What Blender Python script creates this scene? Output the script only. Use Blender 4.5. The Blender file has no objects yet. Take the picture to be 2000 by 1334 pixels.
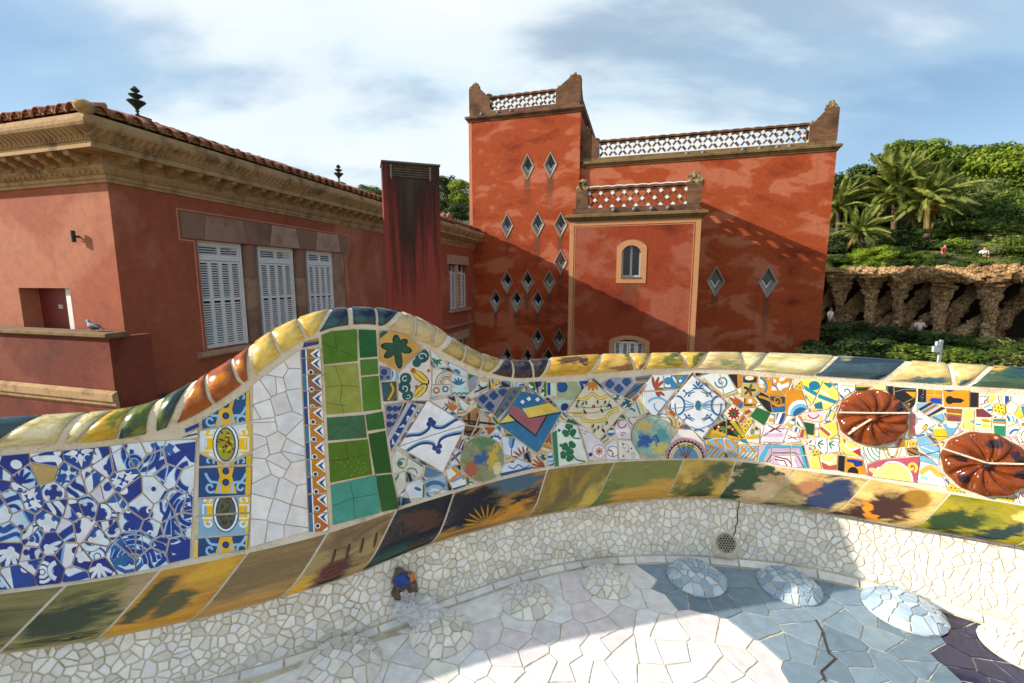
import bpy, bmesh, math, random
import numpy as np
from mathutils import Vector, Matrix, noise as mnoise
from mathutils.bvhtree import BVHTree
from mathutils.geometry import tessellate_polygon
rnd = random.Random(7)
sc = bpy.context.scene
COL = sc.collection
R_ = math.radians

# ------------------------------------------------------------------ camera, sky, sun, exposure
FL, PITCH, EYE, YAW = 870.0, R_(7.8), 1.27, R_(15.9)
cam = bpy.data.cameras.new('camera'); camo = bpy.data.objects.new('camera', cam); COL.objects.link(camo)
camo.location = (0, 0, EYE); camo.rotation_euler = (R_(90) - PITCH, 0, 0)
cam.sensor_width = 36; cam.lens = 36 * FL / 2000; cam.clip_end = 2000; cam.clip_start = .02
cam.dof.use_dof = True; cam.dof.focus_distance = 1.5; cam.dof.aperture_fstop = 9
sc.camera = camo
SUN_EL, SUN_H = R_(24), (-.996, -.10)
world = bpy.data.worlds.new('World'); sc.world = world; world.use_nodes = True
wn = world.node_tree; wn.nodes.clear()
def N(t, typ, **kw):
    n = t.nodes.new(typ)
    for k, v in kw.items():
        if k.startswith('i_'):
            key = k[2:]; key = int(key) if key.isdigit() else key.replace('_', ' ')
            n.inputs[key].default_value = v
        else: setattr(n, k, v)
    return n
def L(t, a, b): t.links.new(a, b)
def ramp(t, stops, fac=None, interp='LINEAR'):
    r = t.nodes.new('ShaderNodeValToRGB'); r.color_ramp.interpolation = interp
    e = r.color_ramp.elements
    while len(e) < len(stops): e.new(.5)
    for x, (p, c) in zip(e, stops): x.position = p; x.color = c if len(c) == 4 else (*c, 1)
    if fac is not None: t.links.new(fac, r.inputs[0])
    return r
sky = N(wn, 'ShaderNodeTexSky', sky_type='NISHITA', sun_disc=False, sun_elevation=SUN_EL,
        sun_rotation=math.atan2(SUN_H[0], SUN_H[1]), altitude=100, dust_density=.6, ozone_density=1.6)
bg1 = N(wn, 'ShaderNodeBackground', i_Strength=.115); L(wn, sky.outputs[0], bg1.inputs[0])
tc = N(wn, 'ShaderNodeTexCoord'); sx = N(wn, 'ShaderNodeSeparateXYZ'); L(wn, tc.outputs['Generated'], sx.inputs[0])
za = N(wn, 'ShaderNodeMath', operation='MAXIMUM', i_1=.0); L(wn, sx.outputs[2], za.inputs[0])
zb = N(wn, 'ShaderNodeMath', operation='ADD', i_1=.30); L(wn, za.outputs[0], zb.inputs[0])
dv = [N(wn, 'ShaderNodeMath', operation='DIVIDE') for _ in range(2)]
for k in range(2): L(wn, sx.outputs[k], dv[k].inputs[0]); L(wn, zb.outputs[0], dv[k].inputs[1])
cx = N(wn, 'ShaderNodeCombineXYZ'); L(wn, dv[0].outputs[0], cx.inputs[0]); L(wn, dv[1].outputs[0], cx.inputs[1])
mp = N(wn, 'ShaderNodeMapping'); mp.inputs['Rotation'].default_value = (0, 0, R_(-24)); mp.inputs['Scale'].default_value = (.62, 1.25, 1)
mp.inputs['Location'].default_value = (3.1, 1.7, 0); L(wn, cx.outputs[0], mp.inputs[0])
n1 = N(wn, 'ShaderNodeTexNoise', i_Scale=1.1, i_Detail=9, i_Roughness=.5, i_Distortion=.25); L(wn, mp.outputs[0], n1.inputs['Vector'])
n2 = N(wn, 'ShaderNodeTexNoise', i_Scale=3.2, i_Detail=8, i_Roughness=.55); L(wn, mp.outputs[0], n2.inputs['Vector'])
# more cover straight ahead, thinner to both sides
ab = N(wn, 'ShaderNodeMath', operation='ABSOLUTE'); sh = N(wn, 'ShaderNodeMath', operation='ADD', i_1=.07); L(wn, sx.outputs[0], sh.inputs[0]); L(wn, sh.outputs[0], ab.inputs[0])
cov = N(wn, 'ShaderNodeMath', operation='MULTIPLY_ADD', i_1=-.46, i_2=.215); L(wn, ab.outputs[0], cov.inputs[0])
add = N(wn, 'ShaderNodeMath', operation='ADD'); L(wn, n1.outputs[0], add.inputs[0]); L(wn, cov.outputs[0], add.inputs[1])
ad2 = N(wn, 'ShaderNodeMath', operation='MULTIPLY_ADD', i_1=.28); L(wn, n2.outputs[0], ad2.inputs[0]); L(wn, add.outputs[0], ad2.inputs[2])
cr = ramp(wn, [(.50, (.10,)*3), (.63, (.42,)*3), (.76, (.97,)*3)], ad2.outputs[0], 'EASE')
cc = ramp(wn, [(.34, (.34, .58, .74)), (.46, (.56, .80, .96)), (.60, (.82, .92, .98)), (.78, (.97, .97, .95))], add.outputs[0])
bg2 = N(wn, 'ShaderNodeBackground', i_Strength=.80); L(wn, cc.outputs[0], bg2.inputs[0])
mx = N(wn, 'ShaderNodeMixShader'); L(wn, cr.outputs[0], mx.inputs[0]); L(wn, bg1.outputs[0], mx.inputs[1]); L(wn, bg2.outputs[0], mx.inputs[2])
wo = N(wn, 'ShaderNodeOutputWorld'); L(wn, mx.outputs[0], wo.inputs[0])
sl = bpy.data.lights.new('sun', 'SUN'); sl.energy = 5.0; sl.angle = R_(.5); sl.color = (1, .91, .78)
so = bpy.data.objects.new('sun', sl); COL.objects.link(so)
SD = Vector((SUN_H[0] * math.cos(SUN_EL), SUN_H[1] * math.cos(SUN_EL), math.sin(SUN_EL))).normalized()
so.rotation_euler = SD.to_track_quat('Z', 'Y').to_euler(); so.location = (-8, -2, 8)
sc.view_settings.view_transform = 'Standard'; sc.view_settings.look = 'None'
sc.view_settings.exposure = 0.42; sc.view_settings.gamma = 1; sc.view_settings.use_curve_mapping = False

# ------------------------------------------------------------------ objects
WORLD = {}
MBD = Matrix.Rotation(-YAW, 4, 'Z')          # the buildings' own axes: x along the fronts, y away from the terrace
def lin(c):
    return tuple(((x / 255) / 12.92 if x <= 10 else (((x / 255) + .055) / 1.055) ** 2.4) for x in c)
LIN = lin
def setp(o, **kw):
    for k, v in kw.items():
        if v: o[k] = v
def place(o, parent=None, M=None):
    COL.objects.link(o); M = M or Matrix.Identity(4)
    if parent is not None:
        o.parent = parent; o.matrix_parent_inverse = WORLD[parent.name].inverted()
    o.matrix_basis = M; WORLD[o.name] = M.copy()
    return o
def thing(name, label, cat, M=None, group=None, kind=None):
    o = bpy.data.objects.new(name, None); o.empty_display_size = .1
    place(o, None, M); setp(o, label=label, category=cat, group=group, kind=kind); return o
def inst(name, data, parent, M, **kw):
    o = bpy.data.objects.new(name, data); place(o, parent, M); setp(o, **kw); return o
class MB:
    def __init__(s): s.v = []; s.f = []; s.m = []; s.uv = {}
    def add(s, vs, fs, m=0, uvs=None):
        b = len(s.v); s.v += [tuple(p) for p in vs]
        for k, f in enumerate(fs):
            s.f.append(tuple(b + i for i in f)); s.m.append(m)
            if uvs: s.uv[len(s.f) - 1] = uvs[k]
        return s
    def box(s, x0, x1, y0, y1, z0, z1, m=0, skip=()):
        v = [(x0,y0,z0),(x1,y0,z0),(x1,y1,z0),(x0,y1,z0),(x0,y0,z1),(x1,y0,z1),(x1,y1,z1),(x0,y1,z1)]
        return s.add(v, [(3,2,1,0),(4,5,6,7),(0,1,5,4),(1,2,6,5),(2,3,7,6),(3,0,4,7)], m)
    def mbox(s, M, hx, hy, hz, m=0):
        v = [M @ Vector((a*hx, b*hy, c*hz)) for c in (-1,1) for b in (-1,1) for a in (-1,1)]
        return s.add(v, [(0,2,3,1),(4,5,7,6),(0,1,5,4),(1,3,7,5),(3,2,6,7),(2,0,4,6)], m)
    def prism(s, pts, axis, a, b, m=0, cap=True):      # pts in the two other axes
        def P(p, w):
            if axis == 'x': return (w, p[0], p[1])
            if axis == 'y': return (p[0], w, p[1])
            return (p[0], p[1], w)
        n = len(pts); v = [P(p, a) for p in pts] + [P(p, b) for p in pts]
        f = [(i, (i+1) % n, n + (i+1) % n, n + i) for i in range(n)]
        if cap: f += [tuple(range(n))[::-1], tuple(range(n, 2*n))]
        return s.add(v, f, m)
    def tube(s, pts, rad, n=8, m=0, cap=True):
        pts = [Vector(p) for p in pts]; rads = rad if isinstance(rad, (list, tuple)) else [rad]*len(pts)
        rings = []
        for i, p in enumerate(pts):
            t = (pts[min(i+1, len(pts)-1)] - pts[max(i-1, 0)]).normalized()
            a = t.orthogonal().normalized() if i == 0 else (a - t * a.dot(t)).normalized()
            b = t.cross(a)
            rings.append([p + (a*math.cos(k*2*math.pi/n) + b*math.sin(k*2*math.pi/n))*rads[i] for k in range(n)])
        v = [q for r in rings for q in r]; f = []
        for i in range(len(pts)-1):
            for k in range(n):
                f.append((i*n+k, i*n+(k+1) % n, (i+1)*n+(k+1) % n, (i+1)*n+k))
        if cap: f += [tuple(range(n))[::-1], tuple(range((len(pts)-1)*n, len(pts)*n))]
        return s.add(v, f, m)
    def lathe(s, prof, c=(0,0,0), n=16, m=0):
        v = []; f = []
        for r, z in prof:
            for k in range(n): v.append((c[0]+r*math.cos(k*2*math.pi/n), c[1]+r*math.sin(k*2*math.pi/n), c[2]+z))
        for i in range(len(prof)-1):
            for k in range(n): f.append((i*n+k, i*n+(k+1) % n, (i+1)*n+(k+1) % n, (i+1)*n+k))
        f += [tuple(range(n))[::-1], tuple(range((len(prof)-1)*n, len(prof)*n))]
        return s.add(v, f, m)
    def rock(s, c, r, seed, sub=2, m=0, amp=.35, sq=(1,1,1)):
        bm = bmesh.new(); bmesh.ops.create_icosphere(bm, subdivisions=sub, radius=1)
        vs = []
        for v in bm.verts:
            d = 1 + amp*mnoise.noise(v.co*1.6 + Vector((seed*3.1, seed, 0))) + amp*.5*mnoise.noise(v.co*4 + Vector((seed, 0, seed)))
            vs.append((c[0]+v.co.x*d*r*sq[0], c[1]+v.co.y*d*r*sq[1], c[2]+v.co.z*d*r*sq[2]))
        bm.verts.index_update(); fs = [tuple(v.index for v in f.verts) for f in bm.faces]; bm.free()
        return s.add(vs, fs, m)
    def mesh(s, name, mats, smooth=False):
        me = bpy.data.meshes.new(name); me.from_pydata(s.v, [], s.f)
        for m in (mats if isinstance(mats, (list, tuple)) else [mats]): me.materials.append(m)
        me.polygons.foreach_set('material_index', s.m)
        if s.uv:
            ul = me.uv_layers.new(name='UVMap')
            for k, uv in s.uv.items():
                for li, c in zip(me.polygons[k].loop_indices, uv): ul.data[li].uv = c
        if smooth: me.polygons.foreach_set('use_smooth', [True]*len(me.polygons))
        me.update(); return me
    def build(s, name, mats, parent=None, M=None, smooth=False, **kw):
        o = bpy.data.objects.new(name, s.mesh(name, mats, smooth)); place(o, parent, M); setp(o, **kw); return o

# ------------------------------------------------------------------ materials
MATS = {}
def newmat(name):
    m = bpy.data.materials.new(name); m.use_nodes = True
    return m, m.node_tree, m.node_tree.nodes['Principled BSDF']
def bump(t, b, src, strength=.3, dist=.01):
    bp = N(t, 'ShaderNodeBump', i_Strength=strength, i_Distance=dist); L(t, src, bp.inputs['Height']); L(t, bp.outputs[0], b.inputs['Normal'])
def plain(name, col, rough=.6, var=.12, scale=6, bumps=.0, metal=0, bdist=.003, spec=.5):
    """colour with a little mottling"""
    if name in MATS: return MATS[name]
    m, t, b = newmat(name); c = lin(col)
    tcn = N(t, 'ShaderNodeTexCoord'); nz = N(t, 'ShaderNodeTexNoise', i_Scale=scale, i_Detail=6, i_Roughness=.6); L(t, tcn.outputs['Object'], nz.inputs['Vector'])
    r = ramp(t, [(.3, tuple(x*(1-var) for x in c)), (.7, tuple(min(x*(1+var), 1) for x in c))], nz.outputs[0]); L(t, r.outputs[0], b.inputs['Base Color'])
    b.inputs['Roughness'].default_value = rough; b.inputs['Metallic'].default_value = metal; b.inputs['Specular IOR Level'].default_value = spec
    if bumps: bump(t, b, nz.outputs[0], bumps, bdist)
    MATS[name] = m; return m
def glz(col, rough=.16):
    """plain tile glaze, keyed by colour"""
    key = 'glaze_%02x%02x%02x' % tuple(col)
    if key in MATS: return MATS[key]
    m, t, b = newmat(key); c = lin(col); lum = sum(c)/3; k_ = .72 + .40*max(0, min(1, (lum-.25)/.35)); c = tuple(min(.86, max(.004, (lum+(x-lum)*1.08)*k_)) for x in c)
    b.inputs['Specular IOR Level'].default_value = .38
    ge = N(t, 'ShaderNodeNewGeometry'); nz = N(t, 'ShaderNodeTexNoise', i_Scale=38, i_Detail=4); L(t, ge.outputs['Position'], nz.inputs['Vector'])
    r = ramp(t, [(.3, tuple(x*.88 for x in c)), (.7, tuple(min(x*1.1, 1) for x in c))], nz.outputs[0])
    n3 = N(t, 'ShaderNodeTexNoise', i_Scale=900, i_Detail=1); L(t, ge.outputs['Position'], n3.inputs['Vector'])
    sp = ramp(t, [(.70, (0,)*3), (.74, (1,)*3)], n3.outputs[0])
    mxc = N(t, 'ShaderNodeMixRGB', i_Color2=(.22, .18, .13, 1)); L(t, r.outputs[0], mxc.inputs['Color1'])
    ms = N(t, 'ShaderNodeMath', operation='MULTIPLY', i_1=.35); L(t, sp.outputs[0], ms.inputs[0]); L(t, ms.outputs[0], mxc.inputs['Fac'])
    L(t, mxc.outputs[0], b.inputs['Base Color'])
    rr = ramp(t, [(.35, (rough*.7,)*3), (.7, (rough*1.9,)*3)], nz.outputs[0]); L(t, rr.outputs[0], b.inputs['Roughness'])
    n2 = N(t, 'ShaderNodeTexNoise', i_Scale=120, i_Detail=2); L(t, ge.outputs['Position'], n2.inputs['Vector']); bump(t, b, n2.outputs[0], .12, .0012)
    MATS[key] = m; return m
def fired(name, base, blots=(), streak=.35, second=None, along=3.0, dens=5.0, rough=.13, pits=True, warp=.35):
    """hand-fired glaze on the long ceramic pieces. UV: x along the piece, y from its lower to its upper edge.
    blots: (colour, cx, cy, rx, ry, angle, softness, streakiness)"""
    m, t, b = newmat(name); lin = lambda q: tuple(max(.004, x*.88+(x-sum(LIN(q))/3)*.08) for x in LIN(q))
    uv = N(t, 'ShaderNodeUVMap'); ge = N(t, 'ShaderNodeNewGeometry')
    mp = N(t, 'ShaderNodeMapping'); mp.inputs['Scale'].default_value = (along, dens, 1); mp.inputs['Location'].default_value = (rnd.random()*9, rnd.random()*9, 0)
    L(t, uv.outputs[0], mp.inputs[0])
    nz = N(t, 'ShaderNodeTexNoise', i_Scale=1.0, i_Detail=7, i_Roughness=.55, i_Distortion=.8); L(t, mp.outputs[0], nz.inputs['Vector'])
    c = lin(base); c2 = lin(second) if second else tuple(x*.55 for x in c)
    r = ramp(t, [(.5-streak*.5, c2), (.5+streak*.3, c), (.85, tuple(min(1, x*1.15) for x in c))], nz.outputs[0]); cur = r.outputs[0]
    # warped uv
    sub = N(t, 'ShaderNodeVectorMath', operation='SUBTRACT'); sub.inputs[1].default_value = (.5, .5, .5)
    n2 = N(t, 'ShaderNodeTexNoise', i_Scale=2.6, i_Detail=5, i_Roughness=.6); L(t, mp.outputs[0], n2.inputs['Vector']); L(t, n2.outputs['Color'], sub.inputs[0])
    sc_ = N(t, 'ShaderNodeVectorMath', operation='SCALE'); sc_.inputs['Scale'].default_value = warp; L(t, sub.outputs[0], sc_.inputs[0])
    wv = N(t, 'ShaderNodeVectorMath', operation='ADD'); L(t, uv.outputs[0], wv.inputs[0]); L(t, sc_.outputs[0], wv.inputs[1])
    for (bc, bx, by, rx, ry, ang, soft) in blots:
        m2 = N(t, 'ShaderNodeMapping', vector_type='TEXTURE'); m2.inputs['Location'].default_value = (bx, by, 0); m2.inputs['Rotation'].default_value = (0, 0, R_(ang)); m2.inputs['Scale'].default_value = (rx, ry, 1)
        L(t, wv.outputs[0], m2.inputs[0])
        s1 = N(t, 'ShaderNodeSeparateXYZ'); L(t, m2.outputs[0], s1.inputs[0]); s2 = N(t, 'ShaderNodeCombineXYZ'); L(t, s1.outputs[0], s2.inputs[0]); L(t, s1.outputs[1], s2.inputs[1])
        ln = N(t, 'ShaderNodeVectorMath', operation='LENGTH'); L(t, s2.outputs[0], ln.inputs[0])
        k = N(t, 'ShaderNodeMath', operation='MULTIPLY_ADD', i_1=1.5, i_2=-.75); L(t, nz.outputs[0], k.inputs[0])
        ad = N(t, 'ShaderNodeMath', operation='ADD'); L(t, ln.outputs['Value'], ad.inputs[0]); L(t, k.outputs[0], ad.inputs[1])
        mk = ramp(t, [(max(.02, .62-soft*.4), (1,)*3), (min(1, .78+soft*.22), (0,)*3)], ad.outputs[0], 'EASE')
        mxn = N(t, 'ShaderNodeMixRGB', i_Color2=(*lin(bc), 1)); L(t, mk.outputs[0], mxn.inputs['Fac']); L(t, cur, mxn.inputs['Color1']); cur = mxn.outputs[0]
    n5 = N(t, 'ShaderNodeTexNoise', i_Scale=4.5, i_Detail=9, i_Roughness=.68, i_Distortion=1.2); L(t, mp.outputs[0], n5.inputs['Vector'])
    r5 = ramp(t, [(.32, (.62, .58, .52)), (.48, (1, 1, 1)), (.72, (1.10, 1.08, 1.0))], n5.outputs[0]); m5 = N(t, 'ShaderNodeMixRGB', blend_type='MULTIPLY', i_Fac=.75); L(t, cur, m5.inputs['Color1']); L(t, r5.outputs[0], m5.inputs['Color2']); cur = m5.outputs[0]
    vc = N(t, 'ShaderNodeTexVoronoi', feature='DISTANCE_TO_EDGE', i_Scale=38); L(t, ge.outputs['Position'], vc.inputs['Vector']); vr = ramp(t, [(.0, (.55, .48, .4)), (.022, (1, 1, 1))], vc.outputs['Distance'])
    gm_ = ramp(t, [(.50, (0,)*3), (.58, (.8,)*3)], n5.outputs[0]); m6 = N(t, 'ShaderNodeMixRGB', blend_type='MULTIPLY'); L(t, gm_.outputs[0], m6.inputs['Fac']); L(t, cur, m6.inputs['Color1']); L(t, vr.outputs[0], m6.inputs['Color2']); cur = m6.outputs[0]
    if pits:
        n3 = N(t, 'ShaderNodeTexNoise', i_Scale=330, i_Detail=1); L(t, ge.outputs['Position'], n3.inputs['Vector'])
        sp = ramp(t, [(.73, (0,)*3), (.76, (.7,)*3)], n3.outputs[0])
        mxn = N(t, 'ShaderNodeMixRGB', i_Color2=(*lin((150, 100, 60)), 1)); L(t, sp.outputs[0], mxn.inputs['Fac']); L(t, cur, mxn.inputs['Color1']); cur = mxn.outputs[0]
    L(t, cur, b.inputs['Base Color'])
    rr = ramp(t, [(.3, (rough*.8,)*3), (.75, (rough*2.2,)*3)], nz.outputs[0]); L(t, rr.outputs[0], b.inputs['Roughness'])
    n4 = N(t, 'ShaderNodeTexNoise', i_Scale=60, i_Detail=3); L(t, ge.outputs['Position'], n4.inputs['Vector']); bump(t, b, n4.outputs[0], .18, .002)
    return m
def grout_mat():
    m, t, b = newmat('grout')
    ge = N(t, 'ShaderNodeNewGeometry'); a = N(t, 'ShaderNodeTexNoise', i_Scale=14, i_Detail=8, i_Roughness=.7); L(t, ge.outputs['Position'], a.inputs['Vector'])
    f = N(t, 'ShaderNodeTexNoise', i_Scale=210, i_Detail=5, i_Roughness=.7); L(t, ge.outputs['Position'], f.inputs['Vector'])
    r = ramp(t, [(.28, lin((176, 156, 126))), (.45, lin((222, 208, 182))), (.72, lin((236, 226, 208)))], a.outputs[0])
    r2 = ramp(t, [(.30, lin((110, 88, 66))), (.42, (1, 1, 1))], f.outputs[0])
    mu = N(t, 'ShaderNodeMixRGB', blend_type='MULTIPLY', i_Fac=.55); L(t, r.outputs[0], mu.inputs['Color1']); L(t, r2.outputs[0], mu.inputs['Color2']); L(t, mu.outputs[0], b.inputs['Base Color'])
    b.inputs['Roughness'].default_value = .9; bump(t, b, f.outputs[0], .8, .006); return m
GROUT = grout_mat()
# ------------------------------------------------------------------ survey of the bench: sight lines from the camera station
CP, SP = math.cos(PITCH), math.sin(PITCH)
def ray(u, v):
    up = 667 - v
    return Vector((u - 1000, FL*CP + up*SP, up*CP - FL*SP)).normalized()
EYEV = Vector((0, 0, EYE))
def on_z(u, v, z):
    w = ray(u, v); return EYEV + w*((z - EYE)/w.z)
def view(p):
    z = p[2] - EYE; f = p[1]*CP - z*SP; up = z*CP + p[1]*SP
    return 1000 + FL*p[0]/f, 667 - FL*up/f
def curve(pts):
    xs = np.array([p[0] for p in pts], float); ys = np.array([p[1] for p in pts], float)
    sl_ = np.gradient(ys, xs)
    def f(u):
        if u <= xs[0]: return ys[0] + (u - xs[0])*sl_[0]
        if u >= xs[-1]: return ys[-1] + (u - xs[-1])*sl_[-1]
        i = int(np.searchsorted(xs, u)) - 1; i = max(0, min(len(xs)-2, i)); h = xs[i+1]-xs[i]; t = (u-xs[i])/h
        return (2*t**3-3*t*t+1)*ys[i] + (t**3-2*t*t+t)*h*sl_[i] + (3*t*t-2*t**3)*ys[i+1] + (t**3-t*t)*h*sl_[i+1]
    return f
SEAT_Z = .42
C_J = [(0,1430),(200,1395),(443,1338),(560,1307),(690,1261),(851,1197),(1040,1132),(1145,1108),(1250,1102),(1430,1107),(1587,1130),(1720,1160),(1812,1186),(1944,1226),(2100,1278)]
C_ROW = curve([(0,1408),(200,1374),(443,1318),(562,1283),(686,1241),(854,1177),(1040,1115),(1145,1093),(1250,1085),(1392,1088),(1460,1093),(1587,1110),(1662,1126),(1812,1167),(1996,1222)])
C_RB = curve([(0,1275),(189,1247),(366,1211),(533,1169),(683,1123),(823,1067),(930,1036),(1009,1015),(1131,993),(1278,975),(1389,973),(1472,983),(1601,1001),(1730,1025),(1822,1040),(1998,1073)])
C_RT = curve([(0,1157),(127,1141),(312,1111),(484,1077),(639,1039),(773,995),(884,961),(970,937),(1068,915),(1200,901),(1335,896),(1438,899),(1576,918),(1696,933),(1853,962),(1998,985)])
C_CB = curve([(0,871),(134,864),(225,857),(300,843),(349,825),(416,790),(483,741),(530,704),(595,660),(640,641),(686,633),(737,633),(773,646),(852,678),(902,706),(956,727),(999,737),(1056,735),(1152,729),(1248,721),(1350,717),(1452,720),(1589,732),(1724,741),(1872,751),(1998,758)])
C_CT = curve([(0,815),(60,812),(130,808),(240,799),(300,786),(345,764),(400,733),(460,697),(520,653),(580,622),(640,604),(690,600),(740,602),(790,611),(840,632),(880,658),(920,682),(960,697),(1000,703),(1060,700),(1150,693),(1250,690),(1330,688),(1450,688),(1550,691),(1650,696),(1750,703),(1850,709),(1950,715),(2000,718)])
jc = curve(C_J)
pl = [on_z(u, jc(u), SEAT_Z) for u in range(-60, 2121, 20)]
# the bench winds on beyond both ends of the picture
def extend(a, b, n, step, turn):
    d = math.atan2(b.y-a.y, b.x-a.x); out = []; p = b.copy()
    for i in range(n):
        d += turn; p = p + Vector((math.cos(d), math.sin(d), 0))*step; out.append(p.copy())
    return out
left = extend(pl[6], pl[0], 26, .05, R_(1.6)); right = extend(pl[-7], pl[-1], 30, .05, R_(-1.2))
pl = left[::-1] + pl + right
seg = [0]
for a, b in zip(pl, pl[1:]): seg.append(seg[-1] + (b-a).length)
SL = seg[-1]; NS = 420
px_ = np.array([p.x for p in pl]); py_ = np.array([p.y for p in pl]); sg = np.array(seg)
ss = np.linspace(0, SL, NS+1)
def smooth(a, n):
    k = np.ones(2*n+1)/(2*n+1); return np.convolve(np.pad(a, n, mode='reflect', reflect_type='odd'), k, 'valid')
JX = smooth(smooth(np.interp(ss, sg, px_), 7), 7); JY = smooth(smooth(np.interp(ss, sg, py_), 7), 7)
TX = np.gradient(JX, ss); TY = np.gradient(JY, ss); ln = np.hypot(TX, TY); TX /= ln; TY /= ln
NX, NY = -TY, TX                                     # away from the sitter
O_ROW, O_RB, O_RT, O_CB, O_CT = .020, .052, .085, .125, .165
def heights(off, cf, pad):
    z = np.full(NS+1, np.nan)
    for i in range(NS+1):
        x, y = JX[i]+NX[i]*off, JY[i]+NY[i]*off
        if y < .15: continue
        lo, hi = .3, 1.7
        for _ in range(34):
            zm = (lo+hi)/2; u, v = view((x, y, zm))
            if v > cf(u): lo = zm
            else: hi = zm
        u, v = view((x, y, lo))
        if -30 <= u <= 2030: z[i] = lo
    ok = np.where(~np.isnan(z))[0]; z[:ok[0]] = z[ok[0]]; z[ok[-1]:] = z[ok[-1]]
    return smooth(z, pad)
Z_ROW = heights(O_ROW, C_ROW, 8); Z_RB = heights(O_RB, C_RB, 3); Z_RT = heights(O_RT, C_RT, 3); Z_CB = heights(O_CB, C_CB, 2); Z_CT = heights(O_CT, C_CT, 2)
def at(i_f, off, z):
    i = max(0, min(NS-1e-6, i_f)); k = int(i); f = i-k
    x = JX[k]*(1-f)+JX[k+1]*f; y = JY[k]*(1-f)+JY[k+1]*f; nx = NX[k]*(1-f)+NX[k+1]*f; ny = NY[k]*(1-f)+NY[k+1]*f
    return Vector((x+nx*off, y+ny*off, z))
def lerp(A, i):
    i = max(0, min(NS-1e-6, i)); k = int(i); return A[k]*(1-(i-k)) + A[k+1]*(i-k)
def band_pt(i, t):            # white band between the seat and the lower roll
    z0, z1 = lerp(Z_ROW, i), lerp(Z_RB, i); o = O_ROW + (O_RB-O_ROW)*(t - .35*math.sin(math.pi*t)*(1-t)) 
    return at(i, o, z0+(z1-z0)*t)
def roll_pt(i, t, lift=0):    # t 0 lower edge .. 1 upper edge of the lower roll
    z0, z1 = lerp(Z_RB, i), lerp(Z_RT, i); th = math.pi*t; h = (z1-z0)
    b = .44*h*math.sin(th) + (.05*h*math.sin(2*th)); o = O_RB + (O_RT-O_RB)*t - b*.93
    return at(i, o - lift*math.sin(th)*.9, z0 + h*t - b*.22 - lift*.0)
def cap_frame(i):
    z4, z5 = lerp(Z_CB, i), lerp(Z_CT, i); r = max(.02, (z5-z4)/1.42); return r, O_CB + r*.90, z4 + r*.42
def cap_pt(i, t, dr=0):       # t 0 front lower edge .. 1 back lower edge
    r, oc, zc = cap_frame(i); a = R_(205) - R_(230)*t; return at(i, oc + (r+dr)*math.cos(a), zc + (r+dr)*math.sin(a))
def body_section(i):
    P = [at(i, -.001, SEAT_Z-.03), at(i, 0, SEAT_Z), at(i, O_ROW*.8, SEAT_Z+(lerp(Z_ROW, i)-SEAT_Z)*.45)]
    P += [band_pt(i, t/8) for t in range(9)]
    P += [roll_pt(i, t/12, -.004) for t in range(1, 13)]
    z3, z4 = lerp(Z_RT, i), lerp(Z_CB, i)
    P += [at(i, O_RT+.004+(O_CB-O_RT)*t, z3+(z4-z3)*t) for t in (.02, .2, .4, .6, .8, .93)]
    r, oc, zc = cap_frame(i)
    P += [cap_pt(i, t/14, -.0008) for t in range(15)]
    zb = zc - r*.42; P += [at(i, oc+r*.8, zb-.06), at(i, oc+r*.7+.02, .5), at(i, oc+r*.7+.03, -.3)]
    return P
bv = []; bf = []
for i in range(NS+1): S_ = body_section(i); bv += S_
nP = len(S_)
for i in range(NS):
    for k in range(nP-1): bf.append((i*nP+k, (i+1)*nP+k, (i+1)*nP+k+1, i*nP+k+1))
BVH = BVHTree.FromPolygons(bv, bf)
bench = thing('mosaic_bench', 'curved terrace bench covered in broken coloured tiles, with a humped back and ceramic rim', 'bench', Matrix.Translation((float(JX[NS//2]), float(JY[NS//2]), 0)))
mb = MB(); mb.add(bv, bf); mb.build('bench_back', GROUT, bench, smooth=True)
# seat slab with a rounded front
mb = MB(); sv = []
for i in range(0, NS+1, 4):
    for o, z in ((.02, SEAT_Z-.012), (0, SEAT_Z-.0012), (-.3, SEAT_Z-.0012), (-.52, SEAT_Z-.0012), (-.56, SEAT_Z-.02), (-.57, SEAT_Z-.06), (-.53, .3), (-.5, .1), (-.5, 0)):
        sv.append(at(i, o, z))
n9 = 9
mb.add(sv, [(a*n9+k, a*n9+k+1, (a+1)*n9+k+1, (a+1)*n9+k) for a in range(NS//4) for k in range(n9-1)]); mb.build('seat_bed', GROUT, bench, smooth=False)

def cast(u, v):
    w = ray(u, v); h = BVH.ray_cast(EYEV, w); return h[0], h[1], h[3]
# inverse maps: section index on an edge from a sight-line column
def idx_at(off, Z, u):
    lo, hi = 0, NS
    for _ in range(30):
        m = (lo+hi)/2; p = at(m, off, lerp(Z, m)); uu = view(p)[0] if p.y > .15 else (-9999 if m < NS/2 else 9999)
        if uu < u: lo = m
        else: hi = m
    return lo
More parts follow.
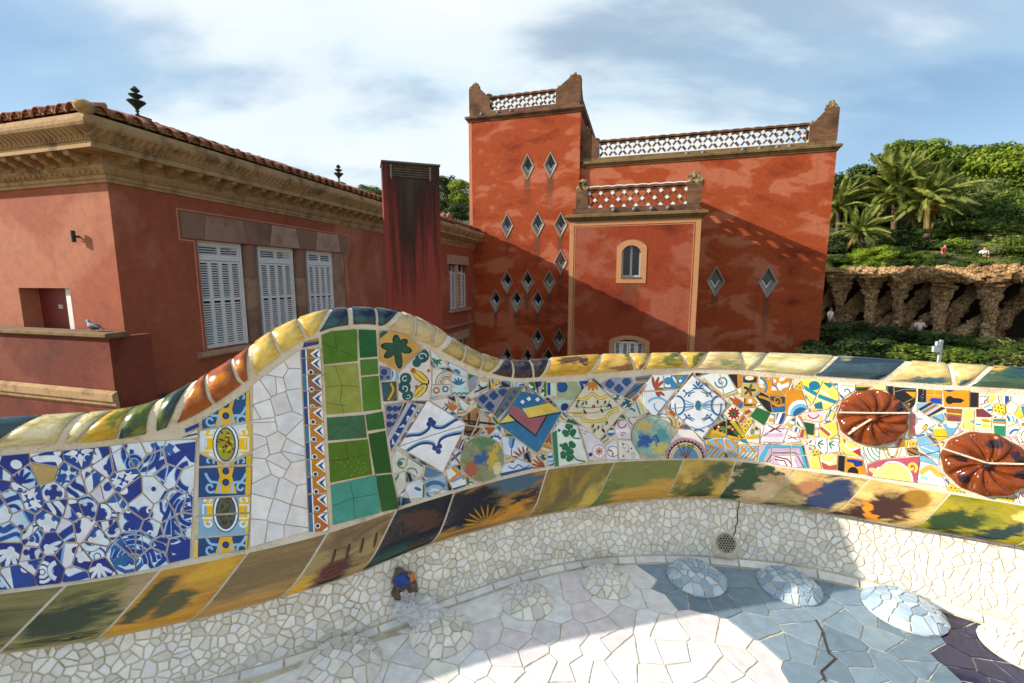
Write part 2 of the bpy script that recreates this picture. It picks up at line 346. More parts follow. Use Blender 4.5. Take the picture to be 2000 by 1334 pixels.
# ------------------------------------------------------------------ 2-D tools
def area(p): return .5*sum(p[i][0]*p[(i+1) % len(p)][1]-p[(i+1) % len(p)][0]*p[i][1] for i in range(len(p)))
def ccw(p): return list(p) if area(p) > 0 else list(p)[::-1]
def cut(p, a, n, d=0.0):
    """keep the side of the line through a with (q-a).n <= -d"""
    out = []; m = len(p)
    D = [(q[0]-a[0])*n[0]+(q[1]-a[1])*n[1]+d for q in p]
    for i in range(m):
        j = (i+1) % m
        if D[i] <= 0: out.append(p[i])
        if (D[i] < 0 < D[j]) or (D[j] < 0 < D[i]):
            f = D[i]/(D[i]-D[j]); out.append((p[i][0]+(p[j][0]-p[i][0])*f, p[i][1]+(p[j][1]-p[i][1])*f))
    return out
def clip(p, q, inset=0.0):
    """convex p inside convex ccw q"""
    for i in range(len(q)):
        a, b = q[i], q[(i+1) % len(q)]; ex, ey = b[0]-a[0], b[1]-a[1]; l = math.hypot(ex, ey)
        if l < 1e-9: continue
        p = cut(p, a, (ey/l, -ex/l), inset)
        if len(p) < 3: return []
    return p
def voronoi(seeds, gap, boxr, rad):
    cells = []; S = np.array(seeds)
    for i, s in enumerate(seeds):
        p = [(s[0]-boxr, s[1]-boxr), (s[0]+boxr, s[1]-boxr), (s[0]+boxr, s[1]+boxr), (s[0]-boxr, s[1]+boxr)]
        d2 = (S[:, 0]-s[0])**2+(S[:, 1]-s[1])**2; near = [j for j in np.argsort(d2)[1:26] if d2[j] < rad*rad]
        for j in near:
            dx, dy = S[j][0]-s[0], S[j][1]-s[1]; l = math.hypot(dx, dy)
            if l < 1e-6: continue
            p = cut(p, ((s[0]+S[j][0])/2, (s[1]+S[j][1])/2), (dx/l, dy/l), gap*(.5+rnd.random()*.35))
            if len(p) < 3: break
        cells.append(p)
    return cells
def shatter(cells, prob, gap, amin):
    """some fragments are cracked once more across"""
    out = []
    for s, c in cells:
        if len(c) > 2 and rnd.random() < prob and abs(area(c)) > amin:
            cx_, cy_ = sum(p[0] for p in c)/len(c), sum(p[1] for p in c)/len(c); w = max(p[0] for p in c)-min(p[0] for p in c); a = rnd.uniform(0, 6.283); n = (math.cos(a), math.sin(a)); o = (cx_+rnd.uniform(-.12, .12)*w, cy_+rnd.uniform(-.12, .12)*w)
            for q in (cut(c, o, n, gap*.5), cut(c, o, (-n[0], -n[1]), gap*.5)):
                if len(q) > 2: out.append((s, q))
        else: out.append((s, c))
    return out
def scatter(n, fn, rmin):
    pts = []; tries = 0
    while len(pts) < n and tries < n*60:
        tries += 1; q = fn()
        if q is None: continue
        if all((q[0]-p[0])**2+(q[1]-p[1])**2 > rmin*rmin for p in pts): pts.append(q)
    return pts
def clean(p, eps):
    out = []
    for q in p:
        if not out or math.hypot(q[0]-out[-1][0], q[1]-out[-1][1]) > eps: out.append(q)
    if len(out) > 2 and math.hypot(out[0][0]-out[-1][0], out[0][1]-out[-1][1]) < eps: out.pop()
    return out
# prints: lists of (colour, [convex polygons])
def disc(c, r, col, n=12, ry=None, ang=0):
    ry = ry or r; ca, sa = math.cos(ang), math.sin(ang); P = []
    for k in range(n):
        x, y = r*math.cos(2*math.pi*k/n), ry*math.sin(2*math.pi*k/n); P.append((c[0]+x*ca-y*sa, c[1]+x*sa+y*ca))
    return (col, [P])
def stroke(pts, w, col, taper=None):
    n = len(pts); Lf = []; Rt = []
    for i, p in enumerate(pts):
        a = pts[max(i-1, 0)]; b = pts[min(i+1, n-1)]; dx, dy = b[0]-a[0], b[1]-a[1]; l = math.hypot(dx, dy) or 1
        h = w/2
        if taper: h *= (1 - (1-taper)*i/(n-1))
        Lf.append((p[0]-dy/l*h, p[1]+dx/l*h)); Rt.append((p[0]+dy/l*h, p[1]-dx/l*h))
    return (col, [[Lf[i], Lf[i+1], Rt[i+1], Rt[i]] for i in range(n-1)])
def arc(c, r, a0, a1, w, col, n=10, ry=None, taper=None):
    ry = ry or r
    return stroke([(c[0]+r*math.cos(R_(a0+(a1-a0)*k/n)), c[1]+ry*math.sin(R_(a0+(a1-a0)*k/n))) for k in range(n+1)], w, col, taper)
def spiral(c, r0, r1, a0, a1, w, col, n=16):
    return stroke([(c[0]+(r0+(r1-r0)*k/n)*math.cos(R_(a0+(a1-a0)*k/n)), c[1]+(r0+(r1-r0)*k/n)*math.sin(R_(a0+(a1-a0)*k/n))) for k in range(n+1)], w, col)
def petal(c, ang, l, w, col, r0=0):
    a = R_(ang); return disc((c[0]+(r0+l/2)*math.cos(a), c[1]+(r0+l/2)*math.sin(a)), l/2, col, 10, w/2, a)
def poly(pts, col):
    pts = ccw(pts); conv = all(((pts[(i+1) % len(pts)][0]-pts[i][0])*(pts[(i+2) % len(pts)][1]-pts[(i+1) % len(pts)][1])-(pts[(i+1) % len(pts)][1]-pts[i][1])*(pts[(i+2) % len(pts)][0]-pts[(i+1) % len(pts)][0])) >= -1e-9 for i in range(len(pts)))
    if conv: return (col, [pts])
    tr = tessellate_polygon([[Vector((p[0], p[1], 0)) for p in pts]]); return (col, [[pts[i] for i in t] for t in tr])
def smoothpath(p, n=5):
    out = []
    for i in range(len(p)-1):
        a = p[max(i-1, 0)]; b = p[i]; c = p[i+1]; d = p[min(i+2, len(p)-1)]
        for k in range(n):
            t = k/n; out.append(tuple(.5*((2*b[j])+(-a[j]+c[j])*t+(2*a[j]-5*b[j]+4*c[j]-d[j])*t*t+(-a[j]+3*b[j]-3*c[j]+d[j])*t**3) for j in (0, 1)))
    out.append(p[-1]); return out
def moved(shapes, c, ang=0, s=1.0, flip=False):
    ca, sa = math.cos(R_(ang)), math.sin(R_(ang)); o = []
    for col, ps in shapes: o.append((col, [[(c[0]+((-x if flip else x)*ca-y*sa)*s, c[1]+((-x if flip else x)*sa+y*ca)*s) for x, y in p] for p in ps]))
    return o
CHIP_SIDE = plain('tile_biscuit', (176, 150, 118), .9)
def tile(name, pts, base, shapes=(), h=.0035, tilt=.012, parent=None, castf=None, mats=None, rough=.16, lift_lv=.00003, plane=None, collect=None, inset=.0006, label=None):
    """pts: outline as sight-line columns/rows; becomes one flat fragment bedded on the surface"""
    pts = clean(ccw(pts), .8)
    if len(pts) < 3 or abs(area(pts)) < 12: return None
    if plane is None:
        hits = [(castf or cast)(u, v) for u, v in pts]
        if any(x[0] is None for x in hits): return None
        P3 = [x[0] for x in hits]; cen = sum(P3, Vector())/len(P3)
        nrm = Vector()
        for a, b in zip(P3, P3[1:]+P3[:1]): nrm += (a-cen).cross(b-cen)
        if nrm.length < 1e-9: return None
        nrm.normalize()
        if nrm.dot(EYEV-cen) < 0: nrm = -nrm
        nrm = (nrm + Vector((rnd.uniform(-1, 1), rnd.uniform(-1, 1), rnd.uniform(-1, 1)))*tilt).normalized()
        cu, cv = sum(p[0] for p in pts)/len(pts), sum(p[1] for p in pts)/len(pts); ch = (castf or cast)(cu, cv)[0]
        dev = max([(p-cen).dot(nrm) for p in P3] + ([(ch-cen).dot(nrm)] if ch else [])); low = min((p-cen).dot(nrm) for p in P3)
        if dev > .03: return None
        org = cen + nrm*(dev+h-.0015)
    else: org, nrm, low, dev = plane[0], plane[1], 0, 0
    ex = Vector((0, 0, 1)).cross(nrm)
    if ex.length < .1: ex = Vector((1, 0, 0))
    ex.normalize(); ey = nrm.cross(ex)
    def to2(q):
        w = ray(q[0], q[1]); t = (org-EYEV).dot(nrm)/w.dot(nrm); d = EYEV+w*t-org; return (d.dot(ex), d.dot(ey))
    T = ccw([to2(p) for p in pts]); ins = clip(T, T, inset)
    if len(ins) < 3 or abs(area(ins)) < 4e-6: return None
    ins = clean(ins, .0002)
    M = Matrix((ex, ey, nrm)).transposed().to_4x4(); M.translation = org
    mb = collect or MB(); slots = getattr(mb, 'slots', None)
    if slots is None: slots = mb.slots = []
    def sl_(m):
        if m not in slots: slots.append(m)
        return slots.index(m)
    X = (lambda v: M @ Vector(v)) if collect is not None else (lambda v: v)
    bi = sl_(mats or glz(base, rough)); depth = -(dev-low+h+.003)
    n = len(ins); top = [X((p[0], p[1], 0)) for p in ins]
    # bevel ring
    rim = []
    for i, p in enumerate(ins):
        cx_, cy_ = 0, 0; a = ins[i-1]; b = ins[(i+1) % n]; d1 = (p[0]-a[0], p[1]-a[1]); d2 = (b[0]-p[0], b[1]-p[1]); l1 = math.hypot(*d1) or 1; l2 = math.hypot(*d2) or 1
        nx, ny = d1[1]/l1+d2[1]/l2, -d1[0]/l1-d2[0]/l2; l = math.hypot(nx, ny) or 1; rim.append((p[0]+nx/l*.0006, p[1]+ny/l*.0006))
    mb.add(top, [tuple(range(n))], bi)
    mb.add(top + [X((p[0], p[1], -.0005)) for p in rim], [(n+i, n+(i+1) % n, (i+1) % n, i) for i in range(n)], bi)
    mb.add([X((p[0], p[1], -.0005)) for p in rim] + [X((p[0], p[1], depth)) for p in rim], [(n+i, n+(i+1) % n, (i+1) % n, i) for i in range(n)], sl_(CHIP_SIDE))
    lv = 1
    for col, ps in shapes:
        ok = False; mi = None
        for p in ps:
            q = clip(ccw([to2(x) for x in p]), ins)
            q = clean(q, .00008)
            if len(q) >= 3 and abs(area(q)) > 4e-8:
                if mi is None: mi = sl_(glz(col) if not hasattr(col, 'node_tree') else col)
                mb.add([X((a, b, lv*lift_lv)) for a, b in q], [tuple(range(len(q)))], mi); ok = True
        lv += 1 if ok else 0
    if collect is not None: return True
    return mb.build(name, slots, parent or bench, M, label=label)
# ------------------------------------------------------------------ mosaic panel of the bench back
WHT, LIL = (214, 214, 220), (200, 200, 214)
NAVY, COB, MID, SKY = (14, 66, 160), (26, 92, 182), (40, 116, 190), (136, 186, 220)
GRN, DGR, TEAL = (44, 112, 62), (24, 84, 46), (38, 98, 96)
ORG, YEL, PYEL, BRN, BLK, RED, PNK, CRM = (218, 142, 48), (228, 196, 70), (232, 214, 130), (150, 88, 44), (26, 24, 28), (168, 44, 38), (186, 98, 110), (222, 210, 186)
# --- blue and white panel
def halo(shapes, grow=2.6, col=SKY):
    out = []
    return out
def scroll_print(c, s, ang, seed):
    """cobalt scrollwork of one broken plate, in local units of about 50"""
    r = random.Random(seed); P = []; blue = r.choice([NAVY, COB, (12, 56, 150), (22, 84, 176)]); kind = r.choice('abcdef')
    def both(kind_, *a, w=9, **k):
        w *= 1.35
        P.append(kind_(*a, w+5, (150, 190, 226), **k)); P.append(kind_(*a, w, blue, **k))
    if kind == 'a':      # concentric arcs
        both(arc, (0, 22), 18, 150, 400, w=8); both(arc, (0, 22), 36, 160, 380, w=8); P.append(disc((0, 22), 9, blue)); both(arc, (0, -36), 30, 20, 170, w=12)
    elif kind == 'b':    # quatrefoil
        for a in (45, 135, 225, 315):
            P.append(disc((20*math.cos(R_(a)), 20*math.sin(R_(a))), 19, (150, 190, 226)))
        P.append(disc((0, 0), 20, blue))
        for a in (45, 135, 225, 315): P.append(disc((20*math.cos(R_(a)), 20*math.sin(R_(a))), 16, blue))
        for a in (0, 90, 180, 270): P.append(arc((28*math.cos(R_(a)), 28*math.sin(R_(a))), 7, a+100, a+300, 4, (196, 212, 232)))
        both(arc, (0, 0), 52, 0, 360, w=6)
    elif kind == 'c':    # pointed leaves
        for k in range(5):
            a = -60+k*32; P.append(petal((0, 0), a, 62, 20, (150, 190, 226))); 
        for k in range(5):
            a = -60+k*32; P.append(petal((0, 0), a, 58, 14, blue))
        P.append(disc((0, 0), 12, blue)); both(arc, (0, 0), 66, -90, 120, w=9)
    elif kind == 'd':    # thick wave
        both(stroke, smoothpath([(-60, 10), (-30, 26), (0, 6), (26, -16), (60, -2)]), w=16); both(stroke, smoothpath([(-60, -30), (-26, -16), (4, -34), (30, -52)]), w=11)
        P.append(disc((-14, 44), 13, blue)); P.append(disc((38, 32), 16, (150, 190, 226))); P.append(disc((38, 32), 12, blue))
    elif kind == 'e':    # star spikes
        for k in range(4):
            a = R_(20+k*90); q = R_(20+k*90+45)
            P.append(poly([(0, 0), (26*math.cos(a-.5), 26*math.sin(a-.5)), (64*math.cos(a), 64*math.sin(a)), (26*math.cos(a+.5), 26*math.sin(a+.5))], blue))
            P.append(arc((40*math.cos(q), 40*math.sin(q)), 15, math.degrees(q)+90, math.degrees(q)+270, 6, blue))
        P.append(disc((0, 0), 8, WHT))
    else:                # plain field with a rim
        P.append(poly([(-70, -70), (70, -70), (70, -8), (-70, -20)], (120, 174, 220))); P.append(poly([(-70, -70), (70, -70), (70, -16), (-70, -28)], blue)); P.append(disc((12, 28), 14, blue, 9, 18))
    P = moved(P, c, ang, s); inv = r.random() < .62
    if inv: P = [((rnd.choice([(214, 220, 232), (206, 216, 232)]) if col == blue else ((60, 112, 190) if col == (150, 190, 226) else blue)), q) for col, q in P]
    return P, (blue if inv else None)
bt = curve([(-80, 897), (-20, 892), (65, 884), (127, 879), (180, 874), (305, 861), (345, 859), (383, 858)]); bb = curve([(-80, 1163), (-20, 1156), (127, 1139), (312, 1108), (378, 1091), (390, 1089)])
def right_edge(v): return 383 - (v-858)*.05
seeds = [(20,905),(95,900),(152,890),(205,905),(92,918),(45,940),(130,930),(200,960),(60,975),(28,985),(150,950),(105,965),(180,940),(170,990),(145,1000),(110,990),(40,1015),(95,1020),(65,1045),(20,1040),(130,1035),(160,1030),(100,1060),(20,1080),(60,1090),(100,1110),(30,1130),(130,1085),(160,1095),(190,1050),(215,1030),(150,1125),(195,1110),(185,1075),(225,985),(210,1000),(240,940),(255,960),(232,900),(270,880),(290,870),(300,900),(345,890),(330,930),(365,945),(275,985),(300,960),(320,1000),(350,980),(300,1040),(335,1030),(365,1020),(280,1060),(250,1060),(300,1085),(345,1070),(230,1085),(370,985),(250,1020),(310,1062),(0,930),(5,1000),(-30,1040),(-30,960),(-30,1100),(0,1150),(-35,910)]
blue_cells = []
for (sx_, sy_), c in shatter(list(zip(seeds, voronoi(seeds, 1.9, 60, 120))), .35, 1.0, 500):
    if len(c) < 3: continue
    for x in (sx_-25, sx_, sx_+25):
        s1 = (bt(x+4)-bt(x-4))/8; c = cut(c, (x, bt(x)+1), (s1/math.hypot(s1, 1), -1/math.hypot(s1, 1)))
        if len(c) < 3: break
        s1 = (bb(x+4)-bb(x-4))/8; c = cut(c, (x, bb(x)-1), (-s1/math.hypot(s1, 1), 1/math.hypot(s1, 1)))
        if len(c) < 3: break
    if len(c) >= 3: c = cut(c, (right_edge(sy_), sy_), (1, .05))
    if len(c) >= 3: blue_cells.append(((sx_, sy_), c))
BIG = []   # the large plate on the right keeps its drawing across the cracks
def bigprint():
    P = []; b = (14, 68, 162); hw = (146, 190, 228)
    def ring(c, r, a0, a1, w): P.append(arc(c, r, a0, a1, w+4, hw, 16)); P.append(arc(c, r, a0, a1, w, b, 16))
    ring((275, 884), 34, -20, 210, 9); ring((275, 884), 18, 0, 200, 7)
    P.append(poly([(300, 905), (352, 880), (340, 868), (384, 862), (384, 905), (372, 902), (362, 890), (330, 925), (318, 950)], b))
    P.append(poly([(296, 925), (330, 906), (324, 945)], hw)); P.append(poly([(302, 926), (326, 912), (321, 938)], b))
    ring((262, 905), 14, 0, 360, 6); P.append(disc((262, 905), 8, MID))
    ring((372, 1000), 24, 90, 270, 8); P.append(disc((368, 1000), 12, b)); ring((372, 1000), 42, 110, 250, 9)
    ring((372, 930), 26, 100, 260, 9)
    for a in (45, 135, 225, 315): P.append(disc((270+20*math.cos(R_(a)), 1018+20*math.sin(R_(a))), 17, hw))
    for a in (45, 135, 225, 315): P.append(disc((270+20*math.cos(R_(a)), 1018+20*math.sin(R_(a))), 15, b))
    P.append(disc((270, 1018), 18, b)); P.append(disc((262, 1040), 15, b))
    for x, y, a in ((252, 996, 20), (292, 998, 110), (250, 1036, 300), (292, 1042, 200)): P.append(spiral((x, y), 3, 8, a, a+250, 4, WHT))
    ring((262, 1098), 22, 180, 370, 8); ring((262, 1098), 40, 190, 360, 8); ring((262, 1098), 58, 200, 350, 6)
    P.append(poly([(318, 1010), (338, 968), (342, 1060), (302, 1062)], b)); P.append(poly([(324, 1020), (334, 996), (336, 1048), (316, 1050)], hw)); P.append(poly([(326, 1026), (333, 1006), (334, 1044), (322, 1045)], b))
    P.append(poly([(300, 1070), (345, 1062), (372, 1050), (372, 1090), (330, 1104), (322, 1090), (345, 1082)], b))
    P.append(stroke(smoothpath([(228, 1060), (252, 1074), (290, 1076), (320, 1060)]), 7, b)); P.append(stroke(smoothpath([(232, 1000), (228, 1030), (236, 1052)]), 6, b))
    P.append(petal((225, 1075), -50, 30, 14, MID)); P.append(petal((222, 1100), -20, 34, 18, (30, 120, 180))); P.append(poly([(183, 1100), (200, 1062), (206, 1120), (186, 1126)], (30, 120, 180)))
    return P
BIGP = []
for q_, (x_, y_) in enumerate(((318, 884), (300, 955), (352, 1035), (238, 955), (330, 1085), (230, 890), (345, 985), (250, 1085))): BIGP += [(c_ if c_ != NAVY else (14, 68, 162), p_) for c_, p_ in scroll_print((x_, y_), .62, q_*50, q_*17+2)[0] if c_ not in ((214, 220, 232), (206, 216, 232))]
BIGP += bigprint(); STY = {'sand': [(92, 918)], 'plainblue': [(145, 1000)]}
for k, ((sx_, sy_), c) in enumerate(blue_cells):
    # ragged fragments: split a few again
    if (sx_, sy_) == (92, 918): tile('blue_tile', c, (196, 166, 112), label='plain sand coloured fragment'); continue
    big = sx_ > 222 and sy_ > 850 and not (225 < sx_ < 262 and 925 < sy_ < 1005)
    base = rnd.choice([(208, 212, 226), (216, 216, 224), (186, 206, 230), LIL])
    pr, bb_ = (BIGP, None) if big else scroll_print((sx_+rnd.uniform(-9, 9), sy_+rnd.uniform(-9, 9)), rnd.uniform(.46, .68), rnd.uniform(0, 360), k*13+5)
    tile('blue_tile', c, (206, 216, 230) if big else (bb_ or base), pr)
# --- narrow blue and yellow strip
def quad(a, b, c, d): return [a, b, c, d]
sb, sy2, slt = (26, 84, 146), (226, 186, 60), (150, 190, 222)
def strip_print(cy, kind):
    P = [poly([(376, cy-40), (388, cy-42), (386, cy+44), (372, cy+44)], (224, 200, 110)), poly([(482, cy-60), (500, cy-60), (500, cy+50), (478, cy+50)], (224, 188, 60))]
    cx_ = 441
    if kind == 'oval':
        for s in (-1, 1):
            P.append(stroke([(cx_+s*40, cy-26), (cx_+s*32, cy-20), (cx_+s*30, cy+4), (cx_+s*40, cy+20)], 13, (240, 196, 40)))
            P.append(spiral((cx_+s*33, cy-24), 3, 9, 90, 90+s*300, 4, (222, 230, 238))); P.append(spiral((cx_+s*33, cy+22), 3, 9, -90, -90-s*300, 4, (222, 230, 238)))
            P.append(stroke([(cx_+s*26, cy-14), (cx_+s*44, cy-14), (cx_+s*44, cy+12), (cx_+s*26, cy+12)], 4, (222, 230, 238)))
        P += [disc((cx_, cy), 40, (10, 40, 90), 18, 26, R_(90)), disc((cx_, cy), 38, (226, 230, 236), 18, 24, R_(90)), disc((cx_, cy), 34, sb, 18, 20, R_(90)), disc((cx_, cy), 31, (176, 176, 62) if cy < 950 else (98, 104, 88), 18, 17, R_(90))]
        r = random.Random(int(cy))
        for k in range(26):
            a, q = r.uniform(0, 6.28), r.uniform(0, 1)**.5; P.append(petal((cx_+13*q*math.cos(a), cy+26*q*math.sin(a)), r.uniform(0, 360), 8, 3.4, (120, 48, 30) if cy < 950 and k % 4 else ((214, 208, 96) if cy < 950 else (66, 66, 54))))
    else:
        P.append(poly([(cx_-20, cy-34), (cx_+20, cy-34), (cx_+12, cy), (cx_+22, cy+34), (cx_-22, cy+34), (cx_-12, cy)], (226, 184, 70)))
        for s in (-1, 1):
            P.append(stroke(smoothpath([(cx_+s*12, cy+34), (cx_+s*14, cy+14), (cx_+s*30, cy+10), (cx_+s*40, cy-6)]), 5, slt)); P.append(spiral((cx_+s*30, cy+22), 3, 11, 0, s*320, 4.5, slt)); P.append(spiral((cx_+s*32, cy-24), 2, 9, 90, 90-s*300, 4, slt))
        P += [disc((cx_, cy-10), 7, (16, 46, 100)), disc((cx_, cy-10), 5, (30, 80, 150)), disc((cx_, cy+12), 7, (16, 46, 100)), disc((cx_, cy+12), 5, (30, 80, 150))]
    return P
for pts, cy, kd, bs in (([(394, 822), (487, 762), (489, 822), (395, 838)], 800, 'block', (28, 90, 150)), ([(390, 842), (490, 826), (492, 880), (441, 903), (389, 882)], 868, 'oval', (200, 214, 230)),
                        ([(389, 887), (439, 908), (388, 911)], 925, 'block', sb), ([(445, 908), (492, 886), (491, 907)], 925, 'block', sb), ([(388, 915), (491, 911), (490, 966), (387, 972)], 930, 'block', sb),
                        ([(386, 975), (490, 969), (488, 1000), (384, 1006)], 1000, 'oval', (140, 180, 212)), ([(384, 1009), (488, 1003), (485, 1042), (380, 1050)], 1000, 'oval', (140, 180, 212)),
                        ([(380, 1053), (485, 1045), (483, 1073), (376, 1090)], 1052, 'block', sb)):
    tile('border_tile', pts, bs, strip_print(cy, kd), tilt=.004)
tile('border_tile', [(345, 862), (386, 838), (386, 856), (370, 857)], (210, 206, 190), [stroke([(340, 858), (390, 846)], 4, sb), stroke([(340, 866), (390, 854)], 3, YEL)])
tile('border_tile', [(360, 838), (388, 826), (388, 834), (362, 846)], NAVY)
# --- plain white column
ws = [(505,770),(540,720),(575,700),(535,750),(575,740),(515,800),(550,790),(580,780),(520,835),(560,825),(585,850),(510,870),(535,865),(570,880),(505,920),(545,905),(580,925),(520,950),(560,960),(590,970),(510,990),(545,1000),(580,1010),(505,1040),(535,1045),(575,1045)]
wreg = [(493, 762), (590, 684), (596, 800), (601, 1036), (487, 1068), (494, 880)]
for s, c in shatter(list(zip(ws, voronoi(ws, 1.0, 60, 110))), .3, .9, 700):
    for k, (a, b) in enumerate((((493, 752), (590, 680)), ((586, 684), (603, 1036)), ((603, 1037), (487, 1069)))):
        dx, dy = b[0]-a[0], b[1]-a[1]; l = math.hypot(dx, dy); c = cut(c, a, (dy/l, -dx/l)) if c else c
        if len(c) < 3: break
    if len(c) < 3: continue
    lx = 494 if s[1] < 890 else 494-(s[1]-890)*.035
    c = cut(c, (lx, s[1]), (-1, -.02))
    if len(c) >= 3: tile('white_tile', c, rnd.choice([(210, 210, 212), (218, 218, 220), (202, 202, 206), (214, 210, 210), (206, 208, 214)]), tilt=.012)
# --- zigzag border strip
def zig(y0, y1, base, top):
    def lx(y): return 588+(y-680)*.045
    for k, (a, b) in enumerate(zip([y0]+[y0+(y1-y0)*(j+1)/top for j in range(top-1)], [y0+(y1-y0)*(j+1)/top for j in range(top)])):
        P = [poly([(lx(a)-2, a), (lx(a)+8, a), (lx(b)+8, b), (lx(b)-2, b)], (36, 88, 146) if k % 2 == 0 else (74, 140, 178)), poly([(lx(a)+8, a), (lx(a)+10.5, a), (lx(b)+10.5, b), (lx(b)+8, b)], (226, 226, 226))]
        y = y0-8
        while y < y1+10:
            x = lx(y); P.append(poly([(x+40, y), (x+18, y+17), (x+40, y+34)], (226, 226, 226))); P.append(poly([(x+38, y+8), (x+23, y+18), (x+38, y+30), (x+31, y+18)], (30, 92, 150)))
            P += [disc((x+17, y+1), 5.4, (232, 232, 232)), disc((x+17, y+1), 3.6, (26, 60, 110))]; y += 34
        P.append(poly([(lx(a)+37, a), (lx(a)+42, a), (lx(b)+42, b), (lx(b)+37, b)], (202, 140, 74)))
        tile('border_tile', [(lx(a), a+.8), (lx(a)+38, a-1), (lx(b)+38, b-2.4), (lx(b), b-.6)], base, P, tilt=.003, h=.0032)
zig(682, 700, (178, 120, 70), 1); zig(700, 796, (150, 110, 86), 3); zig(797, 965, (206, 140, 62), 5); zig(966, 1040, (200, 116, 64), 2)
tile('border_tile', [(594, 668), (622, 660), (623, 672), (591, 680)], (40, 80, 140), [stroke([(590, 668), (625, 663)], 5, (196, 150, 70))])
# --- green columns
def Z4(x, y): return (600+x/2.78, 580+y/2.78)
cracks = {0: [[(75, 250), (160, 280), (275, 330)], [(160, 280), (150, 200)]], 1: [[(105, 490), (190, 480), (290, 490)], [(150, 375), (190, 480), (180, 560), (200, 635)], [(100, 575), (210, 590)]], 2: [[(110, 770), (215, 690), (320, 760)], [(215, 690), (240, 650)], [(215, 690), (110, 690)]], 3: [[(120, 890), (220, 880), (340, 850)], [(220, 880), (210, 800)]], 4: [[(235, 1010), (250, 1090), (260, 1215)], [(130, 1140), (250, 1090), (385, 1070)]]}
GP = [([(77, 208), (130, 186), (270, 175), (275, 348), (90, 367)], (84, 130, 44)), ([(91, 376), (275, 359), (298, 624), (105, 640)], (160, 168, 84)), ([(106, 656), (311, 641), (325, 765), (112, 781)], (62, 116, 84)), ([(113, 795), (330, 773), (355, 964), (125, 1010)], (84, 128, 36)), ([(127, 1022), (375, 967), (398, 1172), (140, 1240)], (78, 166, 152)),
      ([(279, 176), (374, 180), (382, 324), (286, 332)], (26, 104, 56)), ([(287, 342), (383, 335), (387, 418), (292, 428)], (84, 134, 56)), ([(293, 437), (388, 427), (404, 610), (305, 623)], (88, 138, 52)), ([(317, 640), (411, 622), (424, 714), (328, 728)], (44, 112, 52)), ([(331, 745), (425, 726), (460, 954), (368, 963)], (24, 92, 40)), ([(373, 972), (461, 962), (500, 1148), (405, 1168)], (30, 98, 46))]
for k, (p, c) in enumerate(GP):
    sh = [stroke([Z4(*q) for q in ck], .9, (40, 48, 30)) for ck in cracks.get(k, [])]
    if k == 3: sh += [disc(Z4(150+rnd.random()*190, 860+rnd.random()*110), .9, (176, 186, 140), 6) for _ in range(26)]
    tile('green_tile', [Z4(*q) for q in p], c, sh, tilt=.003)
# --- many-coloured mosaic: the tiles that stand out
def Q(x, y): return (740+x/3.922, 640+y/3.922)
def Z5(x, y): return (1050+x/3.336, 660+y/3.336)
def Z6(x, y): return (1400+x/3.177, 680+y/3.177)
def T(fn, P): return [(c, [[fn(*q) for q in p] for p in ps]) for c, ps in P]
OBS = []
def key(fn, pts, base, P=(), nm='patterned_tile', **kw):
    pp = [fn(*q) for q in pts]; OBS.append(ccw(pp)); return tile(nm, pp, base, T(fn, P), **kw)
db, lb = (24, 74, 140), (128, 176, 212)
P = []
for pts in ([(190, 838), (250, 826), (310, 822), (355, 800), (385, 770), (398, 735)], [(405, 748), (440, 768), (490, 766), (540, 738), (590, 708), (640, 696)], [(190, 965), (240, 930), (300, 896), (355, 884), (405, 890), (432, 912)], [(455, 900), (470, 862), (515, 834), (575, 818), (650, 806)]):
    q = smoothpath(pts); P += [stroke([(x+2, y-14) for x, y in q], 16, lb), stroke(q, 18, db)]
P += [disc(c, 21, db) for c in ((395, 706), (384, 738), (418, 728), (428, 922), (464, 908), (456, 948))]
P.append(stroke([(150, 912), (400, 826), (672, 742)], 4, (50, 46, 44)))
key(Q, [(372, 560), (668, 738), (490, 1106), (155, 912)], (218, 220, 226), P, h=.006, tilt=.004)
key(Q, [(1118, 442), (1400, 648), (1215, 960), (918, 738)], (58, 128, 176), [
    poly([(918, 738), (1000, 655), (1050, 712)], (214, 196, 110)), poly([(1000, 600), (1050, 596), (1150, 688), (1290, 668), (1200, 818), (998, 660)], (176, 104, 116)),
    poly([(1098, 622), (1330, 572), (1392, 640), (1150, 690)], (218, 194, 96)), poly([(1232, 590), (1292, 538), (1332, 572)], (176, 104, 116)), poly([(1040, 590), (1110, 480), (1200, 500), (1292, 540), (1232, 592), (1060, 612)], (50, 118, 172)),
    poly([(1118, 442), (1195, 508), (1085, 486)], (184, 178, 166)), stroke([(1118, 442), (1140, 510)], 10, (110, 106, 104)), stroke([(1118, 442), (1170, 512)], 8, (120, 110, 100)),
    stroke([(998, 664), (1055, 716), (1200, 828), (1292, 664)], 13, BLK), stroke([(918, 738), (1055, 716)], 8, BLK), stroke([(1150, 694), (1392, 654)], 7, (60, 44, 34))] +
    [disc((x+9*math.cos(a), y+9*math.sin(a)), 8, (222, 226, 232), 7) for x, y in ((1100, 568), (1148, 545), (1215, 550)) for a in (0, 1.57, 3.14, 4.71)], h=.0055, tilt=.004)
P = []
for a, l in ((-95, 90), (-35, 92), (15, 112), (82, 160), (140, 118), (185, 118)):
    P += [petal((138, 150), a, l+8, 62, (20, 36, 30)), ]
for a, l in ((-95, 84), (-35, 86), (15, 106), (82, 154), (140, 112), (185, 112)): P.append(petal((138, 150), a, l, 52, (46, 92, 74)))
P += [stroke([(-5, 75), (60, 22)], 30, (52, 96, 88))]
key(Q, [(4, 22), (90, 26), (205, 52), (330, 152), (150, 332), (4, 250)], (206, 164, 100), P)
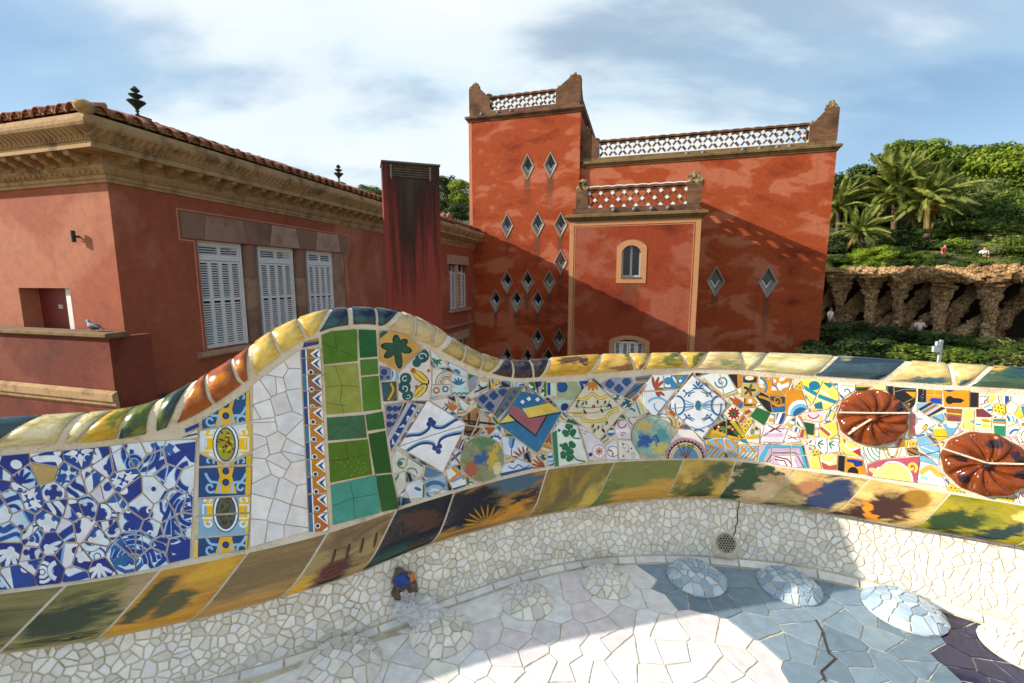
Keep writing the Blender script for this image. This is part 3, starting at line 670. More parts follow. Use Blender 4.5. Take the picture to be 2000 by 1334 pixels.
P = [disc((205, 390), 46, TEAL), disc((195, 455), 50, (28, 88, 94)), disc((220, 520), 44, TEAL), disc((330, 215), 56, (30, 84, 90)), disc((290, 270), 34, (38, 100, 96))]
P += [spiral((200, 395), 8, 26, 0, 300, 7, (190, 206, 206)), spiral((195, 465), 8, 28, 120, 430, 7, (190, 206, 206)), spiral((330, 225), 8, 36, 40, 360, 8, (176, 200, 204)), spiral((225, 525), 6, 22, 200, 500, 6, (190, 206, 206))]
for c, a, l in (((260, 330), 40, 150), ((270, 530), -45, 130)): P += [petal(c, a, l+12, 72, BLK), petal(c, a, l, 60, (224, 192, 96)), stroke([c, (c[0]+l*.8*math.cos(R_(a)), c[1]+l*.8*math.sin(R_(a)))], 5, BLK)]
P += [disc((262, 328), 20, (196, 112, 40)), disc((380, 330), 12, (196, 100, 50)), disc((288, 452), 12, (196, 100, 50))]
key(Q, [(150, 348), (335, 168), (386, 160), (404, 420), (386, 558), (150, 556)], (206, 196, 190), P)
swirl1 = fired('swirled_plate_glaze', (150, 156, 118), [((40, 90, 150), .45, .5, .22, .3, 60, .6), ((168, 92, 70), .2, .25, .22, .3, 20, .7), ((206, 176, 70), .75, .55, .14, .45, -20, .6), ((80, 130, 90), .55, .9, .4, .2, 0, .6), ((226, 214, 170), .85, .2, .2, .2, 0, .7)], .4, (110, 120, 92), 3, 3, rough=.3, warp=.5)
swirl2 = fired('cloudy_plate_glaze', (170, 196, 180), [((30, 90, 160), .35, .4, .25, .26, 40, .6), ((206, 180, 110), .3, .8, .3, .2, 0, .7), ((214, 200, 110), .7, .2, .3, .2, 0, .6), ((90, 160, 170), .75, .55, .26, .3, 0, .7), ((40, 80, 150), .62, .42, .1, .2, 20, .5)], .3, (110, 150, 160), 3, 3, rough=.3, warp=.5)
def plate(cx_, cy_, rx, ry, mat, nm, label):
    pts = [(cx_+rx*math.cos(2*math.pi*k/28), cy_+ry*math.sin(2*math.pi*k/28)) for k in range(28)]; OBS.append(ccw([(cx_+(rx+3)*math.cos(2*math.pi*k/12), cy_+(ry+3)*math.sin(2*math.pi*k/12)) for k in range(12)]))
    o = tile(nm, pts, None, (), mats=mat, h=.009, tilt=.002, label=label); me = o.data
    xs = [v.co.x for v in me.vertices]; ys = [v.co.y for v in me.vertices]; x0, x1, y0, y1 = min(xs), max(xs), min(ys), max(ys); ul = me.uv_layers.new(name='UVMap')
    for lp in me.loops: c = me.vertices[lp.vertex_index].co; ul.data[lp.index].uv = ((c.x-x0)/(x1-x0), (c.y-y0)/(y1-y0))
    return o
plate(943, 897, 42, 43, swirl1, 'round_plate', 'round plate swirled in blue, green and rust')
plate(1273, 853, 39, 40, swirl2, 'round_plate', 'round plate clouded in pale green, blue and yellow')
P = [poly([(90, 620), (125, 600), (140, 840), (110, 840)], (60, 140, 100))]
for c, rot in (((205, 605), -90), ((205, 715), 80), ((195, 760), 60)):
    for a in (rot, rot+115, rot+235):
        x, y = c[0]+24*math.cos(R_(a)), c[1]+24*math.sin(R_(a)); P += [disc((x+9*math.cos(R_(a+60)), y+9*math.sin(R_(a+60))), 19, (40, 122, 84)), disc((x+9*math.cos(R_(a-60)), y+9*math.sin(R_(a-60))), 19, (40, 122, 84)), petal(c, a, 34, 22, (40, 122, 84))]
P += [stroke(smoothpath([(205, 620), (235, 650), (275, 655)]), 8, (40, 122, 84)), stroke(smoothpath([(215, 735), (250, 790), (310, 805)]), 8, (40, 122, 84)), disc((140, 602), 10, (40, 122, 84)), disc((152, 700), 10, (40, 122, 84)), disc((216, 690), 10, (40, 122, 84))]
key(Z5, [(92, 622), (145, 545), (255, 572), (330, 808), (112, 840)], (208, 214, 208), P)
P = [stroke(smoothpath([(240, 400), (290, 400), (330, 388), (355, 362), (400, 392), (440, 385), (470, 366)]), 20, BLK), stroke(smoothpath([(240, 400), (290, 400), (330, 388), (355, 362), (400, 392), (440, 385), (470, 366)]), 15, (226, 198, 100)),
     stroke(smoothpath([(230, 500), (290, 505), (300, 535), (370, 545), (440, 530), (470, 490), (530, 470)]), 20, BLK), stroke(smoothpath([(230, 500), (290, 505), (300, 535), (370, 545), (440, 530), (470, 490), (530, 470)]), 15, (226, 198, 100))]
for x, y in ((255, 430), (285, 445), (320, 440), (395, 435), (430, 435), (465, 428), (260, 460), (300, 470), (410, 460), (450, 455), (350, 590), (385, 600), (420, 590), (360, 620), (440, 570)): P += [petal((x, y), rnd.choice((-60, -100, 60)), 32, 15, BLK), petal((x, y), -80, 26, 11, (150, 184, 140))]
P += [stroke(smoothpath([(240, 445), (350, 455), (480, 440)]), 3, (60, 60, 40)), disc((365, 446), 11, (160, 80, 40))] + [petal((360, 285), a, 62, 18, (206, 130, 40)) for a in (30, 60, 90, 120, 150)] + [stroke([(180, 488), (365, 488), (520, 450)], 3, (110, 84, 60))]
key(Z5, [(345, 268), (565, 470), (405, 662), (186, 490)], (208, 198, 176), P, h=.0055)
P = []
fb = (52, 116, 170)
for s in (-1, 1):
    P += [arc((1045+s*135, 440), 48, 0, 360, 13, fb, 16, 62), arc((1045, 440), 150, 90-s*60-35, 90-s*60+35, 8, fb), arc((1045, 440), 105, 270+s*18, 270+s*60, 7, fb), arc((1045, 440), 105, 90+s*18, 90+s*60, 7, fb)]
    for k in range(4): P.append(stroke([(1045+s*30, 430+k*8), (1045+s*90, 405+k*24)], 7, (110, 160, 200)))
    for y0, dy in ((350, -1), (530, 1)):
        for k in range(3): P += [stroke(smoothpath([(1045+s*20, y0), (1045+s*(45+k*12), y0-dy*10), (1045+s*(60+k*16), y0-dy*(26-k*16))]), 5, fb), disc((1045+s*(60+k*16), y0-dy*(26-k*16)), 8, fb, 8)]
    P += [petal((1045, 330), -90+s*50, 46, 12, fb), petal((1045, 315), -90+s*20, 40, 12, fb), petal((1045, 590), 90+s*60, 48, 12, fb), stroke(smoothpath([(1045, 600), (1045+s*60, 575), (1045+s*80, 590)]), 5, fb), petal((1045, 330), -90+s*90, 40, 9, fb)]
P += [disc((1045, 440), 20, (60, 130, 160), 10, 34, 0), stroke([(850, 462), (1050, 440), (1242, 430)], 3, (90, 80, 70))]
key(Z5, [(1010, 248), (1242, 430), (1072, 655), (850, 442)], (214, 216, 220), P, h=.0055)
P = [arc((965, 790), 128, 180, 360, 26, (206, 150, 160), 16), arc((965, 790), 112, 180, 360, 10, BLK, 16), arc((965, 790), 106, 180, 360, 6, CRM, 16), arc((965, 790), 94, 180, 360, 16, (214, 170, 84), 16), arc((965, 790), 92, 180, 360, 4, CRM, 16), poly([(965+84*math.cos(R_(a)), 790-84*math.sin(R_(a))) for a in range(0, 181, 15)], (110, 150, 190))]
P += [arc((965, 790), 118, a, a+6, 12, BLK, 2) for a in range(180, 360, 12)]
for x, a in ((920, -120), (950, -95), (985, -85), (1010, -60)): P += [stroke([(965, 785), (x, 712)], 4, (60, 60, 40)), disc((x, 706), 12, (96, 110, 50), 6), disc((x, 706), 5, (200, 180, 60), 6), disc(((965+x)/2-6, 760), 11, (190, 90, 40), 6)]
key(Z5, [(836, 786), (858, 680), (925, 596), (1012, 602), (1088, 690), (1096, 784)], (210, 206, 200), P)
def lattice(x0, y0, w, h_):
    P = []
    for k in range(-3, 7): P.append(stroke([(x0+k*w*.22, y0+h_), (x0+k*w*.22+h_*.9, y0)], h_*.14, (214, 150, 60) if k % 2 else (120, 176, 216)))
    for k in range(-3, 7): P.append(stroke([(x0+k*w*.22, y0), (x0+k*w*.22+h_*.45, y0+h_*.5)], h_*.13, (120, 176, 216) if k % 2 else (214, 150, 60)))
    return P
key(Z5, [(1098, 668), (1195, 650), (1212, 690), (1212, 780), (1102, 778)], (220, 218, 214), lattice(1090, 655, 130, 130)); key(Z5, [(1200, 650), (1300, 672), (1306, 782), (1217, 780), (1216, 690)], (220, 218, 214), lattice(1200, 655, 120, 130)); key(Z5, [(1318, 702), (1440, 700), (1428, 794), (1316, 784)], (224, 222, 216), lattice(1310, 690, 130, 110))
def dots(x0, y0, w, h_, step=12):
    return [disc((x0+i*step+(j % 2)*step/2, y0+j*step*.8), step*.22, BLK, 6) for i in range(int(w/step)+1) for j in range(int(h_/(step*.8))+1)]
def floral(cx_, cy_, r):
    P = [disc((cx_, cy_), r*1.0, BLK, 10)]
    for k in range(7): P.append(petal((cx_+rnd.uniform(-r, r)*.5, cy_+rnd.uniform(-r, r)*.5), rnd.uniform(0, 360), r*.9, r*.36, rnd.choice([(60, 120, 50), (90, 140, 60), (206, 170, 60)])))
    P += [disc((cx_-r*.3, cy_-r*.1), r*.3, RED, 8), disc((cx_-r*.3, cy_-r*.1), r*.14, CRM, 6)]; return P
key(Z5, [(1105, 630), (1150, 575), (1228, 530), (1228, 650), (1190, 648), (1100, 664)], (222, 178, 60), floral(1195, 585, 52) + dots(1105, 630, 90, 40) + [stroke([(1130, 605), (1310, 660)], 22, (214, 170, 70))])
key(Z5, [(1234, 530), (1300, 545), (1350, 640), (1318, 668), (1234, 652)], (30, 26, 26), floral(1285, 600, 48) + [stroke([(1262, 536), (1345, 640)], 26, (226, 190, 60))] + dots(1262, 560, 70, 70) + [stroke([(1230, 640), (1330, 665)], 22, (214, 170, 70))])
key(Z5, [(1312, 540), (1400, 560), (1450, 600), (1440, 690), (1330, 670), (1352, 636)], (222, 218, 206), [stroke([(1320, 590), (1370, 650), (1450, 640)], 26, (226, 190, 60))] + dots(1320, 590, 120, 70) + [petal((1370, 560), 30, 60, 30, (190, 196, 160)), petal((1400, 590), 100, 40, 20, (120, 150, 80)), disc((1425, 590), 12, (150, 40, 40), 6)])
key(Z5, [(1272, 436), (1346, 490), (1280, 545), (1206, 492)], CRM, [petal((1278, 492), a, 42, 17, (160, 40, 42)) for a in range(0, 360, 36)] + [disc((1278, 492), 16, (70, 120, 60)), disc((1278, 492), 7, BLK)])
key(Z5, [(1058, 250), (1112, 236), (1186, 236), (1215, 385)], (210, 214, 214), [spiral((1200, 285), 6, 46, 0, 540, 10, (60, 130, 150), 26), stroke([(1080, 262), (1215, 380)], 10, (214, 180, 70))]); key(Z5, [(1192, 236), (1238, 238), (1304, 358), (1222, 384)], (210, 214, 214), [spiral((1200, 285), 6, 46, 0, 540, 10, (60, 130, 150), 26), stroke([(1150, 400), (1310, 350)], 10, (214, 180, 70)), stroke([(1215, 370), (1310, 335)], 6, (60, 120, 110))])
key(Z5, [(1240, 236), (1326, 236), (1326, 312), (1300, 330)], (30, 24, 24), [poly([(1300, 236), (1326, 236), (1326, 320), (1304, 320)], (216, 140, 40))])
key(Z5, [(1338, 240), (1432, 248), (1426, 296), (1338, 290)], (58, 42, 40), [poly([(1336, 238), (1434, 244), (1430, 256), (1336, 252)], (216, 140, 40)), disc((1380, 262), 30, CRM, 10, 14), stroke([(1340, 300), (1430, 300)], 16, (226, 196, 110))])
key(Z5, [(1336, 298), (1440, 300), (1446, 345), (1410, 380), (1334, 378)], (196, 176, 110), [petal((1380, 340), a, 44, 18, c) for a, c in ((0, (60, 60, 40)), (70, (160, 60, 40)), (140, (60, 90, 50)), (210, BLK), (290, (90, 110, 50)))])
key(Z5, [(1342, 385), (1402, 385), (1432, 420), (1410, 455), (1345, 448)], (206, 160, 80), [stroke([(1350, 395), (1350, 440), (1400, 440)], 12, RED), stroke([(1345, 432), (1420, 436)], 5, BLK), disc((1385, 410), 14, CRM)])
baro = [stroke(smoothpath([(1430, 250), (1470, 300), (1540, 330), (1640, 300)]), 26, WHT), petal((1575, 280), -40, 60, 30, (222, 222, 222)), petal((1555, 285), 200, 60, 30, (222, 222, 222)), petal((1570, 290), 80, 60, 30, (222, 222, 222)), arc((1440, 310), 50, -80, 60, 14, (60, 140, 180)), arc((1510, 360), 60, 180, 340, 12, (60, 130, 170))]
for q in ([(1440, 252), (1532, 256), (1528, 300), (1450, 338)], [(1538, 256), (1652, 262), (1620, 372), (1534, 306)], [(1452, 344), (1530, 306), (1612, 376), (1500, 374)]): key(Z5, q, (214, 146, 44), baro)
bk = [stroke(smoothpath([(1440, 380), (1500, 400), (1560, 440), (1620, 430)]), 16, (206, 150, 60)), spiral((1560, 410), 6, 30, 0, 400, 8, (206, 150, 60)), disc((1480, 420), 16, BLK)]
key(Z5, [(1420, 385), (1455, 352), (1505, 380), (1530, 485), (1500, 478)], (34, 28, 26), bk); key(Z5, [(1512, 380), (1612, 382), (1612, 480), (1536, 484)], (84, 54, 26), bk + [stroke([(1530, 470), (1620, 458)], 30, (40, 120, 170))])
key(Z5, [(1620, 380), (1660, 290), (1668, 510), (1618, 490)], (216, 146, 50), [arc((1680, 440), 50, 90, 270, 16, WHT), disc((1690, 450), 40, (30, 100, 160))])
# right-hand end, surveyed in the third sheet
key(Z6, [(245, 366), (336, 400), (292, 480), (208, 424)], (40, 112, 56)); key(Z6, [(536, 456), (606, 470), (600, 540), (562, 534)], (28, 84, 44))
key(Z6, [(430, 262), (522, 258), (566, 372), (490, 420), (428, 416)], (216, 146, 50), [disc((520, 400), 80, WHT, 14), disc((520, 410), 66, (120, 180, 210), 14), disc((525, 420), 54, (28, 110, 160), 14), stroke([(445, 250), (520, 240)], 14, (190, 180, 90))])
key(Z6, [(260, 178), (345, 182), (340, 290), (262, 262)], (226, 150, 44), [arc((290, 200), 40, 90, 300, 16, WHT), arc((260, 240), 50, -60, 60, 14, (60, 140, 180))])
tq = [stroke([(520, 230), (640, 300), (780, 350)], 24, (40, 150, 170)), stroke([(520, 255), (640, 325), (780, 380)], 8, WHT), disc((605, 232), 22, (50, 140, 180)), disc((605, 232), 36, (30, 130, 170), 12, 30), poly([(600, 345), (650, 330), (660, 380), (610, 372)], (30, 130, 150)), poly([(650, 210), (730, 220), (700, 250)], (20, 140, 150)), stroke([(640, 260), (700, 300)], 12, WHT)]
key(Z6, [(522, 192), (660, 200), (590, 350), (560, 300)], (232, 212, 100), tq); key(Z6, [(666, 202), (745, 210), (752, 270), (778, 300), (690, 380), (600, 372), (600, 352)], (232, 214, 110), tq)
key(Z6, [(750, 212), (858, 222), (856, 262), (790, 300), (758, 268)], (214, 218, 222), [spiral((800, 270), 4, 50, 180, 560, 9, (50, 130, 170)), stroke([(770, 230), (850, 236)], 10, YEL)])
key(Z6, [(862, 232), (958, 235), (930, 258), (862, 266)], (30, 90, 50), [stroke([(860, 236), (960, 236)], 10, (226, 190, 90)), stroke([(880, 262), (960, 245)], 8, BLK)])
key(Z6, [(966, 230), (1048, 232), (1048, 262), (990, 258)], (232, 218, 130))
key(Z6, [(1052, 234), (1096, 236), (1096, 300), (1056, 268)], (28, 26, 28), [stroke([(1056, 232), (1056, 290)], 14, (40, 130, 90))])
key(Z6, [(1102, 240), (1236, 250), (1234, 300), (1160, 338), (1104, 304)], (30, 26, 30), [poly([(1170, 270), (1236, 272), (1236, 320)], (224, 154, 50)), stroke([(1104, 270), (1160, 256), (1236, 258)], 3, (160, 160, 160))]); key(Z6, [(1165, 342), (1234, 304), (1228, 352), (1200, 376)], (40, 28, 30), [poly([(1170, 345), (1200, 340), (1195, 375)], (224, 154, 50))])
key(Z6, [(1250, 250), (1298, 256), (1298, 336), (1246, 334)], (34, 30, 36), [disc((1262+rnd.random()*30, 262+rnd.random()*66), 2, (190, 190, 190), 5) for _ in range(9)])
def lockp(x): return [disc((x+60, 252), 34, (30, 60, 130), 12, 20), disc((x+60, 322), 26, (30, 26, 26), 12), poly([(x+60, 306), (x+130, 312), (x+152, 324), (x+130, 340), (x+60, 340)], (30, 26, 26))]
key(Z6, [(1302, 256), (1394, 262), (1396, 350), (1302, 338)], (222, 148, 44), [poly([(1318, 322), (1334, 308), (1396, 312), (1396, 346), (1334, 340)], (24, 76, 160)), stroke([(1302, 290), (1394, 294)], 2, PYEL), stroke([(1350, 262), (1350, 292)], 2, PYEL)])
key(Z6, [(1402, 256), (1568, 262), (1566, 366), (1412, 360)], (222, 148, 44), lockp(1385)); key(Z6, [(1574, 272), (1624, 276), (1622, 366), (1570, 366)], (32, 28, 28))
stp = [stroke([(1230, 400), (1400, 300)], 18, (60, 44, 34)), stroke([(1246, 420), (1430, 312)], 16, (160, 110, 60)), stroke([(1256, 436), (1440, 330)], 12, (200, 170, 160)), stroke([(1270, 460), (1450, 350)], 34, (34, 28, 26))]
key(Z6, [(1246, 340), (1330, 336), (1420, 372), (1312, 426), (1246, 378)], (130, 176, 200), stp)
key(Z6, [(1202, 400), (1240, 400), (1316, 430), (1380, 500), (1260, 528), (1230, 545), (1200, 545)], (232, 230, 226), [poly([(1200, 404), (1234, 406), (1232, 538), (1196, 538)], (216, 130, 130)), petal((1275, 510), -50, 50, 28, BLK), petal((1275, 510), -50, 42, 22, (226, 180, 70)), petal((1300, 512), -20, 70, 26, BLK), petal((1300, 512), -20, 62, 20, (226, 180, 70))])
key(Z6, [(1322, 428), (1398, 402), (1412, 440), (1392, 470)], (120, 172, 200), [stroke([(1322, 440), (1400, 480)], 8, BLK), stroke([(1340, 425), (1410, 460)], 8, (150, 90, 50))])
key(Z6, [(1424, 372), (1520, 378), (1514, 456), (1430, 450)], (160, 102, 56), [stroke([(1420, 402), (1520, 412)], 8, (224, 180, 80)), disc((1470, 440), 44, (140, 70, 80), 10, 20)]); key(Z6, [(1530, 382), (1596, 384), (1594, 508), (1534, 500)], (232, 214, 116), [poly([(1560, 455), (1596, 440), (1594, 470)], (120, 170, 200))])
key(Z6, [(1608, 378), (1650, 376), (1712, 420), (1690, 428), (1610, 426)], (122, 54, 68)); key(Z6, [(1606, 436), (1706, 434), (1700, 510), (1602, 508)], (236, 222, 160), [petal((1640, 445), 10, 60, 22, ORG), petal((1640, 480), 5, 60, 22, YEL), stroke([(1600, 470), (1640, 474)], 10, (60, 140, 180)), petal((1640, 500), -4, 60, 14, WHT)])
key(Z6, [(1714, 440), (1790, 440), (1790, 550), (1722, 530)], (50, 140, 100), [stroke([(1710, 440), (1800, 446)], 14, (50, 120, 160)), stroke([(1710, 456), (1800, 462)], 10, ORG), stroke([(1710, 472), (1800, 478)], 12, WHT)])
key(Z6, [(1400, 470), (1512, 462), (1460, 540), (1440, 545)], (110, 170, 196), [disc((1460, 478), 34, (232, 232, 232), 10, 16)]); key(Z6, [(1345, 500), (1410, 500), (1442, 550), (1376, 576), (1350, 552)], (226, 184, 50), [stroke([(1352, 546), (1440, 550)], 4, BLK)])
tb = [stroke([(1230, 560), (1300, 530), (1380, 610)], 16, (160, 98, 50)), stroke([(1240, 640), (1380, 700)], 20, (160, 98, 50)), stroke([(1240, 600), (1390, 660)], 5, WHT), stroke([(1250, 670), (1380, 640)], 5, BLK), arc((1350, 540), 26, 0, 300, 10, (120, 70, 50))]
for q in ([(1240, 560), (1340, 532), (1376, 590), (1246, 606)], [(1246, 612), (1376, 598), (1384, 650), (1380, 690), (1300, 660)], [(1250, 622), (1296, 662), (1374, 700), (1366, 730), (1262, 700)]): key(Z6, q, (124, 176, 204), tb)
key(Z6, [(1174, 618), (1242, 614), (1258, 664), (1190, 668)], (160, 120, 70), [stroke([(1170, 630), (1260, 670)], 8, BLK), stroke([(1200, 612), (1262, 640)], 7, BLK)])
key(Z6, [(1020, 620), (1166, 614), (1180, 668), (1024, 690)], (224, 218, 200), [arc((1090, 630), 30, 0, 180, 12, (30, 120, 120), 10, 46), stroke([(1056, 616), (1128, 614)], 12, (30, 90, 160))] + [stroke([(1030+k*24, 620), (1060+k*24-(60 if k > 2 else 0), 690)], 8, (222, 160, 90)) for k in (0, 1, 4, 5)])
key(Z6, [(900, 612), (1008, 620), (1006, 690), (938, 714)], (218, 222, 214), [arc((1040, 600), r, 100, 190, 7, (60, 150, 110), 8) for r in (60, 84, 108, 132)])
yl = [disc((1090, 830), 118, PYEL, 20, 116), arc((1090, 830), 124, 180, 360, 12, WHT, 16), spiral((1210, 740), 6, 34, 0, 420, 16, (232, 200, 80), 16), poly([(960, 720), (1010, 700), (1060, 700), (1010, 740)], PNK), petal((1000, 770), -160, 60, 30, PYEL)]
key(Z6, [(940, 722), (1010, 696), (1256, 672), (1260, 700), (1240, 836), (1130, 820), (932, 796)], (196, 96, 116), yl)
key(Z6, [(1264, 706), (1376, 736), (1392, 776), (1470, 868), (1246, 834)], (234, 226, 222), [stroke(smoothpath([(1260, 780), (1320, 740), (1370, 780), (1410, 790)]), 34, (224, 176, 90)), stroke([(1240, 820), (1480, 870)], 22, (216, 190, 206)), stroke([(1262, 800), (1310, 812)], 20, (140, 190, 220))])
key(Z6, [(802, 676), (906, 690), (930, 786), (796, 770)], (222, 148, 44), [poly([(808, 688), (850, 690), (905, 700), (905, 730), (860, 738), (846, 712), (808, 706)], (22, 62, 150)), disc((845, 770), 34, (40, 24, 24))]); key(Z6, [(754, 664), (796, 670), (790, 770), (750, 758)], (34, 26, 28))
lv_ = (196, 170, 190)
frame = [stroke([(262, 712), (320, 606), (520, 606), (560, 740)], 34, (86, 176, 206)), stroke([(300, 720), (345, 650), (490, 650), (540, 740)], 6, BLK), poly([(350, 660), (490, 656), (480, 700), (500, 740), (400, 735)], (226, 214, 220)), stroke([(360, 672), (440, 690), (470, 730)], 9, RED), stroke([(360, 690), (420, 700), (440, 740)], 7, BLK), stroke([(530, 600), (566, 740)], 8, BLK)]
for q in ([(264, 602), (338, 600), (338, 660), (330, 706), (258, 702)], [(344, 600), (456, 602), (456, 662), (344, 662)], [(462, 602), (538, 604), (548, 660), (462, 662)], [(336, 668), (456, 668), (462, 738), (336, 716)], [(462, 668), (550, 666), (566, 744), (468, 740)]): key(Z6, q, lv_, frame)
fr2 = [stroke([(280, 540), (410, 540)], 22, (196, 176, 196)), stroke([(290, 545), (350, 500), (420, 500)], 5, BLK), stroke([(330, 520), (400, 478)], 8, RED), stroke([(320, 480), (400, 520)], 6, BLK)]
key(Z6, [(302, 474), (395, 476), (440, 506), (408, 586), (272, 580)], (214, 200, 210), fr2); key(Z6, [(446, 508), (500, 530), (518, 580), (430, 590), (418, 570)], (214, 204, 206), [stroke([(440, 560), (510, 550)], 5, BLK), stroke([(440, 540), (500, 570)], 6, PNK)])
key(Z6, [(530, 380), (575, 365), (650, 392), (690, 388), (672, 444), (640, 460), (530, 440)], (222, 190, 200), [arc((600, 420), 50, 0, 180, 14, (226, 196, 100)), arc((600, 400), 36, 20, 160, 8, BRN)])
key(Z6, [(640, 480), (742, 452), (752, 530), (700, 566), (636, 540)], (232, 206, 100), [stroke([(640, 490), (700, 540)], 20, PNK), stroke([(650, 480), (712, 532)], 6, WHT)]); key(Z6, [(620, 560), (680, 560), (684, 640), (668, 658), (612, 610)], (228, 232, 226), [petal((625, 590), a, 44, 10, (40, 130, 90)) for a in (-30, 10, 60)]); key(Z6, [(688, 566), (752, 590), (760, 640), (690, 650)], (228, 232, 226), [petal((694, 590), a, 44, 10, (40, 130, 90)) for a in (-20, 20, 60)])
key(Z6, [(764, 540), (850, 596), (884, 616), (896, 676), (800, 656), (770, 610)], (232, 208, 110), [arc((850, 570), 60, 60, 160, 14, WHT), poly([(840, 640), (890, 620), (896, 676)], (190, 60, 80)), poly([(780, 560), (800, 570), (795, 600)], PNK)])
key(Z6, [(576, 680), (630, 664), (648, 750), (586, 744)], (232, 212, 110)); key(Z6, [(638, 662), (746, 664), (744, 756), (656, 752)], (232, 212, 120), [poly([(640, 700), (700, 730), (744, 720), (744, 760), (660, 750)], (196, 90, 110)), arc((690, 660), 52, 20, 160, 10, WHT)])
key(Q, [(44, 592), (190, 570), (120, 740), (66, 850)], (150, 152, 178), [disc((80+i*45, 620+j*60), 24, BLK, 7) for i in range(3) for j in range(3)] + [disc((80+i*45, 620+j*60), 20, (34, 74, 140), 7) for i in range(3) for j in range(3)])
key(Q, [(198, 574), (322, 590), (214, 768), (96, 984), (80, 860), (128, 740)], (176, 180, 196), [stroke([(215, 560), (60, 860)], 14, BLK), stroke([(330, 590), (90, 1000)], 12, BLK), stroke([(270, 590), (75, 930)], 44, (30, 70, 140))] + [disc((262-i*38, 620+i*66), 13, (190, 200, 212), 6) for i in range(6)] + [petal((262-i*38, 620+i*66), 60+i*50, 34, 12, (190, 200, 212)) for i in range(6)])
fan = [arc((565, 660), 62, 170, 370, 12, BLK), arc((565, 660), 84, 170, 370, 8, (90, 130, 160)), disc((565, 668), 26, (70, 130, 160))] + [petal((565, 640), -90+k*22, 90, 18, (206, 126, 66)) for k in (-2, -1, 0, 1, 2)] + [stroke([(600, 520), (720, 600)], 18, (40, 80, 150)), arc((480, 620), 110, 200, 320, 14, (130, 176, 200))]
key(Q, [(398, 560), (520, 538), (604, 600), (596, 668), (560, 668)], (206, 206, 208), fan); key(Q, [(530, 536), (600, 534), (700, 584), (640, 680), (606, 668), (612, 598)], (206, 206, 208), fan)
okt = [stroke([(650, 740), (690, 660), (780, 625), (850, 690), (850, 770)], 24, (186, 134, 78)), stroke([(690, 640), (690, 740), (770, 740)], 20, BLK), stroke([(760, 660), (760, 770), (700, 800)], 20, BLK), stroke([(640, 712), (900, 740)], 16, BLK)]
key(Q, [(634, 694), (748, 612), (772, 640), (742, 752), (670, 742)], (170, 128, 92), okt); key(Q, [(780, 646), (850, 680), (902, 756), (752, 752)], (186, 176, 166), okt); key(Q, [(664, 752), (738, 760), (700, 838), (650, 820)], (120, 90, 70), [arc((690, 740), 60, 20, 160, 20, BLK)]); key(Q, [(748, 762), (800, 772), (760, 830), (710, 838)], (170, 150, 130), [arc((690, 740), 80, 0, 100, 18, BLK)])
bfl = [disc((x+17*math.cos(a), y+17*math.sin(a)), 19, BLK, 7) for x, y in ((800, 545), (880, 520), (850, 600), (950, 490)) for a in (0, 1.6, 3.1, 4.7)] + [disc((x+17*math.cos(a), y+17*math.sin(a)), 16, (40, 84, 146), 7) for x, y in ((800, 545), (880, 520), (850, 600), (950, 490)) for a in (0, 1.6, 3.1, 4.7)]
key(Q, [(716, 544), (900, 470), (1000, 462), (876, 660), (800, 612)], (150, 150, 172), bfl + [spiral((860, 640), 4, 18, 0, 400, 4, (60, 60, 70))]); key(Q, [(1008, 460), (1098, 452), (990, 610), (908, 700), (884, 664)], (110, 122, 128), [stroke([(1005, 455), (880, 668)], 16, BLK), stroke([(1100, 455), (930, 700)], 12, BLK)] + [disc((1040-i*32, 490+i*48), 17, (50, 96, 150), 6) for i in range(4)])
bal = [petal((1015, 930), -90, 110, 46, (120, 170, 210)), petal((1015, 930), -75, 110, 20, (60, 120, 180)), stroke([(1015, 930), (1015, 1010)], 8, (70, 130, 180)), poly([(998, 1008), (1042, 1004), (1034, 1034), (1006, 1034)], (176, 96, 60)), stroke([(930, 1130), (1180, 1078)], 30, (30, 84, 150)), stroke(smoothpath([(990, 1060), (1030, 1080), (1070, 1050), (1110, 1075), (1160, 1050)]), 10, (70, 130, 180))] + [petal((1120, 1010), -100-k*22, 110, 18, (160, 84, 56)) for k in range(-3, 4)]
key(Q, [(944, 832), (1060, 850), (1160, 930), (1050, 1000), (950, 965)], (196, 206, 220), bal); key(Q, [(946, 972), (1050, 1006), (1150, 960), (1178, 1078), (930, 1142)], (196, 206, 220), bal); key(Q, [(838, 838), (900, 776), (944, 820), (926, 880)], (206, 212, 220), [arc((890, 880), 50, 200, 330, 18, (40, 100, 170)), arc((900, 830), 22, 160, 360, 9, (120, 176, 214))])
key(Q, [(1164, 955), (1215, 975), (1285, 1070), (1180, 1078)], (206, 190, 176), [petal((1270, 1075), 180+k*18, 120, 16, (160, 84, 56)) for k in range(0, 5)])
grs = [stroke([(140, 920), (340, 1060)], 24, (50, 120, 80)), arc((180, 1040), 36, 0, 300, 10, (50, 120, 80)), arc((250, 1120), 44, 120, 360, 9, (50, 120, 80)), disc((165, 1040), 18, (50, 120, 80)), petal((120, 1180), -60, 70, 16, (50, 120, 80)), stroke([(345, 1200), (340, 1320)], 16, (50, 130, 96))]
key(Q, [(134, 936), (220, 990), (190, 1090), (108, 1120), (98, 1000)], (196, 200, 194), grs); key(Q, [(228, 990), (345, 1062), (310, 1150), (240, 1110), (205, 1080)], (196, 200, 194), grs); key(Q, [(120, 1130), (200, 1100), (205, 1210), (150, 1290), (132, 1220)], (196, 200, 194), grs); key(Q, [(215, 1200), (310, 1160), (350, 1200), (356, 1300), (240, 1310), (206, 1250)], (196, 204, 216), grs + [petal((270, 1225), 20, 60, 26, (60, 110, 170))])
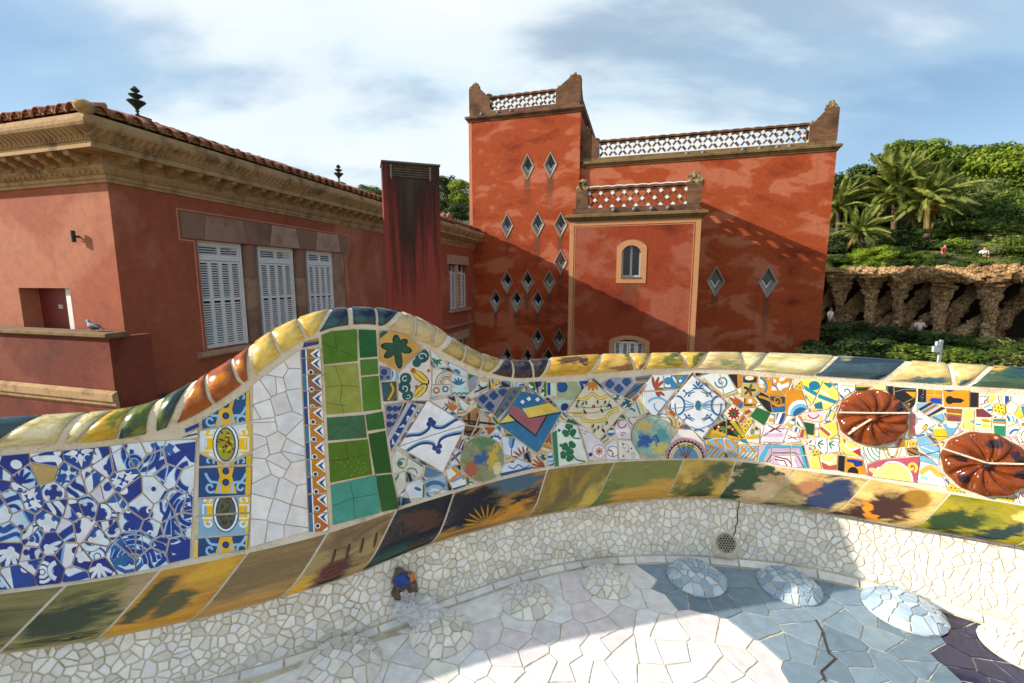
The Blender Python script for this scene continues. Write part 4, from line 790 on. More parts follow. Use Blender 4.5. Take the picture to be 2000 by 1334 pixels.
key(Q, [(360, 1064), (500, 1118), (460, 1130), (400, 1150), (345, 1140)], (90, 140, 184)); key(Q, [(348, 1180), (400, 1156), (500, 1128), (512, 1218), (430, 1270), (372, 1258)], (150, 184, 206), [arc((430, 1290), 104, 190, 350, 34, (70, 130, 180)), arc((430, 1290), 50, 190, 350, 20, (190, 210, 224))] + [disc((430+104*math.cos(R_(a)), 1290+104*math.sin(R_(a))), 6, (24, 60, 130), 6) for a in range(210, 340, 18)])
key(Q, [(512, 1096), (560, 1062), (650, 1052), (660, 1130), (740, 1190), (572, 1246), (540, 1180)], (214, 212, 212), [stroke([(560, 1068), (660, 1160)], 26, (214, 146, 60)), stroke([(660, 1080), (540, 1180)], 22, (216, 150, 66)), stroke([(560, 1180), (690, 1110)], 18, (110, 160, 204)), stroke([(570, 1240), (740, 1190)], 22, (26, 84, 156))])
key(Q, [(560, 960), (600, 938), (636, 960), (634, 1040), (545, 1060)], (190, 200, 212), [stroke([(550, 1020), (640, 940)], 20, (36, 96, 160)), stroke([(560, 960), (620, 1040)], 16, (170, 110, 70))]); key(Q, [(606, 930), (640, 860), (668, 850), (640, 940)], (30, 70, 140), [stroke([(620, 935), (660, 850)], 8, (206, 200, 190))])
up = [arc((520, 420), r_, 150, 350, 9, c) for r_, c in ((30, (206, 120, 60)), (46, (60, 130, 150)), (64, (214, 160, 90)), (84, (90, 150, 176)), (104, (206, 206, 206)))]
key(Q, [(392, 166), (450, 215), (530, 300), (440, 300), (408, 250)], (196, 208, 206), [petal((440, 250), k*40, 50, 16, (60, 130, 120)) for k in range(6)]); key(Q, [(452, 220), (680, 340), (660, 372), (560, 345), (536, 296)], (190, 200, 214), [stroke([(480, 230), (450, 300)], 14, (214, 180, 80)), stroke([(510, 240), (480, 310)], 14, (50, 130, 120)), stroke([(540, 255), (510, 330)], 14, (50, 110, 170)), disc((590, 350), 34, (70, 140, 180))])
key(Q, [(410, 308), (440, 310), (548, 348), (545, 430), (408, 434)], (206, 200, 190), up); key(Q, [(406, 442), (545, 438), (548, 512), (402, 530)], (190, 200, 206), [disc((440, 480), 28, (206, 120, 60)), disc((440, 480), 14, (196, 206, 214)), disc((510, 470), 26, (60, 130, 150)), disc((510, 470), 13, (214, 200, 180))]); key(Q, [(556, 354), (660, 382), (676, 450), (640, 470), (556, 440)], (190, 204, 212), [petal((610, 440), -90+k*30, 60, 18, (60, 130, 170)) for k in (-2, -1, 0, 1, 2)]); key(Q, [(556, 448), (684, 466), (696, 520), (560, 514)], (180, 204, 204), [arc((580+k*36, 515), 16, 180, 360, 10, (40, 120, 150)) for k in range(4)])
key(Q, [(684, 352), (768, 376), (740, 460), (700, 500), (684, 440)], (150, 160, 176), [poly([(680, 350), (740, 362), (684, 400)], (40, 120, 90))]); key(Q, [(772, 386), (838, 390), (830, 470), (712, 520), (745, 462)], (196, 200, 190), [arc((800, 420), 40, 0, 200, 14, (40, 110, 80)), spiral((806, 402), 4, 22, 0, 400, 9, (222, 150, 50)), stroke([(720, 500), (840, 450)], 14, (30, 70, 140)), arc((780, 400), 66, 30, 110, 6, BLK)]); key(Q, [(846, 392), (938, 402), (925, 432), (838, 474)], (206, 190, 150), [arc((900, 410), 30, 0, 300, 10, (30, 60, 140)), petal((850, 460), -40, 90, 20, (222, 176, 60)), stroke([(846, 400), (850, 470)], 14, (24, 50, 130))])
key(Q, [(6, 290), (90, 310), (96, 400), (8, 410)], (140, 144, 170), [disc((40, 340), 26, BLK, 7), disc((40, 340), 22, (40, 80, 140), 7), disc((20, 380), 16, (40, 80, 140), 7), disc((70, 380), 14, (40, 80, 140), 7)]); key(Q, [(18, 420), (136, 412), (142, 560), (36, 566)], (60, 100, 100), [stroke(smoothpath([(70, 555), (110, 480), (90, 425)]), 24, BLK), stroke(smoothpath([(70, 555), (110, 480), (90, 425)]), 18, (214, 176, 70)), stroke(smoothpath([(90, 555), (130, 520), (136, 440)]), 12, (150, 110, 90)), petal((30, 500), -60, 60, 24, (50, 90, 150))])
key(Z5, [(62, 292), (118, 290), (124, 380), (64, 372)], (190, 206, 190), [stroke([(72, 290), (72, 375)], 24, (30, 70, 150))]); key(Z5, [(126, 288), (262, 290), (290, 352), (236, 398), (132, 384)], (166, 178, 146), [disc((160, 320), 36, (24, 70, 140), 16), disc((160, 320), 30, (30, 90, 160), 16)]); key(Z5, [(86, 394), (230, 404), (190, 470), (160, 478)], (176, 200, 180), [disc((178, 452), 28, (24, 60, 150), 12)]); key(Z5, [(270, 282), (332, 278), (318, 330), (290, 348)], (30, 80, 160), [petal((300, 300), 60, 50, 16, (190, 206, 214))])
key(Z5, [(412, 296), (480, 264), (612, 258), (632, 290), (560, 372), (486, 360)], (156, 160, 186), [disc((x+14*math.cos(a), y+14*math.sin(a)), 17, BLK, 7) for x, y in ((470, 300), (530, 330), (580, 285)) for a in (0, 1.6, 3.1, 4.7)] + [disc((x+14*math.cos(a), y+14*math.sin(a)), 14, (44, 92, 156), 7) for x, y in ((470, 300), (530, 330), (580, 285)) for a in (0, 1.6, 3.1, 4.7)])
key(Z5, [(636, 296), (700, 292), (650, 360), (600, 400), (560, 384)], (110, 120, 120), [disc((640, 330), 26, (50, 100, 156), 7), stroke([(560, 390), (700, 290)], 6, BLK)]); key(Z5, [(640, 256), (748, 240), (712, 284), (640, 286)], (130, 126, 130), [stroke([(640, 270), (740, 262)], 8, (60, 70, 90))])
fn2 = [petal((762, 330), k, 84, 22, (170, 86, 56)) for k in (-100, -70, -40, 5, 35, 60)] + [arc((780, 470), 80, 220, 330, 14, (120, 180, 210)), stroke([(780, 505), (910, 340)], 16, (30, 80, 150)), arc((800, 440), 40, 90, 200, 8, (90, 150, 200))]
key(Z5, [(716, 290), (752, 242), (818, 244), (822, 338), (690, 344)], (206, 210, 218), fn2); key(Z5, [(686, 352), (822, 346), (902, 340), (780, 505), (745, 500), (690, 430)], (206, 210, 218), fn2)
key(Z5, [(824, 244), (988, 238), (925, 330), (828, 332)], (70, 140, 184), [arc((850, 280), 34, 60, 300, 16, (206, 212, 216)), arc((930, 280), 28, 0, 300, 12, (150, 150, 60)), disc((930, 280), 10, (206, 212, 216)), petal((880, 250), 60, 50, 14, (206, 212, 216))])
key(Z5, [(566, 500), (680, 366), (712, 440), (740, 500), (670, 508), (612, 540)], (196, 200, 190), [stroke([(690, 370), (730, 500)], 8, (60, 130, 120)), stroke([(660, 400), (700, 500)], 12, (222, 196, 80)), stroke([(640, 420), (670, 500)], 8, (60, 130, 120)), arc((600, 500), 40, 200, 330, 14, (60, 130, 150))])
key(Z5, [(828, 470), (930, 560), (880, 620), (862, 560), (800, 505)], (206, 190, 150), [arc((830, 560), 70, 260, 380, 14, (214, 160, 60)), arc((830, 560), 46, 260, 380, 10, (60, 120, 130)), arc((830, 560), 94, 270, 380, 10, (60, 120, 130))])
key(Z5, [(270, 570), (300, 575), (390, 650), (440, 700), (440, 790), (340, 796)], (206, 204, 212), [disc((400, 740), 50, (206, 176, 190), 12), disc((400, 740), 40, (222, 222, 226), 12), disc((345, 760), 14, (40, 80, 160), 7)] + [petal((400, 740), k*45, 30, 8, (206, 110, 50)) for k in range(8)] + [spiral((310, 620), 3, 16, 0, 360, 4, (130, 120, 50)), disc((290, 600), 5, RED, 6)])
key(Z5, [(446, 700), (500, 660), (520, 700), (520, 790), (450, 790)], (210, 210, 216), [disc((490, 740), 30, (216, 220, 226), 10), petal((490, 740), 90, 40, 16, (206, 160, 60)), petal((490, 740), 200, 34, 12, (160, 110, 50)), arc((490, 740), 36, 0, 360, 4, (60, 90, 160))])
key(Z5, [(500, 590), (540, 525), (580, 545), (605, 600), (610, 660), (520, 655)], (212, 200, 206), [arc((550, 560), 26, 0, 300, 7, (150, 50, 80)), stroke([(505, 605), (600, 605)], 8, (226, 222, 222)), spiral((555, 630), 3, 18, 0, 360, 5, (150, 60, 90))]); key(Z5, [(526, 665), (610, 668), (650, 740), (672, 790), (528, 790)], (210, 206, 200), [spiral((570, 710), 3, 26, 0, 400, 4, (110, 130, 60)), spiral((620, 760), 3, 20, 100, 480, 4, (110, 130, 60))] + [disc((x, y), 7, RED, 6) for x, y in ((555, 690), (590, 740), (610, 720), (560, 770))])
# medallions: round moulded rosettes
amber = fired('amber_glaze', (150, 62, 16), [((96, 34, 10), .5, .5, .3, .3, 0, .9), ((186, 92, 22), .35, .75, .3, .2, 0, .8), ((186, 92, 22), .7, .3, .25, .2, 0, .8)], .3, (104, 40, 12), 4, 4, rough=.09, pits=False)
VIO = (46, 28, 34)
def rosette(cx_, cy_, rx, ry, ang, bl, cr_, seed):
    pts = [(cx_+rx*math.cos(2*math.pi*k/12)*math.cos(ang)-ry*math.sin(2*math.pi*k/12)*math.sin(ang), cy_+rx*math.cos(2*math.pi*k/12)*math.sin(ang)+ry*math.sin(2*math.pi*k/12)*math.cos(ang)) for k in range(12)]
    P3 = [cast(*q)[0] for q in pts]; P3 = [p for p in P3 if p]; cen = cast(cx_, cy_)[0]; n = cast(cx_, cy_)[1].normalized()
    if n.dot(EYEV-cen) < 0: n = -n
    org = cen + n*.012
    def hit(u, v):
        w = ray(u, v); return EYEV + w*((org-EYEV).dot(n)/w.dot(n))
    ca, sa = math.cos(ang), math.sin(ang); cen = hit(cx_, cy_)
    A = hit(cx_+rx*ca, cy_+rx*sa)-cen; B = hit(cx_-ry*sa, cy_+ry*ca)-cen; hA = (A-(hit(cx_-rx*ca, cy_-rx*sa)-cen))*.5; hB = (B-(hit(cx_+ry*sa, cy_-ry*ca)-cen))*.5
    mb = MB(); NR, NT = 22, 112; vs = []; uvs = []
    for i in range(NR+1):
        rr_ = i/NR
        for k in range(NT):
            th = 2*math.pi*k/NT; sw = th*11 + rr_*5.2; rid = abs(math.sin(sw/2))**.7
            z = .013*(1-rr_**4)*.6 + .011*rid*min(1, rr_*2.2)*(1 if rr_ < .96 else .5) + (.016*max(0, 1-(rr_/.16)**2) if rr_ < .16 else 0) - (.012 if rr_ >= .999 else 0)
            sc_ = rr_*(1+.018*math.sin(11*th+5.2)*(rr_ > .9)); p = cen + hA*(sc_*math.cos(th)) + hB*(sc_*math.sin(th)) + n*z; vs.append(p)
            uvs.append((.5+.5*rr_*math.cos(th), .5+.5*rr_*math.sin(th)))
    fs = []; uf = []
    for i in range(NR):
        for k in range(NT):
            q = (i*NT+k, i*NT+(k+1) % NT, (i+1)*NT+(k+1) % NT, (i+1)*NT+k); fs.append(q); uf.append([uvs[j] for j in q])
    m = fired('amber_glaze_%d' % seed, (140, 68, 18), bl, .5, (82, 36, 10), 4, 4, rough=.09, pits=False, warp=.12)
    mb.add(vs, fs, 0, uf)
    # make faces look outward
    o = mb.build('rosette', m, bench, smooth=True, label='round amber rosette with swirling petals'); OBS.append(ccw([(cx_+(rx+3)*math.cos(2*math.pi*k/14)*ca-(ry+3)*math.sin(2*math.pi*k/14)*sa, cy_+(rx+3)*math.cos(2*math.pi*k/14)*sa+(ry+3)*math.sin(2*math.pi*k/14)*ca) for k in range(14)]))
    for line in cr_:
        pt = [hit(*q)+n*.0225 for q in line]; g = MB(); g.tube([p - n*.004 for p in pt], .0026, 6); g.build('mortar_line', GROUT, o)
rosette(1704, 816, 70, 55, R_(4), [(VIO, .86, .25, .10, .12, 40, .3), (VIO, .80, .13, .09, .1, 40, .3), (VIO, .2, .86, .07, .06, 0, .3)], [[(1636, 804), (1700, 805), (1772, 805)], [(1654, 846), (1680, 828), (1700, 816)]], 1)
rosette(1924, 907, 90, 61, R_(14), [(VIO, .30, .80, .11, .12, 20, .3), (VIO, .2, .5, .16, .06, 5, .3), (VIO, .80, .28, .15, .09, 30, .3), (VIO, .88, .52, .10, .10, 0, .3), (VIO, .52, .14, .12, .12, 0, .3), (VIO, .5, .5, .08, .06, 0, .3)], [[(1840, 874), (1925, 902), (2010, 904)]], 2)
# --- the rest of that field: small broken pieces in every pattern
PT = curve([(742, 641), (775, 652), (815, 668), (850, 687), (900, 716), (955, 737), (1000, 746), (1056, 745), (1152, 740), (1250, 731), (1350, 728), (1452, 731), (1590, 744), (1724, 755), (1872, 766), (2040, 778)])
PB = curve([(778, 990), (884, 957), (970, 933), (1068, 911), (1200, 897), (1335, 892), (1438, 895), (1576, 914), (1696, 929), (1853, 958), (2040, 992)])
def inside_obs(x, y, m=2):
    for o in OBS:
        if all((b[0]-a[0])*(y-a[1])-(b[1]-a[1])*(x-a[0]) > -m*math.hypot(b[0]-a[0], b[1]-a[1]) for a, b in zip(o, o[1:]+o[:1])): return True
    return False
def rs():
    x = rnd.uniform(738, 2030); lo, hi = PT(x)+4, PB(x)-4; y = rnd.uniform(lo, hi)
    if x < 742+(y-645)*.108+5 or inside_obs(x, y): return None
    return (x, y)
fs_ = scatter(300, rs, 17)
def style(x, y, seed):
    r = random.Random(seed); P = []; sat = x > 1440
    if not sat: k = r.choice(['bluefloral', 'bluefloral', 'wave', 'stripe', 'leafy', 'arcs', 'ochre'] if x < 1000 else ['wave', 'arcs', 'leafy', 'redsprig', 'stripe', 'ochre', 'bluefloral'])
    else: k = r.choice(['yellow', 'yellow', 'stripe', 'wave', 'redsprig', 'dot', 'plainw', 'pink'])
    base = r.choice([(198, 200, 212), (206, 204, 200), (190, 200, 214)]) if not sat else r.choice([(232, 226, 214), (228, 222, 226), (234, 230, 220)])
    if k == 'bluefloral':
        base = (170, 172, 190)
        for _ in range(3):
            cx_, cy_ = r.uniform(-12, 12), r.uniform(-12, 12)
            P += [disc((cx_+6*math.cos(a), cy_+6*math.sin(a)), 5.2, BLK, 7) for a in (0, 1.57, 3.14, 4.71)] + [disc((cx_+6*math.cos(a), cy_+6*math.sin(a)), 4.2, (36, 84, 150), 7) for a in (0, 1.57, 3.14, 4.71)]
        P += [stroke([(-20, 14), (20, -16)], 4, BLK), stroke([(-20, 19), (20, -11)], 4, (110, 150, 170)), spiral((8, 8), 2, 9, 0, 300, 2, BLK)]
    elif k == 'wave': P += [arc((0, 10), 9, 180, 380, 3.4, (60, 120, 180)), arc((0, 10), 15, 180, 370, 3, (120, 176, 214)), stroke([(-20, -8), (20, -12)], 4, (40, 100, 160)), stroke([(-20, -14), (20, -18)], 3, (110, 180, 176))]
    elif k == 'stripe':
        cs = r.sample([(60, 130, 180), (220, 180, 70), (50, 120, 100), (210, 140, 60), (34, 80, 150), (200, 110, 90)], 3)
        for j, c in enumerate(cs): P.append(stroke([(-24, -10+j*9), (24, -16+j*9)], 4+r.random()*2, c))
    elif k == 'leafy':
        base = (204, 210, 202); c = r.choice([(40, 110, 80), (50, 120, 70), (30, 96, 110)])
        P += [petal((0, 0), a, 16, 6, c) for a in (10, 100, 190, 280)] + [stroke(smoothpath([(-16, 12), (-4, 4), (12, 10)]), 2, c)]
    elif k == 'arcs': P += [arc((0, 14), q, 180, 360, 3.2, c) for q, c in ((8, (206, 120, 50)), (13, (60, 130, 140)), (18, (206, 150, 70)), (23, (70, 130, 150)))] + [disc((0, 14), 4, (160, 70, 40))]
    elif k == 'ochre': P += [petal((0, 8), -90+j*26, 20, 5, (190, 100, 50)) for j in (-2, -1, 0, 1, 2)] + [disc((0, 10), 5, (60, 120, 170)), arc((0, 6), 22, 200, 340, 2, BLK)]
    elif k == 'redsprig': P += [stroke(smoothpath([(-14, 8), (-2, -2), (10, 2)]), 1.6, (100, 130, 60)), disc((-10, 2), 3, (150, 50, 60), 7), disc((4, -6), 3, (206, 120, 60), 7), spiral((6, 8), 2, 6, 0, 300, 2, (150, 50, 60)), petal((-4, 8), 40, 9, 4, (90, 130, 70)), disc((12, -2), 2.6, (50, 90, 150), 7)]
    elif k == 'yellow': base = r.choice([(232, 210, 110), (226, 190, 60), (236, 224, 160)]); P += [arc((0, 8), 12, 180, 360, 4, (232, 228, 220)), stroke([(-20, -8), (20, 2)], 5, r.choice([(190, 90, 110), (60, 140, 180), (232, 230, 226)]))]
    elif k == 'dot': base = (224, 186, 70); P += [disc((-12+i*5+(j % 2)*2.5, -12+j*4.4), 1.2, BLK, 5) for i in range(6) for j in range(6)]
    elif k == 'pink': base = (206, 150, 160); P += [stroke([(-20, -4), (20, 6)], 6, (236, 228, 226)), stroke([(-20, 8), (20, 16)], 3, (150, 90, 60))]
    return base, moved(P, (x, y), r.uniform(0, 360), 1.45)
for k, (s, c) in enumerate(shatter(list(zip(fs_, voronoi(fs_, 2.4, 34, 90))), .2, 1.0, 350)):
    if len(c) < 3: continue
    x, y = s
    for cf, sg_ in ((PT, -1), (PB, 1)):
        s1 = (cf(x+3)-cf(x-3))/6; l = math.hypot(s1, 1); c = cut(c, (x, cf(x)), ((-s1*sg_)/l, sg_/l)) if len(c) > 2 else c
    if x < 830 and len(c) > 2: c = cut(c, (742+(y-645)*.108, y), (-1, .108))
    for o in OBS:
        if len(c) < 3: break
        if max(q[0] for q in o) < x-40 or min(q[0] for q in o) > x+40: continue
        if len(clip(list(c), o)) < 3: continue
        best = None
        for a, b in zip(o, o[1:]+o[:1]):
            ex, ey = b[0]-a[0], b[1]-a[1]; l = math.hypot(ex, ey) or 1; d = (x-a[0])*ey/l - (y-a[1])*ex/l
            if best is None or d > best[0]: best = (d, a, (-ey/l, ex/l))
        c = cut(c, best[1], best[2], 1.8)
    if len(c) < 3 or abs(area(clean(ccw(c), .8))) < 40: continue
    b, P = style(x, y, k*7+3); tile('small_tile', c, b, P, tilt=.04)
# ------------------------------------------------------------------ rim, roll, white band and seat
def cap_seg(i0, i1, mat, slant0, slant1, label=None):
    """one ceramic rim piece between two joints given as (front index, top index)"""
    mb = MB(); n = max(4, int(abs(i1[0]-i0[0])/2)+3); m = 14; vs = []; uv = []
    g0, g1 = slant0, slant1
    for a in range(n+1):
        f = a/n if 1 < a < n-1 else {0: 0, 1: .02, n-1: .98, n: 1}[a]
        for b in range(m+1):
            t = b/m; e = min(1, t/.42)**.8
            ia = i0[0]+(i0[1]-i0[0])*e+g0; ib = i1[0]+(i1[1]-i1[0])*e-g1
            i = ia+(ib-ia)*f; edge = min(f, 1-f); vs.append(cap_pt(i, t, .0026-(.0022 if edge < .001 else 0))); uv.append((f, 1-t*1.35))
    fs = []; us = []
    for a in range(n):
        for b in range(m):
            q = (a*(m+1)+b, (a+1)*(m+1)+b, (a+1)*(m+1)+b+1, a*(m+1)+b+1); fs.append(q); us.append([uv[j] for j in q])
    mb.add(vs, fs, 0, us); mb.build('rim_tile', mat, bench, smooth=True, label=label)
def Icap(uf, ut):
    a = idx_at(O_CB, Z_CB, uf); 
    zt = lambda i: 0
    lo, hi = 0, NS
    for _ in range(28):
        m = (lo+hi)/2; p = cap_pt(m, .42); uu = view(p)[0] if p.y > .15 else (-9999 if m < NS/2 else 9999)
        if uu < ut: lo = m
        else: hi = m
    return (a, lo)
TEALD, OLV, GRNY, ORB, TAN, OLT, PUR, CRMY, DBL = (34, 66, 78), (196, 178, 92), (112, 118, 44), (160, 84, 24), (184, 156, 112), (170, 144, 82), (56, 34, 36), (216, 196, 140), (36, 62, 82)
CM = {
 'teal': fired('rim_glaze_teal', (52, 82, 86), [((24, 46, 60), .5, .5, .5, .25, 3, .8), ((120, 110, 60), .3, .12, .5, .16, 0, .6)], .6, (22, 42, 56), 2, 9),
 'cream': fired('rim_glaze_cream', (214, 202, 152), [((186, 170, 110), .4, .2, .5, .2, 0, .9), ((232, 224, 188), .6, .75, .5, .2, 0, .8)], .25, (176, 160, 104), 2, 7),
 'olive': fired('rim_glaze_olive', (214, 176, 62), [((110, 116, 36), .62, .55, .5, .28, 6, .7), ((84, 96, 34), .8, .3, .3, .2, 0, .7)], .5, (168, 130, 44), 2, 7),
 'green': fired('rim_glaze_green', (118, 128, 50), [((60, 84, 36), .6, .7, .6, .25, 0, .8), ((40, 62, 50), .2, .9, .5, .2, 0, .7), ((186, 176, 100), .3, .15, .4, .14, 0, .8)], .5, (72, 84, 32), 2, 8),
 'dgreen': fired('rim_glaze_darkgreen', (96, 110, 46), [((30, 58, 62), .7, .6, .7, .4, 0, .7)], .5, (44, 62, 40), 2, 8),
 'orange': fired('rim_glaze_orange', (176, 92, 22), [((84, 38, 14), .5, .25, .7, .16, 8, .7), ((206, 130, 36), .4, .7, .6, .14, 4, .7)], .7, (98, 46, 14), 1.6, 11),
 'yellow': fired('rim_glaze_yellow', (222, 194, 116), [((236, 206, 110), .5, .8, .6, .2, 0, .9), ((196, 146, 46), .5, .2, .7, .2, 0, .9)], .22, (196, 146, 50), 2, 8),
 'petrol': fired('rim_glaze_petrol', (30, 62, 84), [((14, 34, 52), .5, .6, .6, .2, 0, .8), ((150, 126, 40), .5, .05, .8, .2, 0, .6), ((48, 92, 96), .3, .85, .4, .16, 0, .8)], .7, (14, 32, 46), 1.6, 11),
 'tan': fired('rim_glaze_tan', (206, 182, 138), [((166, 132, 84), .5, .2, .8, .22, 0, .9), ((214, 190, 142), .5, .75, .7, .2, 0, .9)], .22, (160, 128, 82), 1.4, 8),
 'olivetan': fired('rim_glaze_olivetan', (188, 166, 108), [((132, 112, 54), .5, .3, .8, .25, 0, .9), ((196, 170, 110), .5, .8, .6, .2, 0, .8)], .35, (122, 98, 46), 1.4, 9),
 'purple': fired('rim_glaze_purple', (62, 40, 42), [((120, 62, 26), .5, .12, .9, .12, 0, .7), ((40, 34, 50), .5, .7, .7, .3, 0, .8), ((96, 84, 90), .4, .6, .5, .06, -4, .7)], .6, (30, 18, 20), 1.5, 9),
 'blot': fired('rim_glaze_yellow_with_blot', (216, 174, 72), [((96, 62, 44), .42, .52, .42, .2, -5, .25), ((86, 52, 40), .7, .6, .22, .14, 30, .25)], .22, (190, 140, 50), 3, 7, warp=.22),
 'yelb': fired('rim_glaze_yellow_brown', (220, 188, 108), [((150, 104, 64), .9, .9, .9, .12, 0, .6), ((130, 110, 50), .9, .4, .2, .2, 0, .8)], .3, (184, 136, 54), 2, 7),
 'yelg': fired('rim_glaze_yellow_green', (216, 186, 100), [((104, 112, 48), .55, .7, .4, .24, 10, .7), ((80, 96, 60), .8, .5, .3, .12, 0, .6)], .4, (166, 132, 44), 2, 8),
 'creamg': fired('rim_glaze_cream_green', (212, 196, 150), [((132, 142, 92), .65, .8, .35, .18, 12, .7), ((196, 170, 116), .3, .2, .5, .16, 0, .9)], .2, (188, 164, 112), 2, 6),
 'blue': fired('rim_glaze_blue', (58, 84, 96), [((26, 44, 62), .45, .5, .6, .22, -4, .7), ((140, 140, 104), .15, .3, .16, .3, 0, .6), ((22, 38, 54), .8, .3, .4, .14, 0, .7)], .6, (22, 40, 56), 1.8, 9),
 'creamb': fired('rim_glaze_cream_blue', (218, 198, 140), [((64, 96, 104), .6, .92, .5, .14, -8, .6), ((196, 166, 96), .3, .3, .3, .2, 0, .9)], .22, (190, 160, 100), 2, 6),
 'tealg': fired('rim_glaze_teal_green', (70, 92, 66), [((24, 62, 66), .6, .5, .6, .3, -6, .7), ((196, 160, 70), .08, .3, .16, .4, 0, .5)], .6, (24, 56, 58), 2, 9),
}
JT = [((-20, 70), .9, 'cream'), ((117, 160), 2.2, 'cream'), ((144, 213), .8, 'olive'), ((229, 257), .8, 'green'), ((296, 312), 2.6, 'dgreen'), ((336, 378), 2.6, 'orange'), ((418, 403), .9, 'orange'), ((474, 453), .9, 'orange'), ((491, 490), 2.0, 'yellow'), ((550, 531), .8, 'yellow'), ((598, 582), .8, 'yellow'),
      ((618, 645), 1.6, 'petrol'), ((685, 682), 1.5, 'petrol'), ((736, 733), .8, 'petrol'), ((750, 783), 2.0, 'tan'), ((805, 812), .7, 'tan'), ((840, 848), .5, 'tan'), ((857, 880), 2.0, 'olivetan'), ((902, 909), .7, 'olivetan'), ((938, 943), .9, 'olivetan'), ((957, 981), 1.6, 'purple'), ((1001, 999), .9, 'purple'), ((1042, 1035), .8, 'purple'),
      ((1056, 1075), 1.4, 'blot'), ((1150, 1176), 1.5, 'yelb'), ((1240, 1230), 1.0, 'yelb'), ((1253, 1272), 1.0, 'yelg'), ((1341, 1330), 1.1, 'yelg'), ((1357, 1383), 1.2, 'creamg'), ((1453, 1449), 1.0, 'cream'), ((1466, 1500), 1.2, 'cream'), ((1587, 1633), 1.4, 'blue'), ((1725, 1775), 2.2, 'creamb'), ((1863, 1853), 1.1, 'creamb'), ((1886, 1935), 1.6, 'tealg'), ((2050, 2095), 1.4, 'cream')]
JI = [(Icap(*j[0]), j[1], j[2]) for j in JT]
ext0 = []; f = JI[0][0][0]
while f > 12: f -= 15; ext0.append(((f, f+3), 1.2, rnd.choice(['teal', 'cream', 'yellow'])))
JI = ext0[::-1] + JI; f = JI[-1][0][0]
while f < NS-16: f += 15; JI.append(((f, f+3), 1.2, rnd.choice(['yellow', 'cream', 'tan'])))
JI[len(ext0)-1] = (JI[len(ext0)-1][0], 1.2, 'teal')
for a, b in zip(JI, JI[1:]): cap_seg(a[0], b[0], CM[a[2]], a[1]*.5*.62, b[1]*.5*.62)
